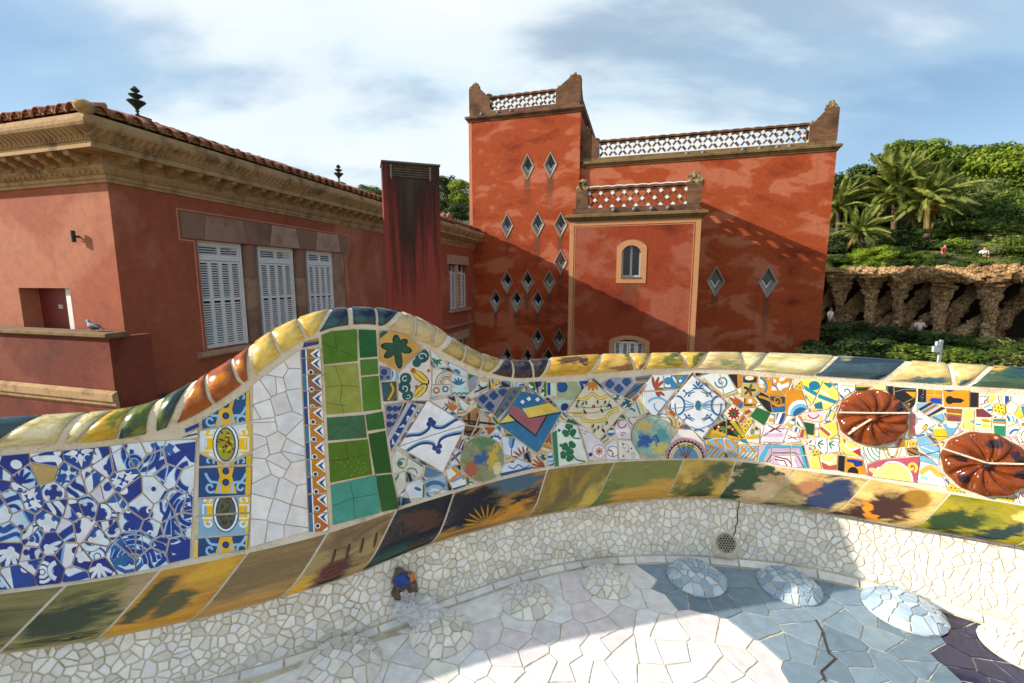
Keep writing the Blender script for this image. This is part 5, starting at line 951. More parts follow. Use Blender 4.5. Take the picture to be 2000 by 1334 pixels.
# lower roll
RM = [
 fired('roll_glaze_1', (150, 136, 80), [((70, 74, 36), .4, .55, 0.81, 0.472, 0, .7), ((206, 190, 150), .1, .95, 0.54, 0.27, 0, .5)], .6, (70, 66, 34), 1.4, 8),
 fired('roll_glaze_2', (160, 148, 84), [((62, 66, 34), .45, .62, 0.675, 0.378, 3, .5), ((180, 150, 110), .95, .9, 0.27, 0.405, 60, .5), ((176, 166, 116), .4, .1, 1.08, 0.27, 0, .6), ((40, 44, 28), .75, .4, 0.405, 0.0675, 4, .5)], .6, (84, 78, 42), 1.4, 9),
 fired('roll_glaze_3', (206, 150, 36), [((80, 76, 34), .18, .72, 0.216, 0.324, 0, .4), ((84, 80, 34), .55, .62, 0.297, 0.203, 0, .4), ((196, 158, 90), .4, .15, 0.945, 0.27, 0, .8), ((226, 170, 40), .7, .9, 0.405, 0.203, 0, .8)], .3, (176, 116, 32), 1.4, 7, warp=.14),
 fired('roll_glaze_4', (162, 126, 70), [((128, 100, 58), .4, .75, 1.08, 0.27, 0, .9), ((186, 140, 74), .4, .3, 0.945, 0.27, 0, .9)], .35, (124, 94, 54), 1.2, 9),
 fired('roll_glaze_5', (168, 140, 90), [((44, 22, 14), .5, .32, 0.459, 0.324, 20, .45), ((92, 34, 12), .42, .45, 0.351, 0.27, 0, .5), ((216, 170, 60), .12, .3, 0.27, 0.405, 30, .7)], .3, (120, 84, 44), 1.6, 6),
 fired('roll_glaze_6', (40, 26, 20), [((20, 62, 52), .3, .3, 0.405, 0.324, 20, .6), ((110, 62, 16), .15, .12, 0.405, 0.189, 0, .6), ((84, 46, 24), .6, .75, 0.675, 0.162, -10, .6)], .6, (16, 12, 12), 1.6, 8, rough=.08),
 fired('roll_glaze_7', (176, 128, 60), [((30, 20, 18), .22, .72, 0.567, 0.405, -20, .3), ((84, 104, 120), .7, .9, 0.405, 0.189, -10, .5), ((46, 24, 16), .86, .62, 0.27, 0.216, 10, .5), ((206, 140, 36), .7, .5, 0.405, 0.135, 20, .6)], .45, (116, 84, 40), 2, 5),
 fired('roll_glaze_8', (176, 142, 60), [((116, 96, 50), .35, .5, 0.243, 0.945, -30, .8), ((126, 114, 50), .7, .6, 0.216, 0.81, -30, .8), ((206, 172, 84), .85, .3, 0.27, 0.54, 0, .8)], .6, (106, 88, 36), 3.5, 2),
 fired('roll_glaze_9', (206, 156, 70), [((128, 128, 58), .5, .86, 1.22, 0.378, 0, .6), ((96, 112, 44), .06, .35, 0.27, 0.54, 0, .7)], .3, (176, 130, 52), 1.4, 6),
 fired('roll_glaze_10', (214, 174, 84), [((86, 88, 24), .45, .5, 0.54, 0.324, 20, .6), ((66, 74, 22), .6, .35, 0.405, 0.243, 30, .6), ((84, 90, 50), .8, .85, 0.27, 0.162, 0, .6)], .4, (160, 130, 40), 2.5, 4),
 fired('roll_glaze_11', (222, 190, 146), [((44, 74, 26), .3, .75, 0.405, 0.351, -50, .35), ((36, 62, 22), .1, .4, 0.27, 0.405, 30, .3), ((60, 84, 36), .6, .92, 0.405, 0.108, -10, .3), ((46, 74, 26), .25, .2, 0.27, 0.216, 0, .3)], .2, (200, 160, 110), 2.5, 4, warp=.5),
 fired('roll_glaze_12', (206, 180, 116), [((40, 52, 84), .66, .62, 0.459, 0.567, -30, .4), ((44, 44, 54), .12, .12, 0.405, 0.189, 10, .4), ((166, 116, 80), .3, .75, 0.27, 0.27, 0, .4), ((96, 112, 74), .5, .12, 0.54, 0.216, 0, .6)], .35, (150, 130, 90), 2.2, 4),
 fired('roll_glaze_13', (226, 192, 122), [((60, 30, 16), .40, .45, 0.54, 0.675, -36, .3), ((226, 140, 20), .34, .44, 0.081, 0.459, 40, .4), ((226, 140, 20), .5, .3, 0.0675, 0.324, 40, .4), ((150, 110, 40), .72, .85, 0.27, 0.162, -30, .6)], .25, (190, 150, 90), 1.8, 4, warp=.2),
 fired('roll_glaze_14', (168, 152, 48), [((38, 58, 22), .2, .55, 0.338, 0.405, -20, .5), ((24, 34, 20), .5, .12, 1.08, 0.27, 0, .6), ((40, 54, 50), .75, .5, 0.189, 0.405, -30, .5), ((226, 204, 120), .9, .85, 0.27, 0.189, 0, .5)], .7, (84, 96, 28), 2.6, 4),
]
RJ = [(-215, -80), (0, 129), (189, 314), (366, 484), (533, 639), (683, 774), (823, 886), (1009, 1069), (1131, 1200), (1278, 1335), (1386, 1437), (1472, 1555), (1601, 1699), (1762, 1856), (1960, 2060), (2160, 2240)]
RW = [1.6, 1.6, 1.6, 1.5, 1.4, 1.6, 1.1, 1.4, .7, .6, .8, .5, .7, .6, .8, .8]
def Iroll(ub, ut): return (idx_at(O_RB, Z_RB, ub), idx_at(O_RT, Z_RT, ut))
RI = [Iroll(*j) for j in RJ[1:-1]]
first, last = RI[0], RI[-1]
RI = [(max(0, first[0]-40-30*k), max(0, first[1]-40-30*k)) for k in range(4)][::-1] + RI + [(min(NS, last[0]+34*k), min(NS, last[1]+34*k)) for k in (1, 2, 3)]
def roll_seg(i0, i1, w0, w1, mat):
    mb = MB(); n = max(5, int(abs(i1[0]-i0[0])/2)+4); m = 16; vs = []; uv = []
    for a in range(n+1):
        f = a/n
        for b in range(m+1):
            t = b/m; e = t**1.25; ia = i0[0]+(i0[1]-i0[0])*e+w0; ib = i1[0]+(i1[1]-i1[0])*e-w1; i = ia+(ib-ia)*f
            p = roll_pt(i, .01+.97*t, .0005-(.003 if f in (0, 1) else 0)); vs.append(p); uv.append((f, t))
    fs = []; us = []
    for a in range(n):
        for b in range(m):
            q = (a*(m+1)+b, (a+1)*(m+1)+b, (a+1)*(m+1)+b+1, a*(m+1)+b+1); fs.append(q); us.append([uv[j] for j in q])
    mb.add(vs, fs, 0, us); return mb.build('roll_tile', mat, bench, smooth=True)
base_k = 4
segs = []
for k in range(len(RI)-1):
    j = k-base_k+1
    if RI[k+1][0]-RI[k][0] < 3: continue
    w0 = .5*.34*(RW[min(len(RW)-1, max(0, j+1))]); segs.append(roll_seg(RI[k], RI[k+1], w0, w0, RM[max(0, min(13, j))]))
# raised flower and finger marks pressed in two of the roll pieces
def on_roll(i, t, lift): return roll_pt(i, t, lift)
i6 = (RI[base_k+5][0]*.5+RI[base_k+6][0]*.5 + 2)
mb = MB()
for k in range(9):
    a = R_(-20-18*k); p0 = roll_pt(i6+.3, .42, .001); pts = []
    for q in range(5):
        f = .25+q/4*.75; pts.append(roll_pt(i6+.3+math.cos(a)*f*5.2, .42-math.sin(a)*f*.30, .0015))
    mb.tube(pts, [.0008, .0022, .003, .0028, .0012], 6)
mb.build('raised_flower', glz((196, 140, 50), .12), bench, smooth=True)
i4 = (RI[base_k+3][1]*.55+RI[base_k+4][1]*.45)
mb = MB()
for k in range(6):
    pts = [roll_pt(i4-6+k*2.6+q*.35, .60-.0*k+q*.055+(.05*k/6), .0006) for q in range(4)]; mb = MB(); mb.tube(pts, [.002, .0034, .0034, .002], 6); mb.build('thumb_mark', glz((92, 66, 34), .2), bench, smooth=True)
# white band: broken white tile, closely set
GREYS = [(220, 216, 206), (210, 206, 197), (224, 221, 213), (204, 199, 190), (217, 216, 214), (212, 209, 205), (224, 219, 209), (206, 200, 188)]
gl_all = [glz(c, .2) for c in GREYS]
DS = SL/NS
H_AV = float(np.mean(Z_RB-Z_ROW))
sd = scatter(2200, lambda: (rnd.uniform(0, SL), rnd.uniform(-.01, H_AV+.01)), .0115)
sdc = shatter(list(zip(sd, voronoi(sd, .0025, .045, .1))), .4, .0022, 4e-4)
big_ = []; mass = MB(); mass.slots = []
gx = voronoi
for s, c in sdc:
    if len(c) < 3: continue
    c = cut(c, (0, .004), (0, -1)) ; c = cut(c, (0, H_AV*.985), (0, 1)) if len(c) > 2 else c
    c = clean(ccw(c), .002) if len(c) > 2 else c
    if len(c) < 3 or abs(area(c)) < 6e-5: continue
    P3 = [band_pt(q[0]/DS, q[1]/H_AV) for q in c]; cen = sum(P3, Vector())/len(P3); u, v = view(cen) if cen.y > .15 else (-999, 0)
    big_.append((abs(area(c)) if -40 < u < 2040 and v < 1380 else 0, P3, cen))
def flat_chip(P3, cen, mats, mb=None, h=.0022, tilt=.03, toward=None, inset=.0007):
    n = Vector()
    for a, b in zip(P3, P3[1:]+P3[:1]): n += (a-cen).cross(b-cen)
    n.normalize(); tw = toward if toward is not None else (EYEV-cen)
    if n.dot(tw) < 0: n = -n; P3 = P3[::-1]
    n2 = (n + Vector((rnd.uniform(-1, 1), rnd.uniform(-1, 1), rnd.uniform(-1, 1)))*tilt).normalized()
    dev = max((p-cen).dot(n2) for p in P3); o = cen + n2*(h+dev*.5); top = [p - n2*((p-o).dot(n2)) for p in P3]; m = len(top)
    cc_ = sum(top, Vector())/m; ins = [p+(cc_-p).normalized()*inset for p in top]
    v = ins + [p - n2*.0006 for p in top] + [p - n2*.008 for p in top]; f = [tuple(range(m))] + [(m+k, m+(k+1) % m, (k+1) % m, k) for k in range(m)] + [(2*m+k, 2*m+(k+1) % m, m+(k+1) % m, m+k) for k in range(m)]
    mt = rnd.choice(mats)
    if mb is not None:
        if mt not in mb.slots: mb.slots.append(mt)
        mb.add(v, f, mb.slots.index(mt)); return None
    q = MB(); q.add([p-cen for p in v], f); q.org = cen; q.mt = mt; return q
big_.sort(key=lambda a: -a[0])
for k, (a, P3, cen) in enumerate(big_):
    if k < 298 and a > 0:
        q = flat_chip(P3, cen, gl_all); q.build('white_chip', q.mt, bench, Matrix.Translation(q.org))
    else: flat_chip(P3, cen, gl_all, mass)
mass.build('small_white_chips', mass.slots, bench, kind='stuff')
# row of cut rectangles along the foot of the back
pos = 0
mass = MB(); mass.slots = []
while pos < SL-.03:
    w = rnd.uniform(.05, .13); a, b = pos+.002, min(SL, pos+w)-.002; n = 3; pos += w
    lo = [at((a+(b-a)*k/n)/DS, .0015, SEAT_Z+.004) for k in range(n+1)]; hi = [at((a+(b-a)*k/n)/DS, O_ROW*.92, lerp(Z_ROW, (a+(b-a)*k/n)/DS)-.002) for k in range(n+1)]
    P3 = lo + hi[::-1]; cen = sum(P3, Vector())/len(P3); u, v = view(cen) if cen.y > .15 else (-999, 0)
    if -40 < u < 2040: q = flat_chip(P3, cen, gl_all, tilt=.004, h=.002); q.build('edge_tile', q.mt, bench, Matrix.Translation(q.org))
    else: flat_chip(P3, cen, gl_all, mass, h=.002)
# seat tiles
def S5(x, y): p = on_z(550+x/2.857, 950+y/2.857, SEAT_Z); return (p.x, p.y)
def S6(x, y): p = on_z(1250+x/2.667, 950+y/2.667, SEAT_Z); return (p.x, p.y)
WS = [S5(*q) for q in [(90,1000),(560,880),(680,1060),(740,950),(960,930),(900,1040),(1080,1010),(1140,820),(1240,1060),(1090,700),(1340,770),(1520,700),(1650,590),(1480,590),(1310,850),(1480,810),(1400,920),(1250,950),(1630,830),(1590,930),(1560,1040),(1720,700),(1810,650),(1790,800),(1920,720),(1950,630),(1750,900),(1850,860),(1930,920),(1780,1050),(1900,1010),(1680,1020),(470,1060),(400,1130),(1480,1010),(650,740),(820,1130),(1000,1130),(1150,1140),(1350,1150),(1580,1150)]]
WS += [S6(*q) for q in [(35,480),(90,590),(30,700),(40,870),(70,980),(130,740),(310,720),(170,870),(240,980),(500,790),(350,900),(440,960),(640,870),(640,970),(540,900),(110,1080),(330,1070),(560,1070)]]
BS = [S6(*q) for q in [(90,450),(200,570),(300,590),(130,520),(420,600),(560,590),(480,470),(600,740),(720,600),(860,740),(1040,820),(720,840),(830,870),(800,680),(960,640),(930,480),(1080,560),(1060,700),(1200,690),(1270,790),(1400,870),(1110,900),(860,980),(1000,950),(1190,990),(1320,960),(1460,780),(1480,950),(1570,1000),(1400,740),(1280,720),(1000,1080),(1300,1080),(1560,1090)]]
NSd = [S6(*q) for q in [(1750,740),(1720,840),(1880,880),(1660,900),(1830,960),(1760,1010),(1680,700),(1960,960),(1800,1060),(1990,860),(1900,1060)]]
allS = WS+BS+NSd; nW, nB = len(WS), len(WS)+len(BS)
# the seat goes on to both sides of the picture and to its front edge
def rseat():
    i = rnd.uniform(2, NS-2); p = at(i, -rnd.uniform(.02, .54), SEAT_Z); 
    if p.y > .2:
        u, v = view(p)
        if 40 < u < 1990 and v < 1400: return None
        if v < 1360 and -20 < u < 2050: return None
    return (p.x, p.y)
ex_ = scatter(300, rseat, .07); allS += ex_
JP = [(JX[i], JY[i]) for i in range(0, NS+1, 6)]; JN = [(NX[i], NY[i]) for i in range(0, NS+1, 6)]; JPn = np.array(JP)
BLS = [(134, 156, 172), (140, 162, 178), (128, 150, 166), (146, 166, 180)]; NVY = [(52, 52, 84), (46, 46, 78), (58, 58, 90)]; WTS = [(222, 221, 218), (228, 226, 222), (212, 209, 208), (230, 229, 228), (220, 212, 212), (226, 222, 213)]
DOMES = [(664, 1302, .088), (862, 1232, .075), (1030, 1170, .070), (1186, 1132, .074), (1360, 1125, .080), (1541, 1141, .078), (1764, 1188, .086), (2000, 1266, .075)]
dome_c = []
for u, v, r in DOMES: p = on_z(u, v, SEAT_Z+.008); dome_c.append((p.x, p.y, r))
seat_mass = MB(); seat_mass.slots = []
def near_i(x, y): return int(np.argmin((JPn[:, 0]-x)**2+(JPn[:, 1]-y)**2))
for k, (s, c) in enumerate(zip(allS, voronoi(allS, .0022, .16, .4))):
    if len(c) < 3: continue
    m = near_i(*s)
    for q in range(max(0, m-3), min(len(JP), m+4)):
        if len(c) < 3: break
        c = cut(c, JP[q], JN[q], .003)
        if len(c) > 2: c = cut(c, (JP[q][0]-JN[q][0]*.52, JP[q][1]-JN[q][1]*.52), (-JN[q][0], -JN[q][1]))
    c = clean(ccw(c), .004) if len(c) > 2 else c
    if len(c) < 3 or abs(area(c)) < 1e-4: continue
    P3 = [Vector((a, b, SEAT_Z)) for a, b in c]; cen = sum(P3, Vector())/len(P3)
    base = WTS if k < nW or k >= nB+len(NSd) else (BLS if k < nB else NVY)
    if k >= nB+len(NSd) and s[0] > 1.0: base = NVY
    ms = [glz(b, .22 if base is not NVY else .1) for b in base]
    u, v = view(cen) if cen.y > .15 else (-999, 0)
    # ragged edges: nudge extra points along the longer sides
    R2 = []
    for a, b in zip(c, c[1:]+c[:1]):
        R2.append(a); l = math.hypot(b[0]-a[0], b[1]-a[1])
        if l > .035:
            nn = int(l/.016)
            for j in range(1, nn):
                f = j/nn; w = rnd.uniform(-.0011, .0011); R2.append((a[0]+(b[0]-a[0])*f-(b[1]-a[1])/l*w, a[1]+(b[1]-a[1])*f+(b[0]-a[0])/l*w))
    P3 = [Vector((a, b, SEAT_Z)) for a, b in R2]
    if -60 < u < 2060 and v < 1420:
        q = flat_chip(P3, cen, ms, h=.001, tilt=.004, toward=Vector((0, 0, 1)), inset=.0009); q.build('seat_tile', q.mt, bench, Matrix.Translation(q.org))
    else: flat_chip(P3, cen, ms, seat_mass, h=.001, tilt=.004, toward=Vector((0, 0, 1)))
seat_mass.build('further_seat_tiles', seat_mass.slots, bench, kind='stuff')
# domed bosses on the seat
for k, (x, y, r) in enumerate(dome_c):
    Hd = r*.42
    def dp(a, b, lift=0):
        q = min(1, math.hypot(a, b)/r); return Vector((x+a, y+b, SEAT_Z-.001+(Hd+lift)*math.sqrt(max(0, 1-q*q))**1.2+.002))
    m = MB(); vs = [dp(r*i/7*math.cos(t*math.pi/14), r*i/7*math.sin(t*math.pi/14)) for i in range(8) for t in range(28)]
    m.add(vs, [(i*28+t, i*28+(t+1) % 28, (i+1)*28+(t+1) % 28, (i+1)*28+t) for i in range(7) for t in range(28)])
    o = m.build('dome', GROUT, bench, smooth=True)
    def rd():
        a, b = rnd.uniform(-r, r), rnd.uniform(-r, r); return (a, b) if math.hypot(a, b) < r*.95 else None
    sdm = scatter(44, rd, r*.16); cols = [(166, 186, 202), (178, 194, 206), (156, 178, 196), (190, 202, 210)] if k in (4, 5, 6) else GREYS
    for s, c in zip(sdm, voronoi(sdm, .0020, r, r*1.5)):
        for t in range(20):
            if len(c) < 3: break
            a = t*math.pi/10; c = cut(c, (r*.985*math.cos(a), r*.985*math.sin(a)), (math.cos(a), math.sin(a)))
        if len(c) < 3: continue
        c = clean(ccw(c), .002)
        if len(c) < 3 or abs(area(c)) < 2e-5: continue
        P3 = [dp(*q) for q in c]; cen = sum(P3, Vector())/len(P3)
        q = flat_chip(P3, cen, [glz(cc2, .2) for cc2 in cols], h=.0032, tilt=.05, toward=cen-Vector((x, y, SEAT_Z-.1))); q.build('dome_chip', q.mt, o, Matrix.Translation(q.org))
# drain grating set in the band
hp = None
ti = idx_at(O_ROW, Z_ROW, 1415); dcen = band_pt(ti, .28); tn = Vector((float(np.interp(ti, range(NS+1), TX)), float(np.interp(ti, range(NS+1), TY)), 0)); nn_ = Vector((-tn.y, tn.x, 0)); fw = (-nn_+Vector((0, 0, .35))).normalized(); upv = tn.cross(fw).normalized()
if upv.z < 0: upv = -upv
Md = Matrix((tn, upv, tn.cross(upv))).transposed().to_4x4()
if Md.col[2].to_3d().dot(fw) < 0: Md = Matrix((-tn, upv, (-tn).cross(upv))).transposed().to_4x4()
Md.translation = dcen + fw*.002
m = MB(); vs = []; fs = []
for k in range(26):
    a = 2*math.pi*k/26; j = 1+.16*mnoise.noise(Vector((math.cos(a)*2, math.sin(a)*2, 3)))
    for rr_, z in ((.0, .0062), (.029, .0060), (.031*j, .0062), (.036*j, .004), (.044*j*j, -.003)): vs.append((rr_*math.cos(a)*1.05, rr_*math.sin(a), z))
m.add(vs, [(k*5+j, ((k+1) % 26)*5+j, ((k+1) % 26)*5+j+1, k*5+j+1) for k in range(26) for j in range(4)]); dr = m.build('drain', GROUT, bench, Md, smooth=True)
holes = [(x*.0078+(y % 2)*.0039, y*.0068) for x in range(-4, 5) for y in range(-4, 5) if math.hypot(x*.0078+(y % 2)*.0039, y*.0068) < .0225]
outer = [Vector((.0275*math.cos(k*math.pi/16), .0275*math.sin(k*math.pi/16), 0)) for k in range(32)]
hl = [[Vector((hx+.0028*math.cos(k*math.pi/3), hy+.0028*math.sin(k*math.pi/3), 0)) for k in range(6)] for hx, hy in holes]
tri = tessellate_polygon([outer]+hl); allp = outer+[p for h_ in hl for p in h_]
m = MB(); m.add([(p.x, p.y, .0105) for p in allp], [tuple(t) for t in tri])
for ring in [outer]+hl: n = len(ring); m.add([(p.x, p.y, .0105) for p in ring]+[(p.x, p.y, .0074) for p in ring], [(k, (k+1) % n, n+(k+1) % n, n+k) for k in range(n)])
m.build('grating', plain('dull_metal', (140, 132, 124), .45, metal=.6), dr, Md)
m = MB(); m.lathe([(.0001, .0078), (.026, .0078)], n=20); m.build('drain_hole', plain('dark_hole', (14, 12, 10), .95), dr, Md)
# crack down through the band
ci = idx_at(O_RB, Z_RB, 1443); pts = [band_pt(ci+.9*mnoise.noise(Vector((k*.7, 2, 1)))-k*.12, 1-k/14)+(-nn_)*.0036 for k in range(11)]
m = MB(); m.tube(pts, .0013, 4); m.build('crack', plain('dark_crack', (66, 50, 36), .95), bench)
# long crack across the seat
cp = [S6(915, 700), (S6(950, 760)), S6(965, 820), S6(985, 875), S6(1018, 900), S6(980, 935), S6(942, 968), S6(965, 1020)]; m = MB(); m.tube([Vector((a, b, SEAT_Z+.0012)) for a, b in cp], .0022, 4); m.build('crack', MATS['dark_crack'], bench)
# crumpled wrapper and cellophane stuffed in a gap of the band
wi = idx_at(O_ROW, Z_ROW, 790); wp = band_pt(wi, .42); tw = Vector((float(np.interp(wi, range(NS+1), TX)), float(np.interp(wi, range(NS+1), TY)), 0)); nw = Vector((-tw.y, tw.x, 0))
m = MB(); m.rock((0, 0, 0), 1, 3, 3, amp=.3, sq=(.034, .008, .056)); socket = m.build('broken_socket', plain('broken_mortar', (120, 100, 80), .95, bumps=.8, scale=60), bench, Matrix.Translation(wp+Vector((0, 0, .004))), smooth=True)
wr = thing('crumpled_wrapper', 'crumpled foil wrapper with a blue end and clear cellophane stuck in the bench', 'litter', Matrix.Translation(wp - nw*.02 - Vector((0, 0, .02))))
def crumple(name, c, s, seed, mat, n=3, amp=.5, lab=None):
    q = MB(); q.rock((0, 0, 0), 1, seed, n, amp=amp, sq=s); q.v = [tuple(Vector(p)*(1+.22*mnoise.noise(Vector(p)*90+Vector((seed, 0, 0))))) for p in q.v]
    return q.build(name, mat, wr, Matrix.Translation(c), label=lab)
foil, t_, b_ = newmat('foil'); b_.inputs['Base Color'].default_value = (*lin((104, 88, 78)), 1); b_.inputs['Metallic'].default_value = .55; b_.inputs['Roughness'].default_value = .38
gz = N(t_, 'ShaderNodeNewGeometry'); nz_ = N(t_, 'ShaderNodeTexVoronoi', i_Scale=130); L(t_, gz.outputs['Position'], nz_.inputs['Vector']); bump(t_, b_, nz_.outputs[0], .9, .006)
crumple('foil_body', wp-nw*.014+Vector((0, 0, .012)), (.030, .018, .042), 5, foil, 4, .28)
crumple('printed_end', wp-nw*.02+tw*-.006+Vector((0, 0, .046)), (.020, .013, .015), 8, glz((26, 74, 150), .3), amp=.2); crumple('printed_end', wp-nw*.018+tw*.014+Vector((0, 0, .045)), (.012, .012, .014), 9, glz((206, 122, 70), .3), amp=.2, lab='orange corner of the wrapper')
cel, t_, b_ = newmat('cellophane'); b_.inputs['Base Color'].default_value = (.86, .86, .88, 1); b_.inputs['Roughness'].default_value = .12; b_.inputs['Alpha'].default_value = .42
gz = N(t_, 'ShaderNodeNewGeometry'); nz_ = N(t_, 'ShaderNodeTexNoise', i_Scale=55, i_Detail=2, i_Distortion=1.0); L(t_, gz.outputs['Position'], nz_.inputs['Vector']); bump(t_, b_, nz_.outputs[0], 1, .012)
crumple('cellophane', wp-nw*.040+tw*.018-Vector((0, 0, .034)), (.052, .028, .026), 12, cel, 4, .6); crumple('cellophane', wp-nw*.030+tw*.0-Vector((0, 0, .010)), (.022, .016, .030), 14, cel, 4, .7)
# the panel goes on past both ends of the view
def panel_pt(i, t): z3, z4 = lerp(Z_RT, i), lerp(Z_CB, i); return at(i, O_RT+.004+(O_CB-O_RT)*t, z3+(z4-z3)*t)
iA, iB = idx_at(O_RT, Z_RT, -30), idx_at(O_RT, Z_RT, 2036); HP = float(np.mean((Z_CB-Z_RT)[int(iB):])); more_ = MB(); more_.slots = []
for lo_, hi_, cols in ((0, iA*DS, [NAVY, COB, MID, (206, 216, 230), WHT]), (iB*DS, SL, [PYEL, YEL, WHT, (232, 226, 214), ORG, (60, 140, 180), PNK, BLK, GRN])):
    if hi_-lo_ < .05: continue
    sd2 = scatter(int((hi_-lo_)*HP/.0011), lambda: (rnd.uniform(lo_, hi_), rnd.uniform(.0, HP)), .022)
    for s, c in zip(sd2, voronoi(sd2, .003, .06, .15)):
        for o_, n_ in (((0, HP*.02), (0, -1)), ((0, HP*.93), (0, 1)), ((lo_, 0), (-1, 0)), ((hi_, 0), (1, 0))):
            if len(c) > 2: c = cut(c, o_, n_)
        c = clean(ccw(c), .003) if len(c) > 2 else c
        if len(c) > 2 and abs(area(c)) > 1e-4:
            P3 = [panel_pt(q[0]/DS, q[1]/HP) for q in c]; flat_chip(P3, sum(P3, Vector())/len(P3), [glz(rnd.choice(cols))], more_, h=.003)
if more_.v: more_.build('further_panel_tiles', more_.slots, bench, kind='stuff')
# ------------------------------------------------------------------ ground and terrace
def rowB(u, v, r=None, d=None):
    """point in the buildings' axes (x along the fronts, y away) on one of their wall planes"""
    w = MBD.inverted().to_3x3() @ ray(u, v); e = EYEV; t = (r/w.x) if r is not None else (d/w.y)
    return Vector((w.x*t, w.y*t, EYE + w.z*t))
mb = MB(); G = -5.0; n = 40
mb.add([(-420+840*i/n, -120+760*j/n, G) for j in range(n+1) for i in range(n+1)], [(j*(n+1)+i, j*(n+1)+i+1, (j+1)*(n+1)+i+1, (j+1)*(n+1)+i) for j in range(n) for i in range(n)])
m, t, b = newmat('earth'); ge = N(t, 'ShaderNodeNewGeometry'); nz = N(t, 'ShaderNodeTexNoise', i_Scale=.35, i_Detail=9, i_Roughness=.65); L(t, ge.outputs['Position'], nz.inputs['Vector'])
r = ramp(t, [(.35, lin((96, 80, 58))), (.5, lin((128, 110, 82))), (.62, lin((78, 84, 48)))], nz.outputs[0]); L(t, r.outputs[0], b.inputs['Base Color']); b.inputs['Roughness'].default_value = .95; bump(t, b, nz.outputs[0], .6, .2)
EARTH = m; mb.build('ground', EARTH, None, kind='structure')
edge = [at(i, .26, 0) for i in range(0, NS+1, 6)]; poly_ = [(p.x, p.y) for p in edge] + [(7, 0), (7, -14), (-9, -14), (-9, -.5)]
mb = MB(); v3 = [Vector((a, b, 0)) for a, b in poly_]; tri = tessellate_polygon([v3]); nn = len(v3)
mb.add([(p.x, p.y, 0) for p in v3], [tuple(q) for q in tri]); mb.add([(p.x, p.y, 0) for p in v3]+[(p.x, p.y, G) for p in v3], [(i, (i+1) % nn, nn+(i+1) % nn, nn+i) for i in range(nn)])
mb.build('terrace_floor', plain('sandy_floor', (186, 164, 128), .9, bumps=.5, scale=20), None, kind='structure')

# ------------------------------------------------------------------ materials of the houses
def stucco(name, base, light, dark, blot=.5, horiz=1.0, scale=.55):
    m, t, b = newmat(name); tc_ = N(t, 'ShaderNodeTexCoord'); mp = N(t, 'ShaderNodeMapping'); mp.inputs['Scale'].default_value = (1, 1, horiz); L(t, tc_.outputs['Object'], mp.inputs[0])
    a = N(t, 'ShaderNodeTexNoise', i_Scale=scale, i_Detail=8, i_Roughness=.58, i_Distortion=.4); L(t, mp.outputs[0], a.inputs['Vector'])
    f = N(t, 'ShaderNodeTexNoise', i_Scale=6, i_Detail=8, i_Roughness=.7); L(t, tc_.outputs['Object'], f.inputs['Vector'])
    B, Lt, Dk = lin(base), lin(light), lin(dark)
    r = ramp(t, [(.26, Dk), (.43, B), (.47+blot*.06, B), (.515+blot*.10, Lt), (.8, Lt)], a.outputs[0])
    r2 = ramp(t, [(.3, (.80,)*3), (.7, (1.1,)*3)], f.outputs[0]); mu = N(t, 'ShaderNodeMixRGB', blend_type='MULTIPLY', i_Fac=1); L(t, r.outputs[0], mu.inputs['Color1']); L(t, r2.outputs[0], mu.inputs['Color2'])
    mv = N(t, 'ShaderNodeMapping'); mv.inputs['Scale'].default_value = (2.2, 2.2, .16); L(t, tc_.outputs['Object'], mv.inputs[0]); s = N(t, 'ShaderNodeTexNoise', i_Scale=1.4, i_Detail=5); L(t, mv.outputs[0], s.inputs['Vector'])
    r3 = ramp(t, [(.60, (1,)*3), (.80, (.74, .68, .64))], s.outputs[0]); m2 = N(t, 'ShaderNodeMixRGB', blend_type='MULTIPLY', i_Fac=.8); L(t, mu.outputs[0], m2.inputs['Color1']); L(t, r3.outputs[0], m2.inputs['Color2'])
    L(t, m2.outputs[0], b.inputs['Base Color']); b.inputs['Roughness'].default_value = .85; b.inputs['Specular IOR Level'].default_value = .25
    g = N(t, 'ShaderNodeTexNoise', i_Scale=40, i_Detail=4); L(t, tc_.outputs['Object'], g.inputs['Vector']); bump(t, b, g.outputs[0], .35, .02); return m
ST_TOWER = stucco('red_stucco', (162, 72, 36), (182, 104, 74), (120, 42, 20), .5, 2.1, .5)
ST_ANNEX = stucco('annex_stucco', (148, 62, 34), (160, 88, 64), (114, 40, 20), .55, 1.3, .42)
ST_PAV = stucco('pavilion_stucco', (162, 88, 62), (178, 112, 84), (138, 64, 46), .75, 1, .35)
ST_BALC = stucco('balcony_stucco', (112, 50, 36), (128, 66, 48), (60, 26, 18), .8, 1, .8)
def stone(name, base, dark, scale=3.0):
    m, t, b = newmat(name); tc_ = N(t, 'ShaderNodeTexCoord'); a = N(t, 'ShaderNodeTexNoise', i_Scale=scale, i_Detail=10, i_Roughness=.68); L(t, tc_.outputs['Object'], a.inputs['Vector'])
    r = ramp(t, [(.27, lin(dark)), (.5, lin(base)), (.7, tuple(min(1, x*1.15) for x in lin(base)))], a.outputs[0]); L(t, r.outputs[0], b.inputs['Base Color']); b.inputs['Roughness'].default_value = .9
    bump(t, b, a.outputs[0], .7, .03); return m
SANDST = stone('weathered_sandstone', (174, 140, 98), (84, 62, 40)); SILL = stone('sill_stone', (158, 122, 102), (118, 88, 74)); SILL2 = stone('pale_sill_stone', (176, 144, 120), (136, 106, 88)); MOSS = stone('mossy_stone', (122, 98, 60), (58, 46, 30), 2.2)
ROCK = stone('rough_stone', (140, 116, 82), (56, 46, 30), 5)
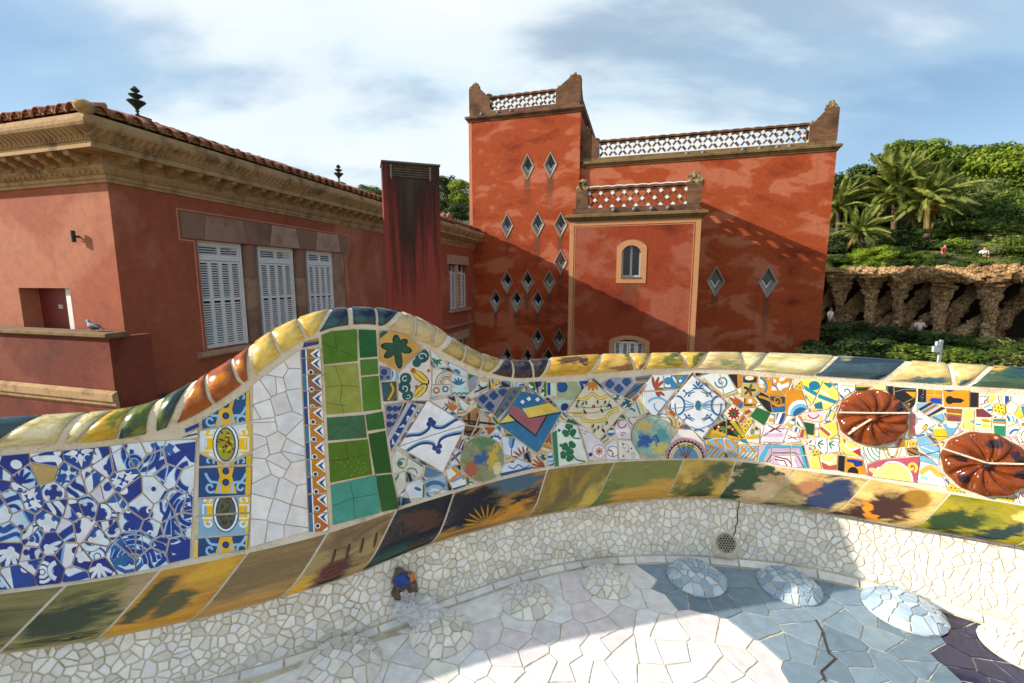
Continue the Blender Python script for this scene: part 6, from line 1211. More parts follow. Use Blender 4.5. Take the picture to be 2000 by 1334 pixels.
def brickmat():
    m, t, b = newmat('old_brick'); tc_ = N(t, 'ShaderNodeTexCoord'); sp = N(t, 'ShaderNodeSeparateXYZ'); L(t, tc_.outputs['Object'], sp.inputs[0]); ad = N(t, 'ShaderNodeMath', operation='ADD'); L(t, sp.outputs[0], ad.inputs[0]); L(t, sp.outputs[1], ad.inputs[1])
    cb = N(t, 'ShaderNodeCombineXYZ'); L(t, ad.outputs[0], cb.inputs[0]); L(t, sp.outputs[2], cb.inputs[1])
    br = N(t, 'ShaderNodeTexBrick', i_Scale=1.0); br.inputs['Brick Width'].default_value = .24; br.inputs['Row Height'].default_value = .065; br.inputs['Mortar Size'].default_value = .010
    br.inputs['Color1'].default_value = (*lin((128, 86, 58)), 1); br.inputs['Color2'].default_value = (*lin((96, 64, 42)), 1); br.inputs['Mortar'].default_value = (*lin((96, 76, 58)), 1); L(t, cb.outputs[0], br.inputs['Vector'])
    nz = N(t, 'ShaderNodeTexNoise', i_Scale=1.6, i_Detail=8); L(t, tc_.outputs['Object'], nz.inputs['Vector']); r = ramp(t, [(.35, (.5, .5, .42)), (.55, (1, 1, 1)), (.75, (1.25, 1.2, 1.1))], nz.outputs[0])
    mu = N(t, 'ShaderNodeMixRGB', blend_type='MULTIPLY', i_Fac=1); L(t, br.outputs[0], mu.inputs['Color1']); L(t, r.outputs[0], mu.inputs['Color2']); L(t, mu.outputs[0], b.inputs['Base Color']); b.inputs['Roughness'].default_value = .92; bump(t, b, br.outputs['Fac'], -.6, .02); return m
BRICK = brickmat(); WPAINT = plain('white_paint', (228, 226, 222), .5, .06); CREAM = plain('cream_paint', (188, 134, 90), .8, .1, 4); GLASS = plain('dark_glass', (22, 24, 30), .08, .1, 2); DARK = plain('dark_interior', (26, 20, 18), .9)
CERW = plain('white_ceramic', (226, 222, 214), .25, .1, 20); TERRA = stone('terracotta', (156, 96, 72), (84, 56, 44), 6); MORT = stone('ochre_mortar', (182, 146, 92), (104, 82, 52), 6); BRONZE = plain('green_bronze', (52, 66, 54), .55, .4, 12, .5, .3); PINKL = plain('painted_line', (196, 132, 108), .8, .08); LINT = stone('lintel_stone', (136, 104, 86), (108, 82, 66), 2)
REVEAL = plain('pale_reveal', (150, 146, 134), .85, .14, 6)
def wall_holes(mb, plane, c, outer, holes, depth, sgn=1, mi=0, ri=0):
    """wall in plane axis=c with cut openings and their reveals; outline points are (along, z)"""
    def P(q, off=0): return (q[0], c+off, q[1]) if plane == 'y' else (c+off, q[0], q[1])
    rings = [outer]+holes; allp = [q for r_ in rings for q in r_]; tri = tessellate_polygon([[Vector((q[0], q[1], 0)) for q in r_] for r_ in rings])
    mb.add([P(q) for q in allp], [tuple(q) for q in tri], mi)
    for h in holes:
        k = len(h); mb.add([P(q) for q in h]+[P(q, depth*sgn) for q in h], [(i, (i+1) % k, k+(i+1) % k, k+i) for i in range(k)], ri)
# ------------------------------------------------------------------ the long pavilion on the left
RW_, DW_ = -8.8, 5.7; DEND = 23.28; WT = 2.93
pav = thing('pavilion', 'long red stucco pavilion with carved sandstone cornice and shuttered windows on the left', 'building', MBD @ Matrix.Translation((-12.6, 12, G)))
mb = MB()
wall_holes(mb, 'x', RW_, [(DW_, G), (DEND, G), (DEND, WT), (DW_, WT)], [[(7.22, -.2), (12.0, -.2), (12.0, 2.1), (7.22, 2.1)], [(19.95, -.15), (22.25, -.15), (22.25, 2.06), (19.95, 2.06)], [(19.95, -3.9), (22.25, -3.9), (22.25, -1.75), (19.95, -1.75)]], .42, -1)
wall_holes(mb, 'y', DW_, [(-22, G), (RW_, G), (RW_, WT), (-22, WT)], [[(-11.5, -.9), (-10.08, -.9), (-10.08, 1.13), (-11.5, 1.13)]], .35, 1)
mb.add([(-22, DW_, G), (-22, DEND, G), (-22, DEND, WT), (-22, DW_, WT), (RW_, DEND, G), (RW_, DEND, WT)], [(0, 1, 2, 3), (1, 4, 5, 2)])
mb.build('wall', ST_PAV, pav, MBD)
# cornice: outline (outwards, height) swept round the corner
CPROF = [(0, 2.93), (.03, 2.93), (.03, 2.98), (.055, 2.99), (.055, 3.05), (.085, 3.06), (.15, 3.16), (.15, 3.18), (.13, 3.18), (.13, 3.36), (.45, 3.36), (.47, 3.35), (.47, 3.45), (.49, 3.455), (.49, 3.48), (.505, 3.49), (.52, 3.53), (.57, 3.58), (.63, 3.62), (.65, 3.66), (.655, 3.71), (.61, 3.72), (.60, 3.80), (.0, 3.80)]
mb = MB(); vs = []
for o, z in CPROF: vs += [(-22, DW_-o, z), (RW_+o, DW_-o, z), (RW_+o, DEND+.2, z)]
k = len(CPROF); mb.add(vs, [(i*3+j, i*3+j+1, (i+1)*3+j+1, (i+1)*3+j) for i in range(k-1) for j in range(2)]); mb.add([(RW_+o, DEND+.2, z) for o, z in CPROF], [tuple(range(k))])
mb.build('cornice', SANDST, pav, MBD)
# carved brackets, eggs, leaf ornaments: one mesh each, many copies
bq = MB(); bq.prism([(0, 3.355), (.30, 3.355), (.30, 3.30), (.27, 3.275), (.22, 3.285), (.19, 3.25), (.13, 3.22), (.05, 3.235), (.03, 3.19), (0, 3.185)], 'x', -.065, .065); bq.prism([(-.005, 3.36), (.315, 3.36), (.315, 3.335), (-.005, 3.335)], 'x', -.082, .082); BR = bq.mesh('bracket', SANDST)
eg = MB(); eg.rock((0, 0, 0), 1, 1, 1, amp=.05, sq=(.042, .028, .05)); EG = eg.mesh('egg_ornament', SANDST, True)
def on_front(r, z, o=0): return MBD @ Matrix.Translation((r, DW_-o, z)) @ Matrix.Rotation(math.pi, 4, 'Z')
def on_side(d, z, o=0): return MBD @ Matrix.Translation((RW_+o, d, z)) @ Matrix.Rotation(-math.pi/2, 4, 'Z')
x = 0.19
while x < 17.5: inst('bracket', BR, pav, on_side(DW_+x, 0, .13)); x += .39
x = .19
while x < 8.6: inst('bracket', BR, pav, on_front(RW_-x, 0, .13)); x += .39
eggs_far = MB()
for i in range(126):
    x = .05+i*.14
    if i < 84: inst('egg_ornament', EG, pav, on_side(DW_+x, 3.115, .115))
    else: eggs_far.rock((RW_+.115, DW_+x, 3.115), 1, 1, 1, amp=.05, sq=(.028, .042, .05))
eggs_far.build('far_egg_ornaments', SANDST, pav, MBD, kind='stuff')
for i in range(52): inst('egg_ornament', EG, pav, on_front(RW_-.05-i*.14, 3.115, .115))
# fine carving on the upper mouldings
mb = MB(); 
for i in range(250):
    x = i*.07; mb.box(RW_+.475, RW_+.502, DW_+x-.45, DW_+x-.42, 3.452, 3.486)
for i in range(110): x = i*.07; mb.box(RW_-x+.40, RW_-x+.43, DW_-.502, DW_-.475, 3.452, 3.486)
for i in range(150):
    x = DW_-.5+i*.12; mb.tube([(RW_+.51, x, 3.50), (RW_+.56, x+.02, 3.56), (RW_+.635, x+.05, 3.625)], [.022, .026, .014], 5)
for i in range(70):
    x = RW_+.5-i*.12; mb.tube([(x, DW_-.51, 3.50), (x-.02, DW_-.56, 3.56), (x-.05, DW_-.635, 3.625)], [.022, .026, .014], 5)
mb.build('carved_moulding', SANDST, pav, MBD, kind='stuff')
# roof
RR, EV, RZ = -12.6, 3.86, 5.26; hipd = DW_-.55+3.9
def corr(p0, p1, q0, q1, name):
    """corrugated slope between the eave p0-p1 and the ridge q0-q1"""
    p0, p1, q0, q1 = map(Vector, (p0, p1, q0, q1)); n = max(4, int((p1-p0).length/.26)*6); mb = MB(); vs = []
    nr = ((p1-p0).cross(q0-p0)).normalized(); nr = nr if nr.z > 0 else -nr
    for i in range(n+1):
        a = p0.lerp(p1, i/n); 
        for j in range(9): b_ = a.lerp(q0.lerp(q1, i/n), j/8); vs.append(b_ + nr*(.045*math.cos(i*math.pi/3)+.012*(j % 2)))
    mb.add(vs, [(i*9+j, (i+1)*9+j, (i+1)*9+j+1, i*9+j+1) for i in range(n) for j in range(8)]); mb.build(name, TERRA, pav, MBD, smooth=True)
e0 = RW_+.62
corr((e0, DW_-.62, EV), (e0, DEND, EV), (RR, hipd, RZ), (RR, DEND, RZ), 'roof')
corr((-22, DW_-.62, EV), (e0, DW_-.62, EV), (-16, hipd, RZ), (RR, hipd, RZ), 'roof')
mb = MB(); mb.add([(-22, DW_-.6, EV), (-22, DEND, EV), (RR-.01, DEND, RZ), (RR-.01, hipd, RZ), (-16, hipd, RZ)], [(0, 1, 2, 3, 4)]); mb.build('roof', TERRA, pav, MBD)
tl = MB(); vs = []
for j in range(5):
    y = -.03+j*.115; rr_ = .122-.005*j
    for k in range(9): a = math.pi*k/8; vs.append((rr_*math.cos(a)*.95, y, rr_*math.sin(a)*.9+y*.36))
    for k in range(9): a = math.pi*k/8; vs.append(((rr_-.016)*math.cos(a)*.95, y, (rr_-.016)*math.sin(a)*.9+y*.36))
fs = []
for j in range(4):
    for k in range(8): fs += [(j*18+k, j*18+k+1, (j+1)*18+k+1, (j+1)*18+k), (j*18+9+k, (j+1)*18+9+k, (j+1)*18+10+k, j*18+10+k)]
for k in range(8): fs.append((k, 9+k, 10+k, k+1))
tl.add(vs, fs); RT_ = tl.mesh('roof_tile', TERRA, True)
pl_ = MB(); pl_.add([(.10*math.cos(math.pi*k/8), .02, .092*math.sin(math.pi*k/8)) for k in range(9)], [tuple(range(9))]); pl_.v = [tuple(v) for v in pl_.v]; PLG = pl_.mesh('mortar_plug', MORT)
def jig(): return Matrix.Translation((0, rnd.uniform(-.025, .02), rnd.uniform(-.008, .012))) @ Matrix.Rotation(rnd.uniform(-.05, .05), 4, 'Z') @ Matrix.Rotation(rnd.uniform(-.04, .04), 4, 'Y')
for i in range(67):
    d = DW_-.38+i*.262
    for row in range(2 if i > 2 else 1):
        inst('roof_tile', RT_, pav, MBD @ Matrix.Translation((e0-.02-row*.40, d, EV+.0+row*.150)) @ Matrix.Rotation(math.pi/2, 4, 'Z') @ jig())
        if row == 0: inst('mortar_plug', PLG, pav, MBD @ Matrix.Translation((e0-.02, d, EV-.01)) @ Matrix.Rotation(math.pi/2, 4, 'Z'))
for i in range(34):
    r_ = e0-.24-i*.262
    for row in range(2 if i > 2 else 1): inst('roof_tile', RT_, pav, MBD @ Matrix.Translation((r_, DW_-.60+row*.40, EV+row*.150)) @ jig())
    inst('mortar_plug', PLG, pav, MBD @ Matrix.Translation((r_, DW_-.60, EV-.01)))
mb = MB(); vs = []
for i, q in enumerate([(e0-.01, -.02), (e0-.01, -.0)]): pass
mb.rock((e0-.06, DW_-.56, EV+.03), 1, 4, 2, amp=.2, sq=(.13, .13, .11)); mb.build('hip_mortar', MORT, pav, MBD, smooth=True)
mb = MB(); mb.tube([(RR, hipd-.1, RZ+.10), (RR, DEND, RZ+.10)], .07, 8)
for i in range(34): mb.tube([(RR, hipd+i*.42, RZ+.10), (RR, hipd+.07+i*.42, RZ+.10)], .105, 8)
mb.build('ridge_cap', BRONZE, pav, MBD, smooth=True)
FS_ = .82
fin = [(.10, 0), (.10, .03), (.05, .06), (.035, .14), (.06, .18), (.04, .22), (.10, .30), (.20, .40), (.24, .44), (.25, .46), (.18, .45), (.07, .49), (.06, .53), (.12, .58), (.18, .63), (.19, .65), (.12, .645), (.05, .68), (.05, .72), (.10, .76), (.13, .80), (.10, .81), (.07, .86), (.03, .90), (.001, .92)]
for dd in (hipd, rowB(663, 372, r=RR).y):
    mb = MB(); mb.lathe([(a_*FS_, b_*FS_+.08) for a_, b_ in fin], (0, 0, 0), 14); mb.box(-.2, .2, -.2, .2, -.2, .08); mb.build('finial', BRONZE, pav, MBD @ Matrix.Translation((RR, dd, RZ+.10)), smooth=False)
# window bay: lintel stones, columns, shutters, sill, painted line
def du(u, v, r=RW_): return rowB(u, v, r=r).y
ls = [6.91, du(398, 440), du(477, 450), du(528, 460), du(581, 465), du(617, 470), du(662, 480), 12.2]
for i, (a, b_) in enumerate(zip(ls, ls[1:])):
    s0 = (.05 if i % 2 else -.05) if i else 0; s1 = (-.05 if i % 2 else .05) if i < 6 else 0
    mb = MB(); mb.prism([(a+s0+.006, 2.62), (b_+s1-.006, 2.62), (b_-s1-.006, 2.115), (a-s0+.006, 2.115)], 'x', RW_-.3, RW_+.022); mb.build('lintel_stone', [LINT, SILL, LINT, SILL2, LINT, SILL2, LINT][i], pav, MBD)
def column(d, rad, z0, z1, parts):
    zz = [z0+(z1-z0)*i/parts for i in range(parts+1)]
    for i, (a, b_) in enumerate(zip(zz, zz[1:])):
        mb = MB(); mb.lathe([(rad*.985, a+.003), (rad, a+.012), (rad, b_-.012), (rad*.985, b_-.003)], (RW_-.21, d, 0), 20); mb.build('column_drum', SILL if i % 2 else LINT, pav, MBD, smooth=False)
column(8.62, .195, -.2, 2.115, 3); column(10.25, .195, -.2, 2.115, 3)
mb = MB(); mb.box(RW_-.40, RW_-.02, 11.56, 11.995, -.2, 2.115); mb.build('stone_pier', SILL, pav, MBD)
mb = MB(); mb.box(RW_-.40, RW_-.02, 7.225, 7.262, -.2, 2.115); mb.build('stone_pier', SILL2, pav, MBD)
mb = MB(); mb.prism([(RW_-.4, -.2), (RW_+.14, -.23), (RW_+.14, -.30), (RW_+.10, -.34), (RW_+.003, -.36), (RW_-.4, -.36)], 'y', 7.0, 12.15); mb.build('sill', SILL2, pav, MBD)
mb = MB()
for a in ((6.85, 12.26, 2.655, 2.68), (6.85, 6.875, 2.06, 2.655), (12.235, 12.26, 2.06, 2.655), (6.876, 7.17, 2.06, 2.085), (12.08, 12.234, 2.06, 2.085), (7.145, 7.17, -.2, 2.059), (12.08, 12.105, -.2, 2.059)): mb.box(RW_+.001, RW_+.009, *a)
mb.build('painted_line', PINKL, pav, MBD)
def louvre(parent, d0, d1, z0, z1, name, xs=RW_-.14, mids=(), step=.052):
    f = MB(); w = .035
    f.box(xs-.02, xs+.02, d0, d0+w, z0, z1); f.box(xs-.02, xs+.02, d1-w, d1, z0, z1); f.box(xs-.02, xs+.02, d0+w, d1-w, z0, z0+.05); f.box(xs-.02, xs+.02, d0+w, d1-w, z1-.05, z1)
    for mz in mids: f.box(xs-.02, xs+.02, d0+w, d1-w, mz-.03, mz+.03)
    o = f.build(name, WPAINT, parent, MBD); s = MB(); z = z0+.07
    while z < z1-.06:
        if all(abs(z-mz) > .05 for mz in mids): s.mbox(Matrix.Translation((xs, (d0+d1)/2, z)) @ Matrix.Rotation(R_(38), 4, 'Y'), .021, (d1-d0)/2-w, .0035)
        z += step
    s.build('slats', WPAINT, o, MBD, kind='stuff'); return o
def louvre_ns(*a, **k): return louvre(*a, **k)
for d0, d1 in ((7.27, 8.36), (8.86, 9.96), (10.52, 11.54)):
    w = MB(); w.box(RW_-.18, RW_-.10, d0-.012, d0+.03, -.2, 2.11); w.box(RW_-.18, RW_-.10, d1-.03, d1+.012, -.2, 2.11); w.box(RW_-.18, RW_-.10, d0+.03, d1-.03, 1.70, 1.76); w.box(RW_-.18, RW_-.10, d0+.03, d1-.03, 2.06, 2.11); o = w.build('window', WPAINT, pav, MBD)
    q = (d1-d0-.07)/4
    for i in range(4): louvre(pav, d0+.035+i*q+.003, d0+.035+(i+1)*q-.003, -.19, 1.69, 'shutter', mids=(.86,))
    for i in range(2): louvre(pav, d0+.035+i*2*q+.003, d0+.035+(i+1)*2*q-.003, 1.765, 2.055, 'transom_louvre')
    w = MB(); w.box(RW_-.415, RW_-.40, d0, d1, -.19, 2.1); w.build('pane', DARK, o, MBD)
for z1, z0 in ((2.06, -.15), (-1.75, -3.9)):
    mb = MB(); mb.box(RW_-.36, RW_+.02, 19.72, 22.42, z1, z1+.44); mb.build('lintel_stone', SILL2, pav, MBD)
    mb = MB(); mb.box(RW_-.36, RW_+.12, 19.8, 22.5, z0-.12, z0); mb.build('sill', SILL2, pav, MBD)
    mb = MB(); mb.lathe([(.17, z0), (.17, z1)], (RW_-.2, 21.1, 0), 14); mb.build('column_drum', SILL2, pav, MBD)
    for d0, d1 in ((19.97, 20.90), (21.30, 22.23)):
        w = MB(); w.box(RW_-.40, RW_-.39, d0, d1, z0, z1); w.build('pane', DARK, pav, MBD)
        for i in range(2): louvre(pav, d0+i*(d1-d0)/2+.003, d0+(i+1)*(d1-d0)/2-.003, z0+.01, z1-.4, 'shutter', step=.075)
        w = MB(); w.box(RW_-.33, RW_-.27, d0, d1, z1-.39, z1-.33); w.box(RW_-.33, RW_-.27, d0, d0+.06, z1-.33, z1); w.box(RW_-.33, RW_-.27, d1-.06, d1, z1-.33, z1); w.build('window', WPAINT, pav, MBD)
mb = MB(); mb.box(RW_+.001, RW_+.10, 19.3, DEND, -1.02, -.92); mb.build('string_course', SILL, pav, MBD)
mb = MB(); mb.prism([(RW_+.003, -.90), (RW_+.13, -.93), (RW_+.13, -1.0), (RW_+.003, -1.04)], 'y', 5.74, 13.6); mb.build('ledge', plain('grey_slate', (70, 70, 72), .7, .4, 6, .4), pav, MBD)
# door and balcony on the short front
mb = MB(); mb.box(-11.5, -10.42, DW_+.30, DW_+.349, -.9, 1.13); dr_ = mb.build('door', plain('red_door_paint', (120, 34, 26), .55), pav, MBD)
mb = MB(); mb.box(-10.98, -10.86, DW_+.292, DW_+.30, .72, .80); mb.build('door_plate', plain('cream_plate', (196, 178, 150), .5), dr_, MBD)
mb = MB(); mb.box(-10.415, -10.085, DW_+.12, DW_+.349, -.9, 1.13); mb.build('door_side_panel', WPAINT, pav, MBD)
lr = rowB(147, 462, d=DW_-.06)
mb = MB(); mb.tube([(lr.x, DW_-.09, lr.z-.10), (lr.x, DW_-.09, lr.z+.10)], .035, 12); mb.tube([(lr.x, DW_-.08, lr.z), (lr.x-.0, DW_+.0, lr.z)], .018, 8); mb.tube([(lr.x-.1, DW_-.06, lr.z-.01), (lr.x, DW_-.08, lr.z-.01)], .012, 6); mb.build('wall_lamp', plain('black_metal', (20, 20, 22), .4), pav, MBD)
BD = 5.05; br = rowB(212, 660, d=BD).x; bz = rowB(120, 648, d=BD-.08).z; bl_ = rowB(120, 790, d=BD-.05).z
mb = MB(); mb.box(-22, br, BD, BD+.22, -1.6, bz-.08); mb.box(br-.2, br, BD+.22, DW_, -1.6, bz-.08); mb.build('balcony_parapet', ST_BALC, pav, MBD)
mb = MB(); mb.box(-22, br-.2, BD+.22, DW_, -.98, -.9); mb.build('balcony_floor', SILL, pav, MBD)
mb = MB(); mb.prism([(BD-.08, bz-.06), (BD-.08, bz-.015), (BD-.04, bz), (BD+.26, bz), (BD+.30, bz-.06), (BD+.25, bz-.085), (BD-.03, bz-.085)], 'x', -22, br+.05); mb.build('balcony_coping', MOSS, pav, MBD)
zl = rowB(226, 772, d=BD-.1).z
mb = MB(); mb.prism([(BD-.02, zl+.04), (BD-.10, zl+.0), (BD-.10, zl-.12), (BD-.06, zl-.14), (BD-.06, zl-.2), (BD-.002, zl-.26)], 'x', -22, br+.08); mb.build('balcony_base_moulding', SANDST, pav, MBD)
# brick chimney behind the far eave
ch = rowB(893, 440, r=-9.6); mb = MB(); mb.box(-10.3, -9.0, 20.4, 21.1, 4.0, rowB(893, 436, r=-9.6).z); mb.build('brick_chimney', BRICK, pav, MBD)
mb = MB()
for k in range(5): mb.rock((-10.2+k*.27, 20.75, rowB(893, 436, r=-9.6).z+.05), .2, k, 1)
mb.build('rough_stone_cap', ROCK, pav, MBD, kind='stuff')
# ------------------------------------------------------------------ vent slab
P1 = EYEV + ray(746, 316)*(9.6/ray(746, 316).y); dirv = Vector((.949, .316, 0)).normalized()
lo, hi = .2, 3
for _ in range(30):
    w_ = (lo+hi)/2
    if view(P1+dirv*w_)[0] < 858: lo = w_
    else: hi = w_
MS = Matrix.Translation((P1.x, P1.y, 0)) @ Matrix.Rotation(math.atan2(dirv.y, dirv.x), 4, 'Z'); VW, VZ = w_, P1.z
m, t, b = newmat('streaked_stucco'); tc_ = N(t, 'ShaderNodeTexCoord'); mp = N(t, 'ShaderNodeMapping'); mp.inputs['Scale'].default_value = (5.5, 5.5, .32); mp.inputs['Location'].default_value = (.7, .3, .2); L(t, tc_.outputs['Object'], mp.inputs[0])
a = N(t, 'ShaderNodeTexNoise', i_Scale=1.3, i_Detail=8, i_Roughness=.6); L(t, mp.outputs[0], a.inputs['Vector']); sp = N(t, 'ShaderNodeSeparateXYZ'); L(t, tc_.outputs['Object'], sp.inputs[0])
mr = N(t, 'ShaderNodeMapRange'); mr.inputs['From Min'].default_value = VZ-3.2; mr.inputs['From Max'].default_value = VZ; mr.inputs['To Min'].default_value = -.28; mr.inputs['To Max'].default_value = .16; L(t, sp.outputs[2], mr.inputs[0])
xm = N(t, 'ShaderNodeMath', operation='SUBTRACT', i_1=VW*.52); L(t, sp.outputs[0], xm.inputs[0]); xa = N(t, 'ShaderNodeMath', operation='ABSOLUTE'); L(t, xm.outputs[0], xa.inputs[0]); xs_ = N(t, 'ShaderNodeMath', operation='MULTIPLY_ADD', i_1=-.34, i_2=.10); L(t, xa.outputs[0], xs_.inputs[0])
ad = N(t, 'ShaderNodeMath', operation='ADD'); L(t, a.outputs[0], ad.inputs[0]); L(t, mr.outputs[0], ad.inputs[1]); ad2_ = N(t, 'ShaderNodeMath', operation='ADD'); L(t, ad.outputs[0], ad2_.inputs[0]); L(t, xs_.outputs[0], ad2_.inputs[1])
r = ramp(t, [(.30, lin((138, 54, 38))), (.44, lin((104, 38, 28))), (.58, lin((56, 28, 22))), (.82, lin((66, 58, 42)))], ad2_.outputs[0]); L(t, r.outputs[0], b.inputs['Base Color']); b.inputs['Roughness'].default_value = .9; bump(t, b, a.outputs[0], .4, .03)
vent = thing('vent_slab', 'tall free-standing red slab with black water streaks and a louvred vent at its top', 'vent shaft', MS @ Matrix.Translation((VW/2, .3, G)))
VM = m; mb = MB(); a0, a1, z0, z1 = VW*.145, VW*.83, VZ-.30, VZ-.045
mb.box(0, VW, .3, .55, G, VZ); mb.box(0, VW, 0, .2999, G, z0-.001); mb.box(0, a0, .0, .2999, z0, VZ); mb.box(a1, VW, .0, .2999, z0, VZ); mb.box(a0+.0005, a1-.0005, .0, .2999, z1, VZ); mb.build('slab', VM, vent, MS)
mb = MB(); mb.box(-.02, VW+.02, -.02, .57, VZ+.001, VZ+.035); mb.build('capping', plain('lead_capping', (96, 88, 80), .6), vent, MS)
gm = plain('weathered_grey_metal', (120, 104, 90), .6, .3, 10)
for k in range(5):
    mb = MB(); mb.mbox(Matrix.Translation(((a0+a1)/2, .04, z0+.035+k*.05)) @ Matrix.Rotation(R_(-28), 4, 'X'), (a1-a0)/2, .03, .005); mb.build('vent_slat', gm, vent, MS)
mb = MB(); mb.box(a0-.02, a0+.02, -.012, .03, z0-.02, z1+.01); mb.box(a1-.02, a1+.02, -.012, .03, z0-.02, z1+.01); mb.build('vent_frame', gm, vent, MS)
mb = MB(); mb.box(a0+.001, a1-.001, .28, .298, z0+.001, z1-.001); mb.build('vent_back', DARK, vent, MS)
# ------------------------------------------------------------------ the battlemented house
FD, WD, AD = 23.3, 23.5, 20.0
house = thing('battlemented_house', 'tall red house with lozenge windows, brick merlons and lattice parapets', 'building', MBD @ Matrix.Translation((0, 27, G)))
def dia(x, z, hw=.31, hh=.58): return [(x, z-hh), (x+hw, z), (x, z+hh), (x-hw, z)]
TD = [(-5.81, 7.08), (-4.61, 7.1), (-6.92, 4.15), (-5.25, 4.15), (-4.04, 4.1), (-4.01, 2.21), (-6.93, 1.19), (-5.78, 1.2), (-4.6, 1.19), (-7.57, .16), (-6.38, .17), (-5.22, .16), (-5.2, -1.86), (-4.03, -1.87), (-6.93, -2.95), (-5.76, -2.95), (-4.6, -2.9)]
WDm = [(3.5, 1.22), (5.75, 1.2)]
TR0, TR1, TT = -9.02, -3.12, 9.5
mb = MB(); wall_holes(mb, 'y', FD, [(TR0, G), (TR1, G), (TR1, TT), (TR0, TT)], [dia(*p) for p in TD], .001, 1); mb.add([(TR0, FD, G), (TR0, 33, G), (TR0, 33, TT), (TR0, FD, TT), (TR1, FD, G), (TR1, 33, G), (TR1, 33, TT), (TR1, FD, TT)], [(0, 1, 2, 3), (4, 7, 6, 5), (1, 5, 6, 2), (3, 2, 6, 7)]); mb.build('tower_wall', ST_TOWER, house, MBD)
WR1, WT2 = 8.05, 6.86
mb = MB(); wall_holes(mb, 'y', WD, [(TR1, G), (WR1, G), (WR1, WT2), (TR1, WT2)], [dia(p[0], p[1], .36, .66) for p in WDm], .001, 1); mb.add([(WR1, WD, G), (WR1, 33, G), (WR1, 33, WT2), (WR1, WD, WT2), (TR1, 33, G), (TR1, 33, WT2), (TR1, WD, WT2)], [(0, 3, 2, 1), (1, 2, 5, 4), (3, 6, 5, 2)]); mb.build('wing_wall', ST_TOWER, house, MBD)
STAIN = None
m, t, b = newmat('run_off_stain'); tc_ = N(t, 'ShaderNodeTexCoord'); sp = N(t, 'ShaderNodeSeparateXYZ'); L(t, tc_.outputs['UV'], sp.inputs[0]); nz = N(t, 'ShaderNodeTexNoise', i_Scale=5, i_Detail=5); L(t, tc_.outputs['Object'], nz.inputs['Vector'])
xa = N(t, 'ShaderNodeMath', operation='SUBTRACT', i_1=.5); L(t, sp.outputs[0], xa.inputs[0]); xb = N(t, 'ShaderNodeMath', operation='ABSOLUTE'); L(t, xa.outputs[0], xb.inputs[0]); xc = ramp(t, [(.12, (1,)*3), (.48, (0,)*3)], xb.outputs[0], 'EASE')
yc = ramp(t, [(0, (0,)*3), (.9, (.75,)*3), (1, (.3,)*3)], sp.outputs[1]); m1 = N(t, 'ShaderNodeMath', operation='MULTIPLY'); L(t, xc.outputs[0], m1.inputs[0]); L(t, yc.outputs[0], m1.inputs[1]); m2 = N(t, 'ShaderNodeMath', operation='MULTIPLY'); L(t, m1.outputs[0], m2.inputs[0]); L(t, nz.outputs[0], m2.inputs[1]); m3 = N(t, 'ShaderNodeMath', operation='MULTIPLY', i_1=1.5); L(t, m2.outputs[0], m3.inputs[0]); L(t, m3.outputs[0], b.inputs['Alpha'])
cr_ = ramp(t, [(.05, lin((96, 34, 24))), (.2, lin((120, 84, 62)))], m3.outputs[0]); L(t, cr_.outputs[0], b.inputs['Base Color']); b.inputs['Roughness'].default_value = .95; STAIN = m
def lozenge(x, z, c, hw, hh):
    q = dia(x, z, hw, hh); inn = dia(x, z+hh*.14, hw*.66, hh*.62); o2 = dia(x, z, hw+.045, hh+.075); f = MB()
    f.add([(p[0], c-.025, p[1]) for p in o2]+[(p[0], c-.025, p[1]) for p in q], [(i, (i+1) % 4, 4+(i+1) % 4, 4+i) for i in range(4)]); f.add([(p[0], c-.025, p[1]) for p in o2]+[(p[0], c, p[1]) for p in o2], [(i, 4+i, 4+(i+1) % 4, (i+1) % 4) for i in range(4)])
    f.add([(p[0], c-.025, p[1]) for p in q]+[(p[0], c+.24, p[1]) for p in inn], [(i, (i+1) % 4, 4+(i+1) % 4, 4+i) for i in range(4)])
    o = f.build('lozenge_window', REVEAL, house, MBD)
    g = MB(); i2 = dia(x, z+hh*.14, hw*.70, hh*.66); g.add([(p[0], c+.235, p[1]) for p in i2], [(0, 1, 2, 3)]); g.build('pane', GLASS, o, MBD)
    g = MB(); a, bb, c2 = (x-hw*.62, z+hh*.10), (x, z-hh*.50), (x+hw*.62, z+hh*.10)
    for s in (-1, 1): g.add([(x+s*hw*.60, c+.20, z+hh*.12), (x, c+.20, z-hh*.46), (x, c+.20, z-hh*.30), (x+s*hw*.46, c+.20, z+hh*.12)], [(0, 1, 2, 3)])
    g.build('glazing_bar', WPAINT, o, MBD)
    sw, sl2 = rnd.uniform(.13, .26), rnd.uniform(.9, 2.4); s = MB(); s.add([(x-sw, c-.004, z-hh-sl2), (x+sw, c-.004, z-hh-sl2), (x+sw, c-.004, z-hh+.05), (x-sw, c-.004, z-hh+.05)], [(0, 1, 2, 3)], 0, [[(0, 0), (1, 0), (1, 1), (0, 1)]]); s.build('stain', STAIN, o, MBD)
for x, z in TD: lozenge(x, z, FD, .31, .58)
for x, z in WDm: lozenge(x, z, WD, .36, .66)
mb = MB(); mb.box(TR0-.002, TR0+.17, FD-.006, FD+.001, G, TT); mb.build('corner_strip', plain('pale_red_strip', (196, 116, 84), .85), house, MBD)
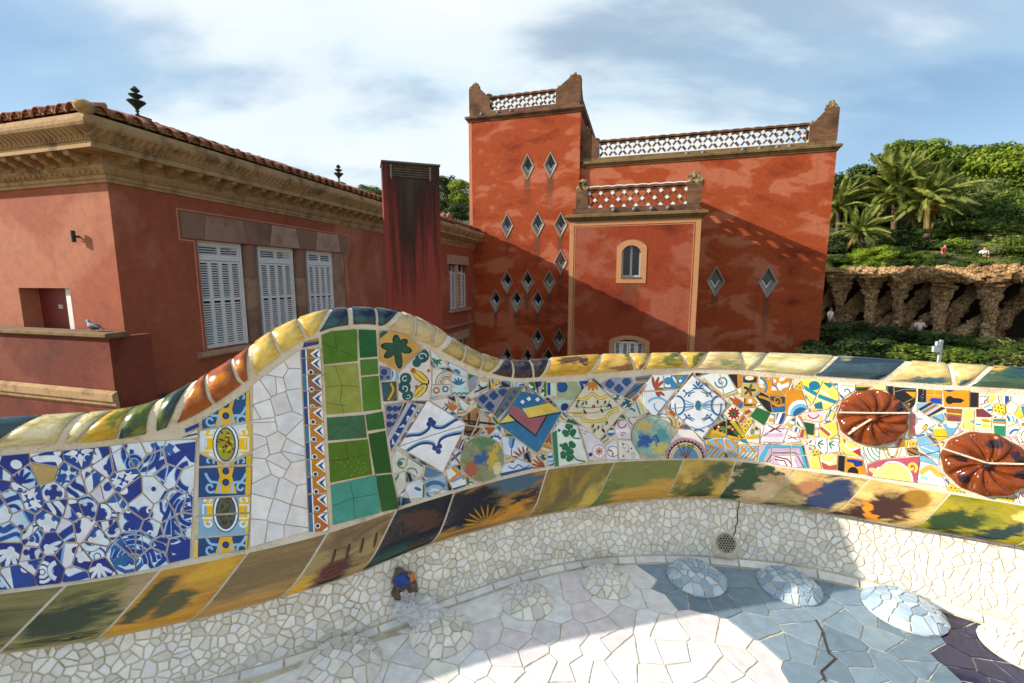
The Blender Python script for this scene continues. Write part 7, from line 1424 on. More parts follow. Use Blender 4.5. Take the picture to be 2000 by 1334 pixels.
def cornice(r0, r1, y, z, mat, side_l=True, side_r=True, back=33, ov=.16):
    pr = [(0, 0), (.05, .02), (.05, .06), (ov*.6, .10), (ov*.6, .14), (ov, .17), (ov, .27), (ov*.7, .30), (-.3, .31)]
    mb = MB(); a = 1 if side_l else 0; c = 1 if side_r else 0; vs = []
    for o, h in pr: vs += [(r0-o*a, back, z+h), (r0-o*a, y-o, z+h), (r1+o*c, y-o, z+h), (r1+o*c, back, z+h)]
    mb.add(vs, [(i*4+j, (i+1)*4+j, (i+1)*4+j+1, i*4+j+1) for i in range(len(pr)-1) for j in range(3)]); return mb.build('cornice', mat, house, MBD)
cornice(TR0, TR1, FD, TT, BRICK); cornice(TR1+.17, WR1, WD, WT2, MOSS, False, True)
def rocks(pts, s, seed):
    mb = MB()
    for k, p in enumerate(pts): mb.rock(p, s*rnd.uniform(.7, 1.1), seed+k, 2, amp=.8, sq=(1, .8, rnd.uniform(.7, 1.2)))
    mb.build('rough_stone_finial', ROCK, house, MBD)
def merlon(r0, r1, y, z0, zlow, ztop, high, dep=.45):
    f = .42; pts = [(r0, z0), (r1, z0), (r1, zlow if high == 'l' else ztop)]
    w = r1-r0
    if high == 'l': pts = [(r0, z0), (r1, z0), (r1, zlow), (r1-w*.10, zlow+.05), (r0+w*.38, ztop-.02), (r0, ztop-.12)]; top = [(r0+w*.12+i*w*.13, y+.2, ztop+.0+(.10 if i == 1 else 0)) for i in range(3)] ; low = [(r1-w*.08, y+.2, zlow+.1)]
    else: pts = [(r0, z0), (r1, z0), (r1, ztop-.02), (r0+w*.60, ztop), (r0+w*.10, zlow+.06), (r0, zlow)]; top = [(r1-w*.12-i*w*.14, y+.2, ztop+.04+(.10 if i == 1 else 0)) for i in range(3)]; low = [(r0+w*.10, y+.2, zlow+.12)]
    mb = MB(); mb.prism(pts, 'y', y+.003, y+dep); mb.build('merlon', BRICK, house, MBD); rocks(top, .14, int(r0*7)); rocks(low, .12, int(r0*5))
WT_ = MB(); WT_.mbox(Matrix.Rotation(R_(45), 4, 'Y'), .066, .012, .066); WTM = WT_.mesh('lattice_tile', CERW)
def lattice_par(r0, r1, y, z0, z1, per, wavy, balls, cope=None):
    n = round((r1-r0)/per); per = (r1-r0)/n; hz = (z1-z0); mb = MB()
    h = hz*.86; rows = [z0+h*.06, z0+h*.5, z0+h*.94]
    def strut(a, b_): va, vb = Vector((a[0], y+.12, a[1])), Vector((b_[0], y+.12, b_[1])); l = (vb-va).length; ang = math.atan2(vb.z-va.z, vb.x-va.x); mb.mbox(Matrix.Translation((va+vb)/2) @ Matrix.Rotation(-ang, 4, 'Y'), l/2, .055, .042)
    for i in range(n):
        a = r0+i*per
        for j in range(2): strut((a, rows[j]), (a+per, rows[j]+ (rows[1]-rows[0]) )) if False else None
        strut((a, rows[0]), (a+per/2, rows[1])); strut((a+per/2, rows[1]), (a+per, rows[0])); strut((a, rows[2]), (a+per/2, rows[1])); strut((a+per/2, rows[1]), (a+per, rows[2]))
        q = [(a+per*k/6, rows[2]+per*.24*math.sin(math.pi*k/6)-.01) for k in range(7)]
        for p0, p1 in zip(q, q[1:]): strut(p0, p1)
    mb.build('lattice_brickwork', BRICK, house, MBD, kind='stuff')
    for i in range(n+1):
        for zz in (rows[0], rows[2]): inst('lattice_tile', WTM, house, MBD @ Matrix.Translation((r0+i*per, y+.052, zz)))
        if i < n: inst('lattice_tile', WTM, house, MBD @ Matrix.Translation((r0+(i+.5)*per, y+.052, rows[1])))
    k = n*8; pt = [(r0+(r1-r0)*i/k, z0+hz*.90+per*.16+.028*abs(math.sin(math.pi*i/8))) for i in range(k+1)]
    mb = MB(); mb.prism([(a, b_) for a, b_ in pt]+[(a, b_+.09) for a, b_ in pt[::-1]], 'y', y+.0, y+.26); mb.build('wavy_coping', BRICK, house, MBD)
    if cope: mb = MB(); mb.prism([(a, b_+.092) for a, b_ in pt]+[(a, b_+.135) for a, b_ in pt[::-1]], 'y', y-.01, y+.27); mb.build('wavy_white_coping', CERW, house, MBD)
    mb = MB(); mb.lathe([(.001, -.09), (.06, -.07), (.09, 0), (.06, .07), (.001, .09)], n=10); bm_ = mb.mesh('ball_spout', plain('grey_ceramic', (110, 112, 124), .35), True)
    for bx in balls: inst('ball_spout', bm_, house, MBD @ Matrix.Translation((bx, y-.06, z0-.13)))
# tower top
tb_ = TT+.31
mb = MB(); mb.box(TR0+.05, TR1-.05, FD+.02, FD+.4, tb_, tb_+.2); mb.build('brick_base', BRICK, house, MBD)
merlon(TR0+.03, -7.85, FD+.02, tb_+.2, 10.72, 11.33, 'l'); merlon(-4.38, TR1-.02, FD+.02, tb_+.2, 10.70, 11.20, 'r'); lattice_par(-7.84, -4.39, FD+.05, tb_+.2, 10.62, .46, False, (-8.3, -7.4, -6.7))
mb = MB(); mb.prism([(FD+.5, tb_), (33, tb_), (33, 11.1), (32, 10.6), (FD+1.2, 10.5), (FD+.5, 11.0)], 'x', TR1-.4, TR1-.04); mb.build('side_parapet', BRICK, house, MBD)
wb_ = WT2+.31
mb = MB(); mb.box(TR1+.01, WR1-.05, WD+.02, WD+.4, wb_, wb_+.16); mb.build('brick_base', MOSS, house, MBD)
merlon(TR1+.02, -2.22, WD+.02, wb_+.16, 8.12, 8.72, 'l'); merlon(6.95, WR1-.02, WD+.02, wb_+.16, 8.05, 8.72, 'r'); lattice_par(-2.21, 6.94, WD+.05, wb_+.17, 8.06, .46, False, (1.9, 2.6, 4.3, 5.0, 5.7, 6.2))
# annex
AR0, AR1, AT = -3.06, 2.30, 3.80
def rz(u, v): p = rowB(u, v, d=AD); return p.x, p.z
def archpts(u0, u1, vt, vb, rise, n=8):
    x0, _ = rz(u0, vb); x1, _ = rz(u1, vb); zt = rz((u0+u1)/2, vt)[1]; zb = rz((u0+u1)/2, vb)[1]; zs = zt-rise; cx_ = (x0+x1)/2; hw = (x1-x0)/2
    R__ = (hw*hw+rise*rise)/(2*rise); a0 = math.asin(min(1, hw/R__)) if rise < hw else math.pi/2
    return [(x0, zb), (x1, zb)] + [(cx_+R__*math.sin(a0-2*a0*k/n), zt-R__+R__*math.cos(a0-2*a0*k/n)) for k in range(n+1)]
w1o, w1i = archpts(1203, 1261, 468, 553, .30), archpts(1213, 1250, 479, 541, .28); w2o, w2i = archpts(1187, 1265, 655, 760, .24), archpts(1196, 1254, 663, 760, .16)
mb = MB(); wall_holes(mb, 'y', AD, [(AR0, G), (AR1, G), (AR1, AT), (AR0, AT)], [w1i, w2i], .28, 1); mb.add([(AR0, AD, G), (AR0, WD, G), (AR0, WD, AT), (AR0, AD, AT), (AR1, AD, G), (AR1, WD, G), (AR1, WD, AT), (AR1, AD, AT)], [(0, 1, 2, 3), (4, 7, 6, 5), (3, 2, 6, 7)]); mb.build('annex_wall', ST_ANNEX, house, MBD)
for o_, i_ in ((w1o, w1i), (w2o, w2i)):
    k = len(o_); mb = MB(); mb.add([(p[0], AD-.02, p[1]) for p in o_]+[(p[0], AD-.02, p[1]) for p in i_], [(i, (i+1) % k, k+(i+1) % k, k+i) for i in range(k)]); mb.add([(p[0], AD-.02, p[1]) for p in o_]+[(p[0], AD, p[1]) for p in o_], [(i, k+i, k+(i+1) % k, (i+1) % k) for i in range(k)]); mb.build('window_surround', CREAM, house, MBD)
    xs_ = [p[0] for p in i_]; zs_ = [p[1] for p in i_]; mb = MB(); mb.box(min(xs_)-.02, max(xs_)+.02, AD+.27, AD+.28, min(zs_), max(zs_)+.02); mb.build('pane', GLASS, house, MBD)
x0, x1 = w1i[0][0], w1i[1][0]; z0, zt = w1i[0][1], max(p[1] for p in w1i); cx_ = (x0+x1)/2
mb = MB(); mb.box(x0, x0+.06, AD+.2, AD+.26, z0, zt-.2); mb.box(x1-.06, x1, AD+.2, AD+.26, z0, zt-.2); mb.box(cx_-.045, cx_+.045, AD+.19, AD+.26, z0, zt); mb.box(x0+.06, cx_-.046, AD+.2, AD+.26, z0, z0+.08); mb.box(cx_+.046, x1-.06, AD+.2, AD+.26, z0, z0+.08); mb.build('casement', plain('grey_white_paint', (176, 178, 182), .5, .06), house, MBD)
mb = MB(); mb.box(x0-.02, x1+.02, AD-.05, AD+.2, z0-.06, z0-.001); mb.build('sill', MOSS, house, MBD)
s = MB(); s.add([(x0-.15, AD-.004, z0-1.5), (x1+.15, AD-.004, z0-1.5), (x1+.15, AD-.004, z0-.08), (x0-.15, AD-.004, z0-.08)], [(0, 1, 2, 3)], 0, [[(0, 0), (1, 0), (1, 1), (0, 1)]]); s.build('stain', STAIN, house, MBD)
x0, x1 = w2i[0][0], w2i[1][0]; z0, zt = w2i[0][1], max(p[1] for p in w2i); q = (x1-x0)/4
for i in range(4):
    f = MB(); a, b_ = x0+i*q+.01, x0+(i+1)*q-.01; f.box(a, a+.07, AD+.14, AD+.18, z0, zt-.1); f.box(b_-.07, b_, AD+.14, AD+.18, z0, zt-.1); f.box(a+.07, b_-.07, AD+.14, AD+.18, zt-.2, zt-.1); o = f.build('shutter', WPAINT, house, MBD)
    f = MB(); z = z0+.05
    while z < zt-.22: f.mbox(Matrix.Translation(((a+b_)/2, AD+.16, z)) @ Matrix.Rotation(R_(-40), 4, 'X'), (b_-a)/2-.07, .022, .004); z += .06
    f.build('slats', WPAINT, o, MBD, kind='stuff')
mb = MB()
for a in ((AR0-.004, AR0+.19, G, AT), (AR1-.19, AR1+.004, G, AT), (AR0+.191, AR1-.191, AT-.17, AT)): mb.box(a[0], a[1], AD-.012, AD-.001, a[2], a[3])
for a in ((AR0+.235, AR0+.265, G, AT-.235), (AR1-.265, AR1-.235, G, AT-.235), (AR0+.235, AR1-.235, AT-.234, AT-.205)): mb.box(a[0], a[1], AD-.010, AD-.001, a[2], a[3])
mb.build('painted_border', CREAM, house, MBD)
cornice(AR0, AR1, AD, AT, MOSS, True, True, WD, .22)
ab_ = AT+.31
mb = MB(); mb.box(AR0+.12, AR1-.1, AD+.02, AD+.36, ab_, ab_+.26); mb.box(AR1-.42, AR1-.08, AD+.36, WD-.01, ab_, ab_+.26); mb.box(AR0+.1, AR0+.4, AD+.36, WD-.01, ab_, ab_+.26); mb.build('brick_base', BRICK, house, MBD)
pu0, pu1 = rowB(1125, 400, d=AD).x, rowB(1148, 400, d=AD).x; qu0, qu1 = rowB(1342, 390, d=AD).x, rowB(1370, 390, d=AD).x; pzt = rowB(1135, 371, d=AD).z; qzt = rowB(1355, 358, d=AD).z
mb = MB(); mb.box(pu0, pu1, AD+.01, AD+.42, ab_+.26, pzt); mb.build('pier', BRICK, house, MBD); mb = MB(); mb.box(qu0, qu1, AD+.01, AD+.42, ab_+.26, qzt); mb.build('pier', BRICK, house, MBD)
for (a, b_, z) in ((pu0, pu1, pzt), (qu0, qu1, qzt)):
    rocks([(a+.14, AD+.2, z+.1), (b_-.14, AD+.2, z+.08), ((a+b_)/2, AD+.2, z+.34), ((a+b_)/2+.08, AD+.3, z+.2)], .21, int(a*9))
lattice_par(pu1+.04, qu0-.04, AD+.06, ab_+.27, pzt-.02, .52, True, (-1.2, -.35, .35, 1.0), True)
# side parapet of the annex (its shadow falls on the wing)
mb = MB()
for yy in range(6):
    a = AD+.5+yy*.5
    for s0, s1 in (((a, ab_+.3), (a+.5, ab_+.95)), ((a+.5, ab_+.3), (a, ab_+.95))):
        va, vb = Vector((AR1-.24, s0[0], s0[1])), Vector((AR1-.24, s1[0], s1[1])); ang = math.atan2(vb.z-va.z, vb.y-va.y); mb.mbox(Matrix.Translation((va+vb)/2) @ Matrix.Rotation(ang, 4, 'X'), .06, (vb-va).length/2, .085)
mb.build('side_lattice', BRICK, house, MBD, kind='stuff'); mb = MB(); mb.box(AR1-.36, AR1-.12, AD+.43, WD-.01, ab_+.95, ab_+1.1); mb.build('side_coping', BRICK, house, MBD)
# ------------------------------------------------------------------ hillside, planting and the stone viaduct on the right
def spot(u, v, Y): w = ray(u, v); return EYEV + w*(Y/w.y)
def hill(x, y):
    e = 2.0 + .34*max(0, y-35.5-max(0, (x-20))*-.0) if y > 35.5 else 2.0
    if y > 75: e = 2.0+.34*39.5 + .05*(y-75)
    return e + .35*mnoise.noise(Vector((x*.12, y*.12, 0)))
m, t, b = newmat('scrub'); ge = N(t, 'ShaderNodeNewGeometry'); nz = N(t, 'ShaderNodeTexNoise', i_Scale=.7, i_Detail=9, i_Roughness=.7); L(t, ge.outputs['Position'], nz.inputs['Vector']); r = ramp(t, [(.35, lin((46, 54, 28))), (.55, lin((84, 92, 44))), (.7, lin((120, 112, 72)))], nz.outputs[0]); L(t, r.outputs[0], b.inputs['Base Color']); b.inputs['Roughness'].default_value = .95; bump(t, b, nz.outputs[0], .9, .4); SCRUB = m
mb = MB(); nx_, ny_ = 60, 34; vs = [(-70+220*i/nx_, 35.4+ (130*(j/ny_)**1.5), 0) for j in range(ny_+1) for i in range(nx_+1)]; vs = [(x, y-(max(0, x-18)*.35 if y < 60 else 0), hill(x, y)) for x, y, z in vs]
mb.add(vs, [(j*(nx_+1)+i, j*(nx_+1)+i+1, (j+1)*(nx_+1)+i+1, (j+1)*(nx_+1)+i) for j in range(ny_) for i in range(nx_)]); mb.build('hillside', SCRUB, None, kind='structure', smooth=True)
mb = MB(); vs = [(9+60*i/30, 13+30*j/20, -3.1+.9*j/20+.15*mnoise.noise(Vector((i*.5, j*.5, 0)))) for j in range(21) for i in range(31)]; mb.add(vs, [(j*31+i, j*31+i+1, (j+1)*31+i+1, (j+1)*31+i) for j in range(20) for i in range(30)]); mb.build('garden_bank', SCRUB, None, kind='structure', smooth=True)
def leafmat(name, c1, c2, c3):
    m, t, b = newmat(name); ge = N(t, 'ShaderNodeNewGeometry'); nz = N(t, 'ShaderNodeTexNoise', i_Scale=.9, i_Detail=4); L(t, ge.outputs['Position'], nz.inputs['Vector']); oi = N(t, 'ShaderNodeObjectInfo')
    n2 = N(t, 'ShaderNodeTexWhiteNoise'); sn = N(t, 'ShaderNodeVectorMath', operation='SNAP'); sn.inputs[1].default_value = (.35, .35, .35); L(t, ge.outputs['Position'], sn.inputs[0]); L(t, sn.outputs[0], n2.inputs['Vector'])
    ad = N(t, 'ShaderNodeMath', operation='MULTIPLY_ADD', i_1=.35); L(t, n2.outputs['Value'], ad.inputs[0]); L(t, nz.outputs[0], ad.inputs[2]); a2 = N(t, 'ShaderNodeMath', operation='MULTIPLY_ADD', i_1=.2, i_2=-.1); L(t, oi.outputs['Random'], a2.inputs[0]); a3 = N(t, 'ShaderNodeMath', operation='ADD'); L(t, ad.outputs[0], a3.inputs[0]); L(t, a2.outputs[0], a3.inputs[1])
    r = ramp(t, [(.42, lin(c1)), (.66, lin(c2)), (.9, lin(c3))], a3.outputs[0]); L(t, r.outputs[0], b.inputs['Base Color']); b.inputs['Roughness'].default_value = .6; b.inputs['Specular IOR Level'].default_value = .25
    tr = N(t, 'ShaderNodeBsdfTranslucent'); L(t, r.outputs[0], tr.inputs[0]); mx_ = N(t, 'ShaderNodeMixShader', i_Fac=.3); o = t.nodes['Material Output']; L(t, b.outputs[0], mx_.inputs[1]); L(t, tr.outputs[0], mx_.inputs[2]); L(t, mx_.outputs[0], o.inputs[0]); return m
LF = {'dark': leafmat('dark_leaves', (34, 48, 22), (58, 78, 34), (84, 102, 44)), 'bright': leafmat('bright_pine_leaves', (66, 86, 22), (116, 136, 32), (160, 170, 50)), 'olive': leafmat('olive_leaves', (60, 72, 34), (100, 110, 54), (140, 144, 80)), 'mid': leafmat('mid_leaves', (44, 62, 22), (82, 104, 34), (118, 132, 46)), 'lime': leafmat('lime_leaves', (76, 100, 24), (118, 146, 34), (150, 168, 50))}
BARK = stone('bark', (104, 84, 62), (56, 44, 34), 5)
def crown_mesh(seed, nleaf, leaf, clumps, flat=.75, name='crown', mat='mid', up=.0):
    r = np.random.RandomState(seed); C = []
    for k in range(clumps):
        a = r.uniform(0, 6.28); q = r.uniform(.15, .82); z = r.uniform(-.55, .9)
        C.append((q*math.cos(a)*math.sqrt(max(.1, 1-z*z*.7)), q*math.sin(a)*math.sqrt(max(.1, 1-z*z*.7)), z*.72, r.uniform(.22, .40)))
    C = np.array(C); k = r.randint(0, clumps, nleaf); d = r.normal(size=(nleaf, 3)); d /= np.linalg.norm(d, axis=1)[:, None]; d[:, 2] = np.where(d[:, 2] < -.3, -d[:, 2], d[:, 2])
    rad = C[k, 3]*(r.uniform(.55, 1.12, nleaf)); P = C[k, :3]+d*rad[:, None]*np.array([1, 1, flat]); A = r.normal(size=(nleaf, 3)); A = A-d*(A*d).sum(1)[:, None]*.7; A /= np.linalg.norm(A, axis=1)[:, None]; B = np.cross(A, d+r.normal(size=(nleaf, 3))*.5); B /= np.linalg.norm(B, axis=1)[:, None]
    s = leaf*r.uniform(.6, 1.3, nleaf)[:, None]; V = np.stack([P-A*s, P+B*s*.5, P+A*s, P-B*s*.5], 1).reshape(-1, 3)
    me = bpy.data.meshes.new(name); me.from_pydata(V.tolist(), [], np.arange(nleaf*4).reshape(-1, 4).tolist()); me.materials.append(LF[mat]); return me
CR = {}
def crown(kind, v):
    key = (kind, v)
    if key not in CR:
        p = {'pine': (7000, .045, 26, .6), 'round': (8000, .040, 30, .8), 'shrub': (5200, .055, 22, .8)}[kind.split('_')[0]]; CR[key] = crown_mesh(hash_(key), p[0], p[1], p[2], p[3], 'crown', kind.split('_')[1])
    return CR[key]
def hash_(k): return sum(ord(c)*(i+3) for i, c in enumerate(str(k))) % 9973
def tree(u, vtop, Y, wpx, kind, label, asp=.8, group=None, nm='tree', var=0, base=None, cat='tree'):
    hw = wpx/2/870*Y; top = spot(u, vtop, Y); hh = hw*asp; c = Vector((top.x, Y, top.z-hh)); gz = hill(c.x, c.y) if base is None else base
    t_ = thing(nm, label, cat, Matrix.Translation((c.x, Y, min(gz, c.z-hh*.5))), group=group)
    inst('crown', crown(kind, var), t_, Matrix.Translation(c) @ Matrix.Rotation(rnd.uniform(0, 6.28), 4, 'Z') @ Matrix.Diagonal((hw, hw, hh, 1)))
    mb = MB(); z0 = min(gz, c.z-hh*.6)-.3; rr_ = max(.05, hw*.06); lean = rnd.uniform(-.3, .3); tp = [(c.x+lean*(1-k/4)*1.0, Y+.1*k, z0+(c.z-z0)*k/4) for k in range(5)]; mb.tube(tp, [rr_*(1.2-.14*k) for k in range(5)], 7)
    for k in range(5):
        a = k*1.3+u; mb.tube([tp[3], (tp[3][0]+hw*.5*math.cos(a), tp[3][1]+hw*.5*math.sin(a), c.z+hh*.3*math.sin(k*2))], [rr_*.5, rr_*.2], 5)
    mb.build('trunk', BARK, t_, smooth=True); return t_
TL = [(1668, 306, 42, 136, 'pine_dark', 1.0, 'dark evergreen right beside the end wall of the battlemented house'), (1786, 262, 60, 150, 'pine_bright', 1.0, 'yellow-green pine on the skyline above the two tall palms'), (1884, 256, 64, 200, 'pine_mid', .85, 'broad flat-topped pine on the skyline, second from the right edge'), (1985, 262, 52, 190, 'pine_bright', 1.1, 'bright pine climbing the slope at the right edge of the skyline'),
      (1870, 322, 52, 220, 'round_olive', .95, 'grey-green tree on the slope right behind the palms'), (1975, 352, 46, 230, 'round_olive', .85, 'spreading olive-coloured tree low on the slope at the right'), (1735, 330, 52, 150, 'round_mid', .8, 'leafy tree behind the taller left palm'), (1640, 372, 44, 120, 'round_dark', 1.0, 'dark leafy tree behind the corner of the red house'), (1900, 400, 40, 190, 'round_olive', .75, 'loose grey-green bush tree between the palms and the right edge'),
      (1820, 376, 46, 130, 'round_mid', .7, 'green tree half hidden by the right palm'), (1990, 440, 37, 140, 'shrub_lime', .5, 'bright low tree above the viaduct at the far right'), (1700, 384, 43, 110, 'round_dark', .9, 'dark shrubby tree behind the small palm'), (2070, 300, 50, 200, 'round_mid', .7, 'green tree just past the right edge of the view'), (1940, 300, 58, 150, 'round_olive', .6, 'greyish tree under the flat-topped pine'), (1830, 300, 58, 150, 'pine_mid', .6, 'pine filling the gap between the skyline pines'),
      (722, 358, 50, 96, 'round_mid', .7, 'tree top showing above the pavilion ridge left of the vent slab'), (868, 334, 46, 62, 'pine_dark', 1.3, 'dark pine between the vent slab and the tower'), (898, 342, 44, 66, 'pine_bright', 1.2, 'light green pine touching the left edge of the tower'), (884, 385, 42, 80, 'round_dark', .8, 'dark tree low behind the brick chimney'), (1860, 345, 45, 210, 'round_mid', 1.0, 'tall loose tree standing close behind the right palm'), (1945, 330, 43, 220, 'round_olive', 1.0, 'tall grey-green tree close above the widest arch'), (2010, 345, 40, 200, 'round_mid', 1.0, 'tall green tree cut by the right edge of the view'), (1700, 345, 45, 130, 'round_mid', 1.0, 'green tree rising between the small palm and the tallest palm'), (1915, 375, 38.5, 150, 'round_mid', 1.1, 'bushy green tree right above the figure in white'), (690, 372, 52, 70, 'round_mid', .6, 'small tree top farther along the pavilion ridge')]
for k, (u, v, Y, w, kd, asp, lab) in enumerate(TL): tree(u, v, Y, w, kd, lab, asp, 'trees on the hillside', 'pine_tree' if kd.startswith('pine') else 'tree', k % 2)
SH = [(1628, 492, 35.2, 80, 'shrub_mid'), (1668, 488, 35, 70, 'shrub_lime'), (1708, 478, 34.6, 84, 'shrub_lime'), (1752, 476, 34.4, 80, 'shrub_mid'), (1700, 506, 34, 80, 'shrub_lime'), (1790, 486, 34, 76, 'shrub_mid'), (1830, 488, 33.6, 80, 'shrub_olive'), (1862, 470, 34.5, 90, 'shrub_mid'), (1905, 488, 33, 90, 'shrub_mid'), (1950, 480, 32.6, 100, 'shrub_olive'), (1995, 476, 32, 110, 'shrub_mid'), (1655, 515, 34, 60, 'shrub_lime'), (1760, 440, 37, 110, 'shrub_dark'), (1880, 440, 38, 130, 'shrub_olive'), (1830, 440, 38, 90, 'shrub_mid'), (1640, 455, 37, 90, 'shrub_dark'), (1800, 420, 40, 100, 'shrub_dark'), (1930, 445, 36, 120, 'shrub_olive'), (2030, 450, 34, 120, 'shrub_lime'), (1900, 428, 37.5, 150, 'shrub_mid'), (1962, 415, 40, 170, 'shrub_olive'), (1850, 405, 44, 150, 'shrub_mid'), (2000, 400, 44, 170, 'shrub_mid'), (1935, 380, 48, 170, 'shrub_dark'), (1975, 455, 34.5, 130, 'shrub_mid'), (1880, 462, 35.5, 110, 'shrub_lime'), (1985, 335, 56, 200, 'shrub_mid'), (1800, 500, 32.6, 80, 'shrub_mid'), (1846, 502, 31.8, 84, 'shrub_dark'), (1893, 500, 31.0, 84, 'shrub_mid'), (1940, 502, 30.4, 84, 'shrub_olive'), (1985, 500, 29.6, 90, 'shrub_mid'), (1752, 502, 33.2, 70, 'shrub_dark')]
WH = ['hanging over the left end of the viaduct', 'beside the small palm', 'under the small palm', 'at the foot of the tallest palm', 'trailing down the viaduct below the small palm', 'between the two tall palm trunks', 'right of the right palm trunk', 'behind the seated figure above the viaduct', 'over the middle of the viaduct', 'above the widest arch', 'at the right edge above the viaduct', 'lowest on the left arch', 'in the shade of the tall palms', 'high on the bank right of the palms', 'just right of the palm with orange fruit', 'behind the small palm fronds', 'deep behind the palm crowns', 'under the olive-coloured tree', 'past the right edge above the viaduct', 'behind the two seated figures', 'right of the palm pair under the olive tree', 'high behind the right palm', 'high at the right edge below the bright pine', 'deep between the two grey-green trees', 'just above the right-hand figure in white', 'beside the figure in red', 'directly under the bright pine at the right edge', 'on the viaduct edge below the right palm', 'on the viaduct edge below the figure in red', 'on the viaduct edge between the two figures', 'on the viaduct edge below the figure in white', 'on the viaduct edge at the right border', 'on the viaduct edge below the tallest palm']
for k, (u, v, Y, w, kd) in enumerate(SH): tree(u, v, Y, w, kd, {'mid': 'green', 'lime': 'bright green', 'olive': 'grey-green', 'dark': 'dark'}[kd[6:]]+' shrub '+WH[k], .62, 'shrubs above the viaduct', 'shrub', k % 3, cat='shrub')
HB = [(1620, 628, 25, 120, 'shrub_dark'), (1690, 622, 26, 130, 'shrub_dark'), (1760, 628, 25, 140, 'shrub_dark'), (1830, 640, 24, 130, 'shrub_mid'), (1900, 652, 23, 130, 'shrub_mid'), (1965, 650, 22, 150, 'shrub_olive'), (1640, 655, 19, 150, 'shrub_dark'), (1720, 655, 19, 170, 'shrub_dark'), (1800, 664, 18, 170, 'shrub_mid'), (1880, 672, 17.5, 170, 'shrub_mid'), (1960, 676, 17, 180, 'shrub_olive'), (2040, 660, 18, 180, 'shrub_mid'), (1610, 676, 15, 160, 'shrub_dark')]
for k, (u, v, Y, w, kd) in enumerate(HB): tree(u, v, Y, w, kd, '%s hedge shrub in the %s row below the viaduct, %s' % ({'mid': 'green', 'olive': 'olive', 'dark': 'dark'}[kd[6:]], 'back' if Y > 21 else 'front', ['at the house wall', 'second from the house', 'third from the house', 'middle', 'fifth from the house', 'farthest right in view', 'at the house wall', 'second from the house', 'beside the white post', 'right of the white post', 'near the right edge', 'past the right edge', 'closest to the bench'][k]), .6, 'hedge below the viaduct', 'hedge_shrub', k % 3, base=-3.0, cat='shrub')
# palms
def frond_mesh(seed, Ln, droop):
    r = random.Random(seed); mb = MB(); n = 9; pts = []
    for k in range(n+1):
        s = k/n; pts.append(Vector((Ln*(s-.16*s*s*droop), 0, Ln*(.34*s-.62*droop*s*s))))
    mb.tube(pts, [.035*(1-.8*k/n) for k in range(n+1)], 4)
    for k in range(46):
        s = .10+.88*k/46; i = min(n-1, int(s*n)); f = s*n-i; p = pts[i].lerp(pts[i+1], f); tdir = (pts[i+1]-pts[i]).normalized(); l = Ln*.15*math.sin(math.pi*min(1, s*.86+.12))**.6
        for sd_ in (-1, 1):
            d = (tdir*.75+Vector((0, sd_*.8, -.22+r.uniform(-.2, .15)))).normalized(); w = tdir*.0105; e = p+d*l; mid = p+d*l*.55+Vector((0, 0, -.02)); mb.add([p-w, p+w, mid+w*.9, e-Vector((0, 0, l*.3)), mid-w*.9], [(0, 1, 2, 3, 4)], 0)
    return mb
PLM, PLD = leafmat('palm_leaves', (70, 84, 34), (116, 130, 54), (164, 164, 84)), leafmat('dry_palm_leaves', (110, 88, 50), (150, 124, 70), (176, 150, 92))
FR = [frond_mesh(k, 1.0, d).mesh('frond', PLM) for k, d in enumerate((.35, .8, 1.15, 1.4))]; FRD = frond_mesh(9, 1.0, 1.6).mesh('frond', PLD)
def palm(u, v, Y, ubase, vbase, rad, label, nf=56, fruit=False):
    c = spot(u, v, Y); b0 = spot(ubase, vbase+22, Y); t_ = thing('palm_tree', label, 'palm', Matrix.Translation(b0), group='palms above the viaduct')
    mb = MB(); n = 14; pts = [b0.lerp(c, k/n)+Vector((.12*math.sin(k*.25), 0, 0)) for k in range(n+1)]; mb.tube(pts, [(.24-.07*k/n)*(1+(.14 if k % 2 else 0))*(1.25 if k > n-2 else 1) for k in range(n+1)], 9); mb.build('trunk', BARK, t_, smooth=False)
    L_ = rad/870*Y
    for k in range(nf):
        a = k*2.39996+rnd.uniform(-.2, .2); f = k/nf; el = R_(78-80*f+rnd.uniform(-8, 8)); me = FR[0] if f < .2 else (FR[1] if f < .5 else (FR[2] if f < .8 else FR[3])); me = FRD if f > .93 else me
        s = L_*rnd.uniform(.9, 1.15)*(1.12 if f < .7 else .78); inst('frond', me, t_, Matrix.Translation(c) @ Matrix.Rotation(a, 4, 'Z') @ Matrix.Rotation(-el+R_(10), 4, 'Y') @ Matrix.Rotation(rnd.uniform(-.4, .4), 4, 'X') @ Matrix.Diagonal((s, s, s, 1)))
    if fruit:
        mb = MB()
        for k in range(9): mb.rock(tuple(c+Vector((.5*math.cos(k*.9), -.5+.1*math.sin(k), -.1-.2*math.sin(k*2)))), .22, k, 1)
        mb.build('fruit_cluster', plain('orange_fruit', (206, 120, 30), .7, .3, 6), t_, kind='stuff')
palm(1748, 386, 38.5, 1736, 500, 84, 'tallest palm, its trunk leaning slightly, left of the pair'); palm(1810, 402, 36.5, 1803, 500, 76, 'palm with orange fruit under its crown, right of the pair', fruit=True)
palm(1682, 458, 35.8, 1681, 496, 50, 'small palm with yellowing fronds, lowest and nearest the house', 40); palm(1636, 412, 40, 1630, 500, 60, 'palm half hidden behind the corner of the red house', 40)
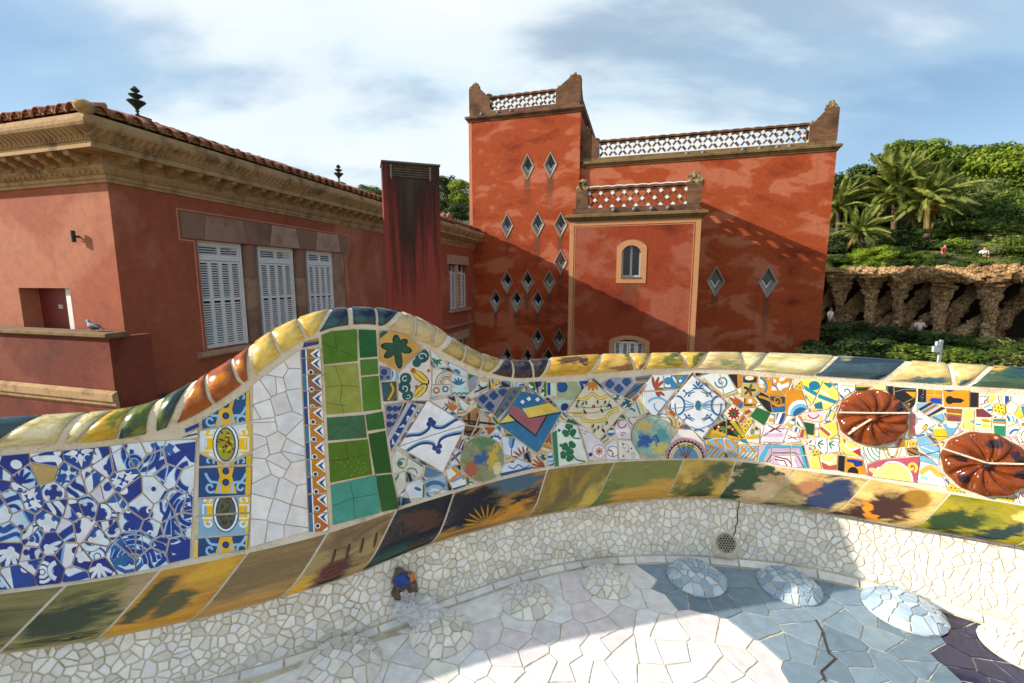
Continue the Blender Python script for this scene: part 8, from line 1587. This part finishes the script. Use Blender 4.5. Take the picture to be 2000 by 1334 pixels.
# the viaduct: rubble columns, some leaning, under a rubble top
m, t, b = newmat('rubble'); ge = N(t, 'ShaderNodeNewGeometry'); vo = N(t, 'ShaderNodeTexVoronoi', i_Scale=3.6); L(t, ge.outputs['Position'], vo.inputs['Vector']); nz = N(t, 'ShaderNodeTexNoise', i_Scale=.8, i_Detail=8); L(t, ge.outputs['Position'], nz.inputs['Vector'])
r = ramp(t, [(.3, lin((122, 90, 60))), (.5, lin((184, 146, 100))), (.75, lin((206, 174, 128)))], nz.outputs[0]); hs = N(t, 'ShaderNodeMixRGB', blend_type='MULTIPLY', i_Fac=.45); L(t, r.outputs[0], hs.inputs['Color1']); L(t, ramp(t, [(.0, (.45,)*3), (1, (1.1,)*3)], vo.outputs['Color']).outputs[0], hs.inputs['Color2']); ve = N(t, 'ShaderNodeTexVoronoi', feature='DISTANCE_TO_EDGE', i_Scale=4.4); L(t, ge.outputs['Position'], ve.inputs['Vector']); er = ramp(t, [(0, (.25, .2, .16)), (.09, (1, 1, 1))], ve.outputs['Distance']); h2 = N(t, 'ShaderNodeMixRGB', blend_type='MULTIPLY', i_Fac=.6); L(t, hs.outputs[0], h2.inputs['Color1']); L(t, er.outputs[0], h2.inputs['Color2']); L(t, h2.outputs[0], b.inputs['Base Color']); b.inputs['Roughness'].default_value = .95; bump(t, b, er.outputs[0], .9, .10); RUB = m
via = thing('stone_viaduct', 'rustic rubble-stone viaduct of leaning columns and dark arches under the palms', 'viaduct', Matrix.Translation((30, 33, -2.4)))
V0, V1 = spot(1560, 540, 35.5), spot(2180, 540, 25.0); VD = Vector((V1.x-V0.x, V1.y-V0.y, 0)); VLn = VD.length; VD.normalize(); VN = Vector((VD.y, -VD.x, 0))
def vp(s, o, z): return Vector((V0.x, V0.y, 0))+VD*s+VN*o+Vector((0, 0, z))
def rubble_tube(pts, rads, seed, n=20):
    mb = MB(); P = [Vector(p) for p in smooth3(pts)]; Rr = np.interp(np.linspace(0, 1, len(P)), np.linspace(0, 1, len(rads)), rads)
    mb.tube(P, list(map(float, Rr)), n); c = sum(P, Vector())/len(P)
    vv = []
    for k, q in enumerate(mb.v):
        i = min(len(P)-1, k//n); q = Vector(q); d = (q-P[i]); cell = mnoise.cell(q*3.4+Vector((seed, 0, 0))); vv.append(tuple(P[i]+d*(1+.30*(cell-.5)+.22*mnoise.noise(q*1.3+Vector((0, seed, 0))))))
    mb.v = vv; return mb
def smooth3(pts, n=9):
    o = []
    for a, b_ in zip(pts, pts[1:]):
        for k in range(n): o.append(Vector(a).lerp(Vector(b_), k/n))
    o.append(Vector(pts[-1])); return o
def s_of(u):       # distance along the viaduct of a sight-line column
    lo, hi = 0, VLn
    for _ in range(30):
        m_ = (lo+hi)/2
        if view(vp(m_, 0, 0))[0] < u: lo = m_
        else: hi = m_
    return lo
ZB, ZT = -2.6, 1.75
for k, u in enumerate((1578, 1640, 1700, 1756, 1836, 1935, 2060)):
    s = s_of(u); f = 1 if u < 1800 else 1.15
    rubble_tube([vp(s, .1, ZB), vp(s+.05, .1, ZB+1.2), vp(s, .0, -.1), vp(s, 0, .9), vp(s, 0, ZT)], [.38*f, .30*f, .36*f, .66*f, 1.15*f], k+3).build('stone_column', RUB, via)
for k, u in enumerate((1612, 1672, 1728, 1790, 1885, 1990, 2100)):
    s = s_of(u); rubble_tube([vp(s-.9, -.9, ZB), vp(s-.3, -1.1, -.8), vp(s+.5, -1.3, .6), vp(s+.9, -1.5, ZT-.2)], [.50, .44, .48, .62], k+20).build('leaning_column', RUB, via)
for k, u in enumerate((1655, 1742, 1810, 1912)):
    s = s_of(u); rubble_tube([vp(s-.9, -.3, ZB), vp(s, -.6, ZB+1.1), vp(s+1.0, -1.0, ZB+2.1)], [.5, .4, .3], k+40).build('raking_buttress', RUB, via)
mb = MB()
for k in range(190):
    s = VLn*k/189; mb.rock(tuple(vp(s, rnd.uniform(-.2, .3), ZT+rnd.uniform(-.45, .35))), rnd.uniform(.18, .40), k, 2, amp=.6, sq=(1, 1, .8))
mb.build('rubble_edge', RUB, via, kind='stuff')
mb = MB(); a, b_ = vp(0, -4.6, ZB), vp(VLn, -4.6, ZB); mb.add([a, b_, b_+Vector((0, 0, 4.6)), a+Vector((0, 0, 4.6))], [(0, 1, 2, 3)]); mb.build('back_wall', plain('shade_toned_back_wall', (52, 38, 26), .95, .4, 1), via)  # wall colour darkened to stand for the shade inside the arches
q = [vp(0, .35, ZT-.05), vp(VLn, .35, ZT-.05), vp(VLn, -7, ZT-.05), vp(0, -7, ZT-.05)]; mb = MB(); mb.add([tuple(p) for p in q]+[tuple(p+Vector((0, 0, .4))) for p in q], [(3, 2, 1, 0), (4, 5, 6, 7), (0, 1, 5, 4), (1, 2, 6, 5), (2, 3, 7, 6), (3, 0, 4, 7)]); mb.build('deck', RUB, via)
# white post among the hedge
ps = spot(1832, 690, 15.5); PZ = -3.0; sg_ = thing('marker_post', 'small white post with two grey boxes standing in the hedge below the viaduct', 'post', Matrix.Translation((ps.x, ps.y, PZ)))
gp = plain('pale_grey_paint', (186, 190, 192), .5); zt_ = spot(1832, 664, 15.5).z
mb = MB(); mb.box(ps.x+.02, ps.x+.11, ps.y-.03, ps.y+.03, PZ, zt_); mb.build('post', gp, sg_); mb = MB(); mb.box(ps.x-.22, ps.x+.0, ps.y-.06, ps.y+.02, zt_-.42, zt_-.22); mb.build('box', gp, sg_); mb = MB(); mb.box(ps.x-.12, ps.x+.01, ps.y-.05, ps.y+.03, zt_-.2, zt_-.05); mb.build('box', gp, sg_)
# people
def person(u, vhead, Y, shirt, trous, label, face=0, arms=0):
    h = spot(u, vhead, Y); z0 = h.z-1.68; M = Matrix.Translation((h.x, Y, z0)) @ Matrix.Rotation(face, 4, 'Z'); t_ = thing('person', label, 'person', M, group='people on the viaduct paths')
    def grow(V, E, Rd, name, mat, sub=1):
        me = bpy.data.meshes.new(name); me.from_pydata(V, E, []); o = bpy.data.objects.new(name, me); COL.objects.link(o); sk = o.modifiers.new('s', 'SKIN'); 
        for i, q in enumerate(Rd): me.skin_vertices[0].data[i].radius = (q[0], q[1]) if isinstance(q, tuple) else (q, q)
        me.skin_vertices[0].data[0].use_root = True; su = o.modifiers.new('u', 'SUBSURF'); su.levels = su.render_levels = sub
        dg = bpy.context.evaluated_depsgraph_get(); me2 = bpy.data.meshes.new_from_object(o.evaluated_get(dg)); bpy.data.objects.remove(o); me2.materials.clear(); me2.materials.append(mat)
        for p in me2.polygons: p.material_index = 0
        return inst(name, me2, t_, M)
    skin = plain('skin', (196, 142, 112), .6)
    V = [(0,0,.95), (0,0,1.2), (0,0,1.40), (0,-.01,1.49), (0,-.02,1.60), (0,-.01,1.68)]; E = [(0,1),(1,2),(2,3),(3,4),(4,5)]; Rd = [(.13,.10),(.12,.09),(.12,.09),.05,.085,.07]
    for s in (-1, 1):
        b_ = len(V); V += [(s*.09,0,.88),(s*.10,.02,.48),(s*.11,.03,.08),(s*.11,-.10,.04)]; E += [(0,b_),(b_,b_+1),(b_+1,b_+2),(b_+2,b_+3)]; Rd += [.09,.065,.045,.04]
        b_ = len(V); fz = .0 if not arms else .35; V += [(s*.19,0,1.40),(s*.24,.0,1.13),(s*.22,-.12-fz*.3,.90+fz),(s*.21,-.16-fz*.4,.80+fz*1.1)]; E += [(2,b_),(b_,b_+1),(b_+1,b_+2),(b_+2,b_+3)]; Rd += [.055,.045,.035,.04]
    grow(V, E, Rd, 'body', skin)
    V = [(0,0,.96), (0,0,1.2), (0,0,1.38), (0,0,1.44)]; E = [(0,1),(1,2),(2,3)]; Rd = [(.155,.12),(.15,.115),(.15,.11),.07]
    for s in (-1, 1): b_ = len(V); V += [(s*.20,0,1.39),(s*.245,0,1.16)]; E += [(2,b_),(b_,b_+1)]; Rd += [.07,.06]
    grow(V, E, Rd, 'shirt', plain('shirt_%d%d' % (shirt[0], shirt[2]), shirt, .8))
    V = [(0,0,.93)]; E = []; Rd = [(.15,.12)]
    for s in (-1, 1): b_ = len(V); V += [(s*.09,0,.86),(s*.10,.02,.48),(s*.11,.03,.12)]; E += [(0,b_),(b_,b_+1),(b_+1,b_+2)]; Rd += [.105,.08,.065]
    grow(V, E, Rd, 'trousers', plain('trousers_%d' % trous[0], trous, .8))
    mb = MB(); mb.rock((0, .015, 1.655), 1, 2, 2, amp=.1, sq=(.092, .10, .095)); mb.build('hair', plain('dark_hair', (44, 32, 26), .7), t_, M, smooth=True)
person(1623, 601, 29.0, (226, 226, 226), (60, 64, 80), 'person in a white shirt walking beside the corner of the red house', .4)
person(1798, 622, 27.0, (222, 220, 214), (70, 60, 54), 'person in a pale top behind the hedge under the fourth arch', -.3, 1); person(1752, 622, 27.6, (70, 56, 50), (40, 42, 50), 'person in dark clothes behind the hedge, left of the pale-topped one', .8)
person(1846, 477, 33.2, (176, 62, 60), (50, 80, 140), 'person in a red top standing above the viaduct by the right palm', .2); person(1924, 482, 32.4, (224, 222, 220), (90, 90, 96), 'person in white above the viaduct near the right edge', -.5)
# pigeon on the balcony coping
pp = rowB(182, 641, d=BD+.10); pp.z = bz
Mp = MBD @ Matrix.Translation(pp) @ Matrix.Rotation(R_(180), 4, 'Z'); pg = thing('pigeon', 'grey pigeon resting on the mossy coping of the balcony', 'pigeon', Mp)
PGB = plain('pigeon_grey', (112, 122, 140), .6, .25, 20); PGD = plain('pigeon_dark', (42, 44, 54), .6, .2, 20)
mb = MB(); mb.tube([(-.17, 0, .055), (-.12, 0, .06), (-.06, 0, .075), (0, 0, .085), (.05, 0, .10), (.08, 0, .135), (.095, 0, .165), (.115, 0, .178), (.132, 0, .176)], [.010, .026, .046, .056, .050, .032, .024, .026, .010], 12); mb.v = [(x, y*.92, z) for x, y, z in mb.v]; mb.build('body', PGB, pg, Mp, smooth=True)
for s in (-1, 1):
    mb = MB(); mb.tube([(.045, s*.040, .10), (0, s*.052, .090), (-.06, s*.046, .075), (-.13, s*.022, .062), (-.175, s*.010, .058)], [.016, .030, .028, .016, .004], 8); mb.v = [(x, y*.92+s*.004, z) for x, y, z in mb.v]; mb.build('wing', PGD, pg, Mp, smooth=True); mb = MB(); mb.tube([(0, s*.02, .045), (.002, s*.022, .0)], .005, 5); mb.tube([(-.012, s*.022, .003), (.02, s*.022, .003)], .004, 5); mb.build('leg', plain('pigeon_leg', (176, 90, 80), .6), pg, Mp)
mb = MB(); mb.tube([(-.15, 0, .055), (-.20, 0, .048), (-.235, 0, .044)], [.020, .026, .022], 6); mb.v = [(x, y, .05+(z-.05)*.3) for x, y, z in mb.v]; mb.build('tail', PGD, pg, Mp); mb = MB(); mb.tube([(.13, 0, .176), (.158, 0, .168)], [.006, .002], 6); mb.build('beak', PGD, pg, Mp)
# low growth covering the slope between the trees
r = np.random.RandomState(4); n = 26000; X = r.uniform(4, 75, n); Y = r.uniform(33, 74, n); Z = np.array([hill(x, y) if y > 35.5 else 2.0 for x, y in zip(X, Y)]); A = r.normal(size=(n, 3)); A[:, 2] = abs(A[:, 2])*.8; A /= np.linalg.norm(A, axis=1)[:, None]; B = np.cross(A, r.normal(size=(n, 3))); B /= np.linalg.norm(B, axis=1)[:, None]
k_ = r.uniform(.15, .42, n)[:, None]; P = np.stack([X, Y, Z+r.uniform(0, .7, n)], 1); ok_ = (X-27)*.6 + (Y-33) > 0; V = np.stack([P-A*k_, P+B*k_*.5, P+A*k_, P-B*k_*.5], 1)[ok_]; m_ = len(V)
me = bpy.data.meshes.new('undergrowth'); me.from_pydata(V.reshape(-1, 3).tolist(), [], np.arange(m_*4).reshape(-1, 4).tolist()); me.materials.append(LF['mid']); o = bpy.data.objects.new('undergrowth', me); place(o); setp(o, kind='stuff', label='low green undergrowth covering the slope between the trees', category='undergrowth')
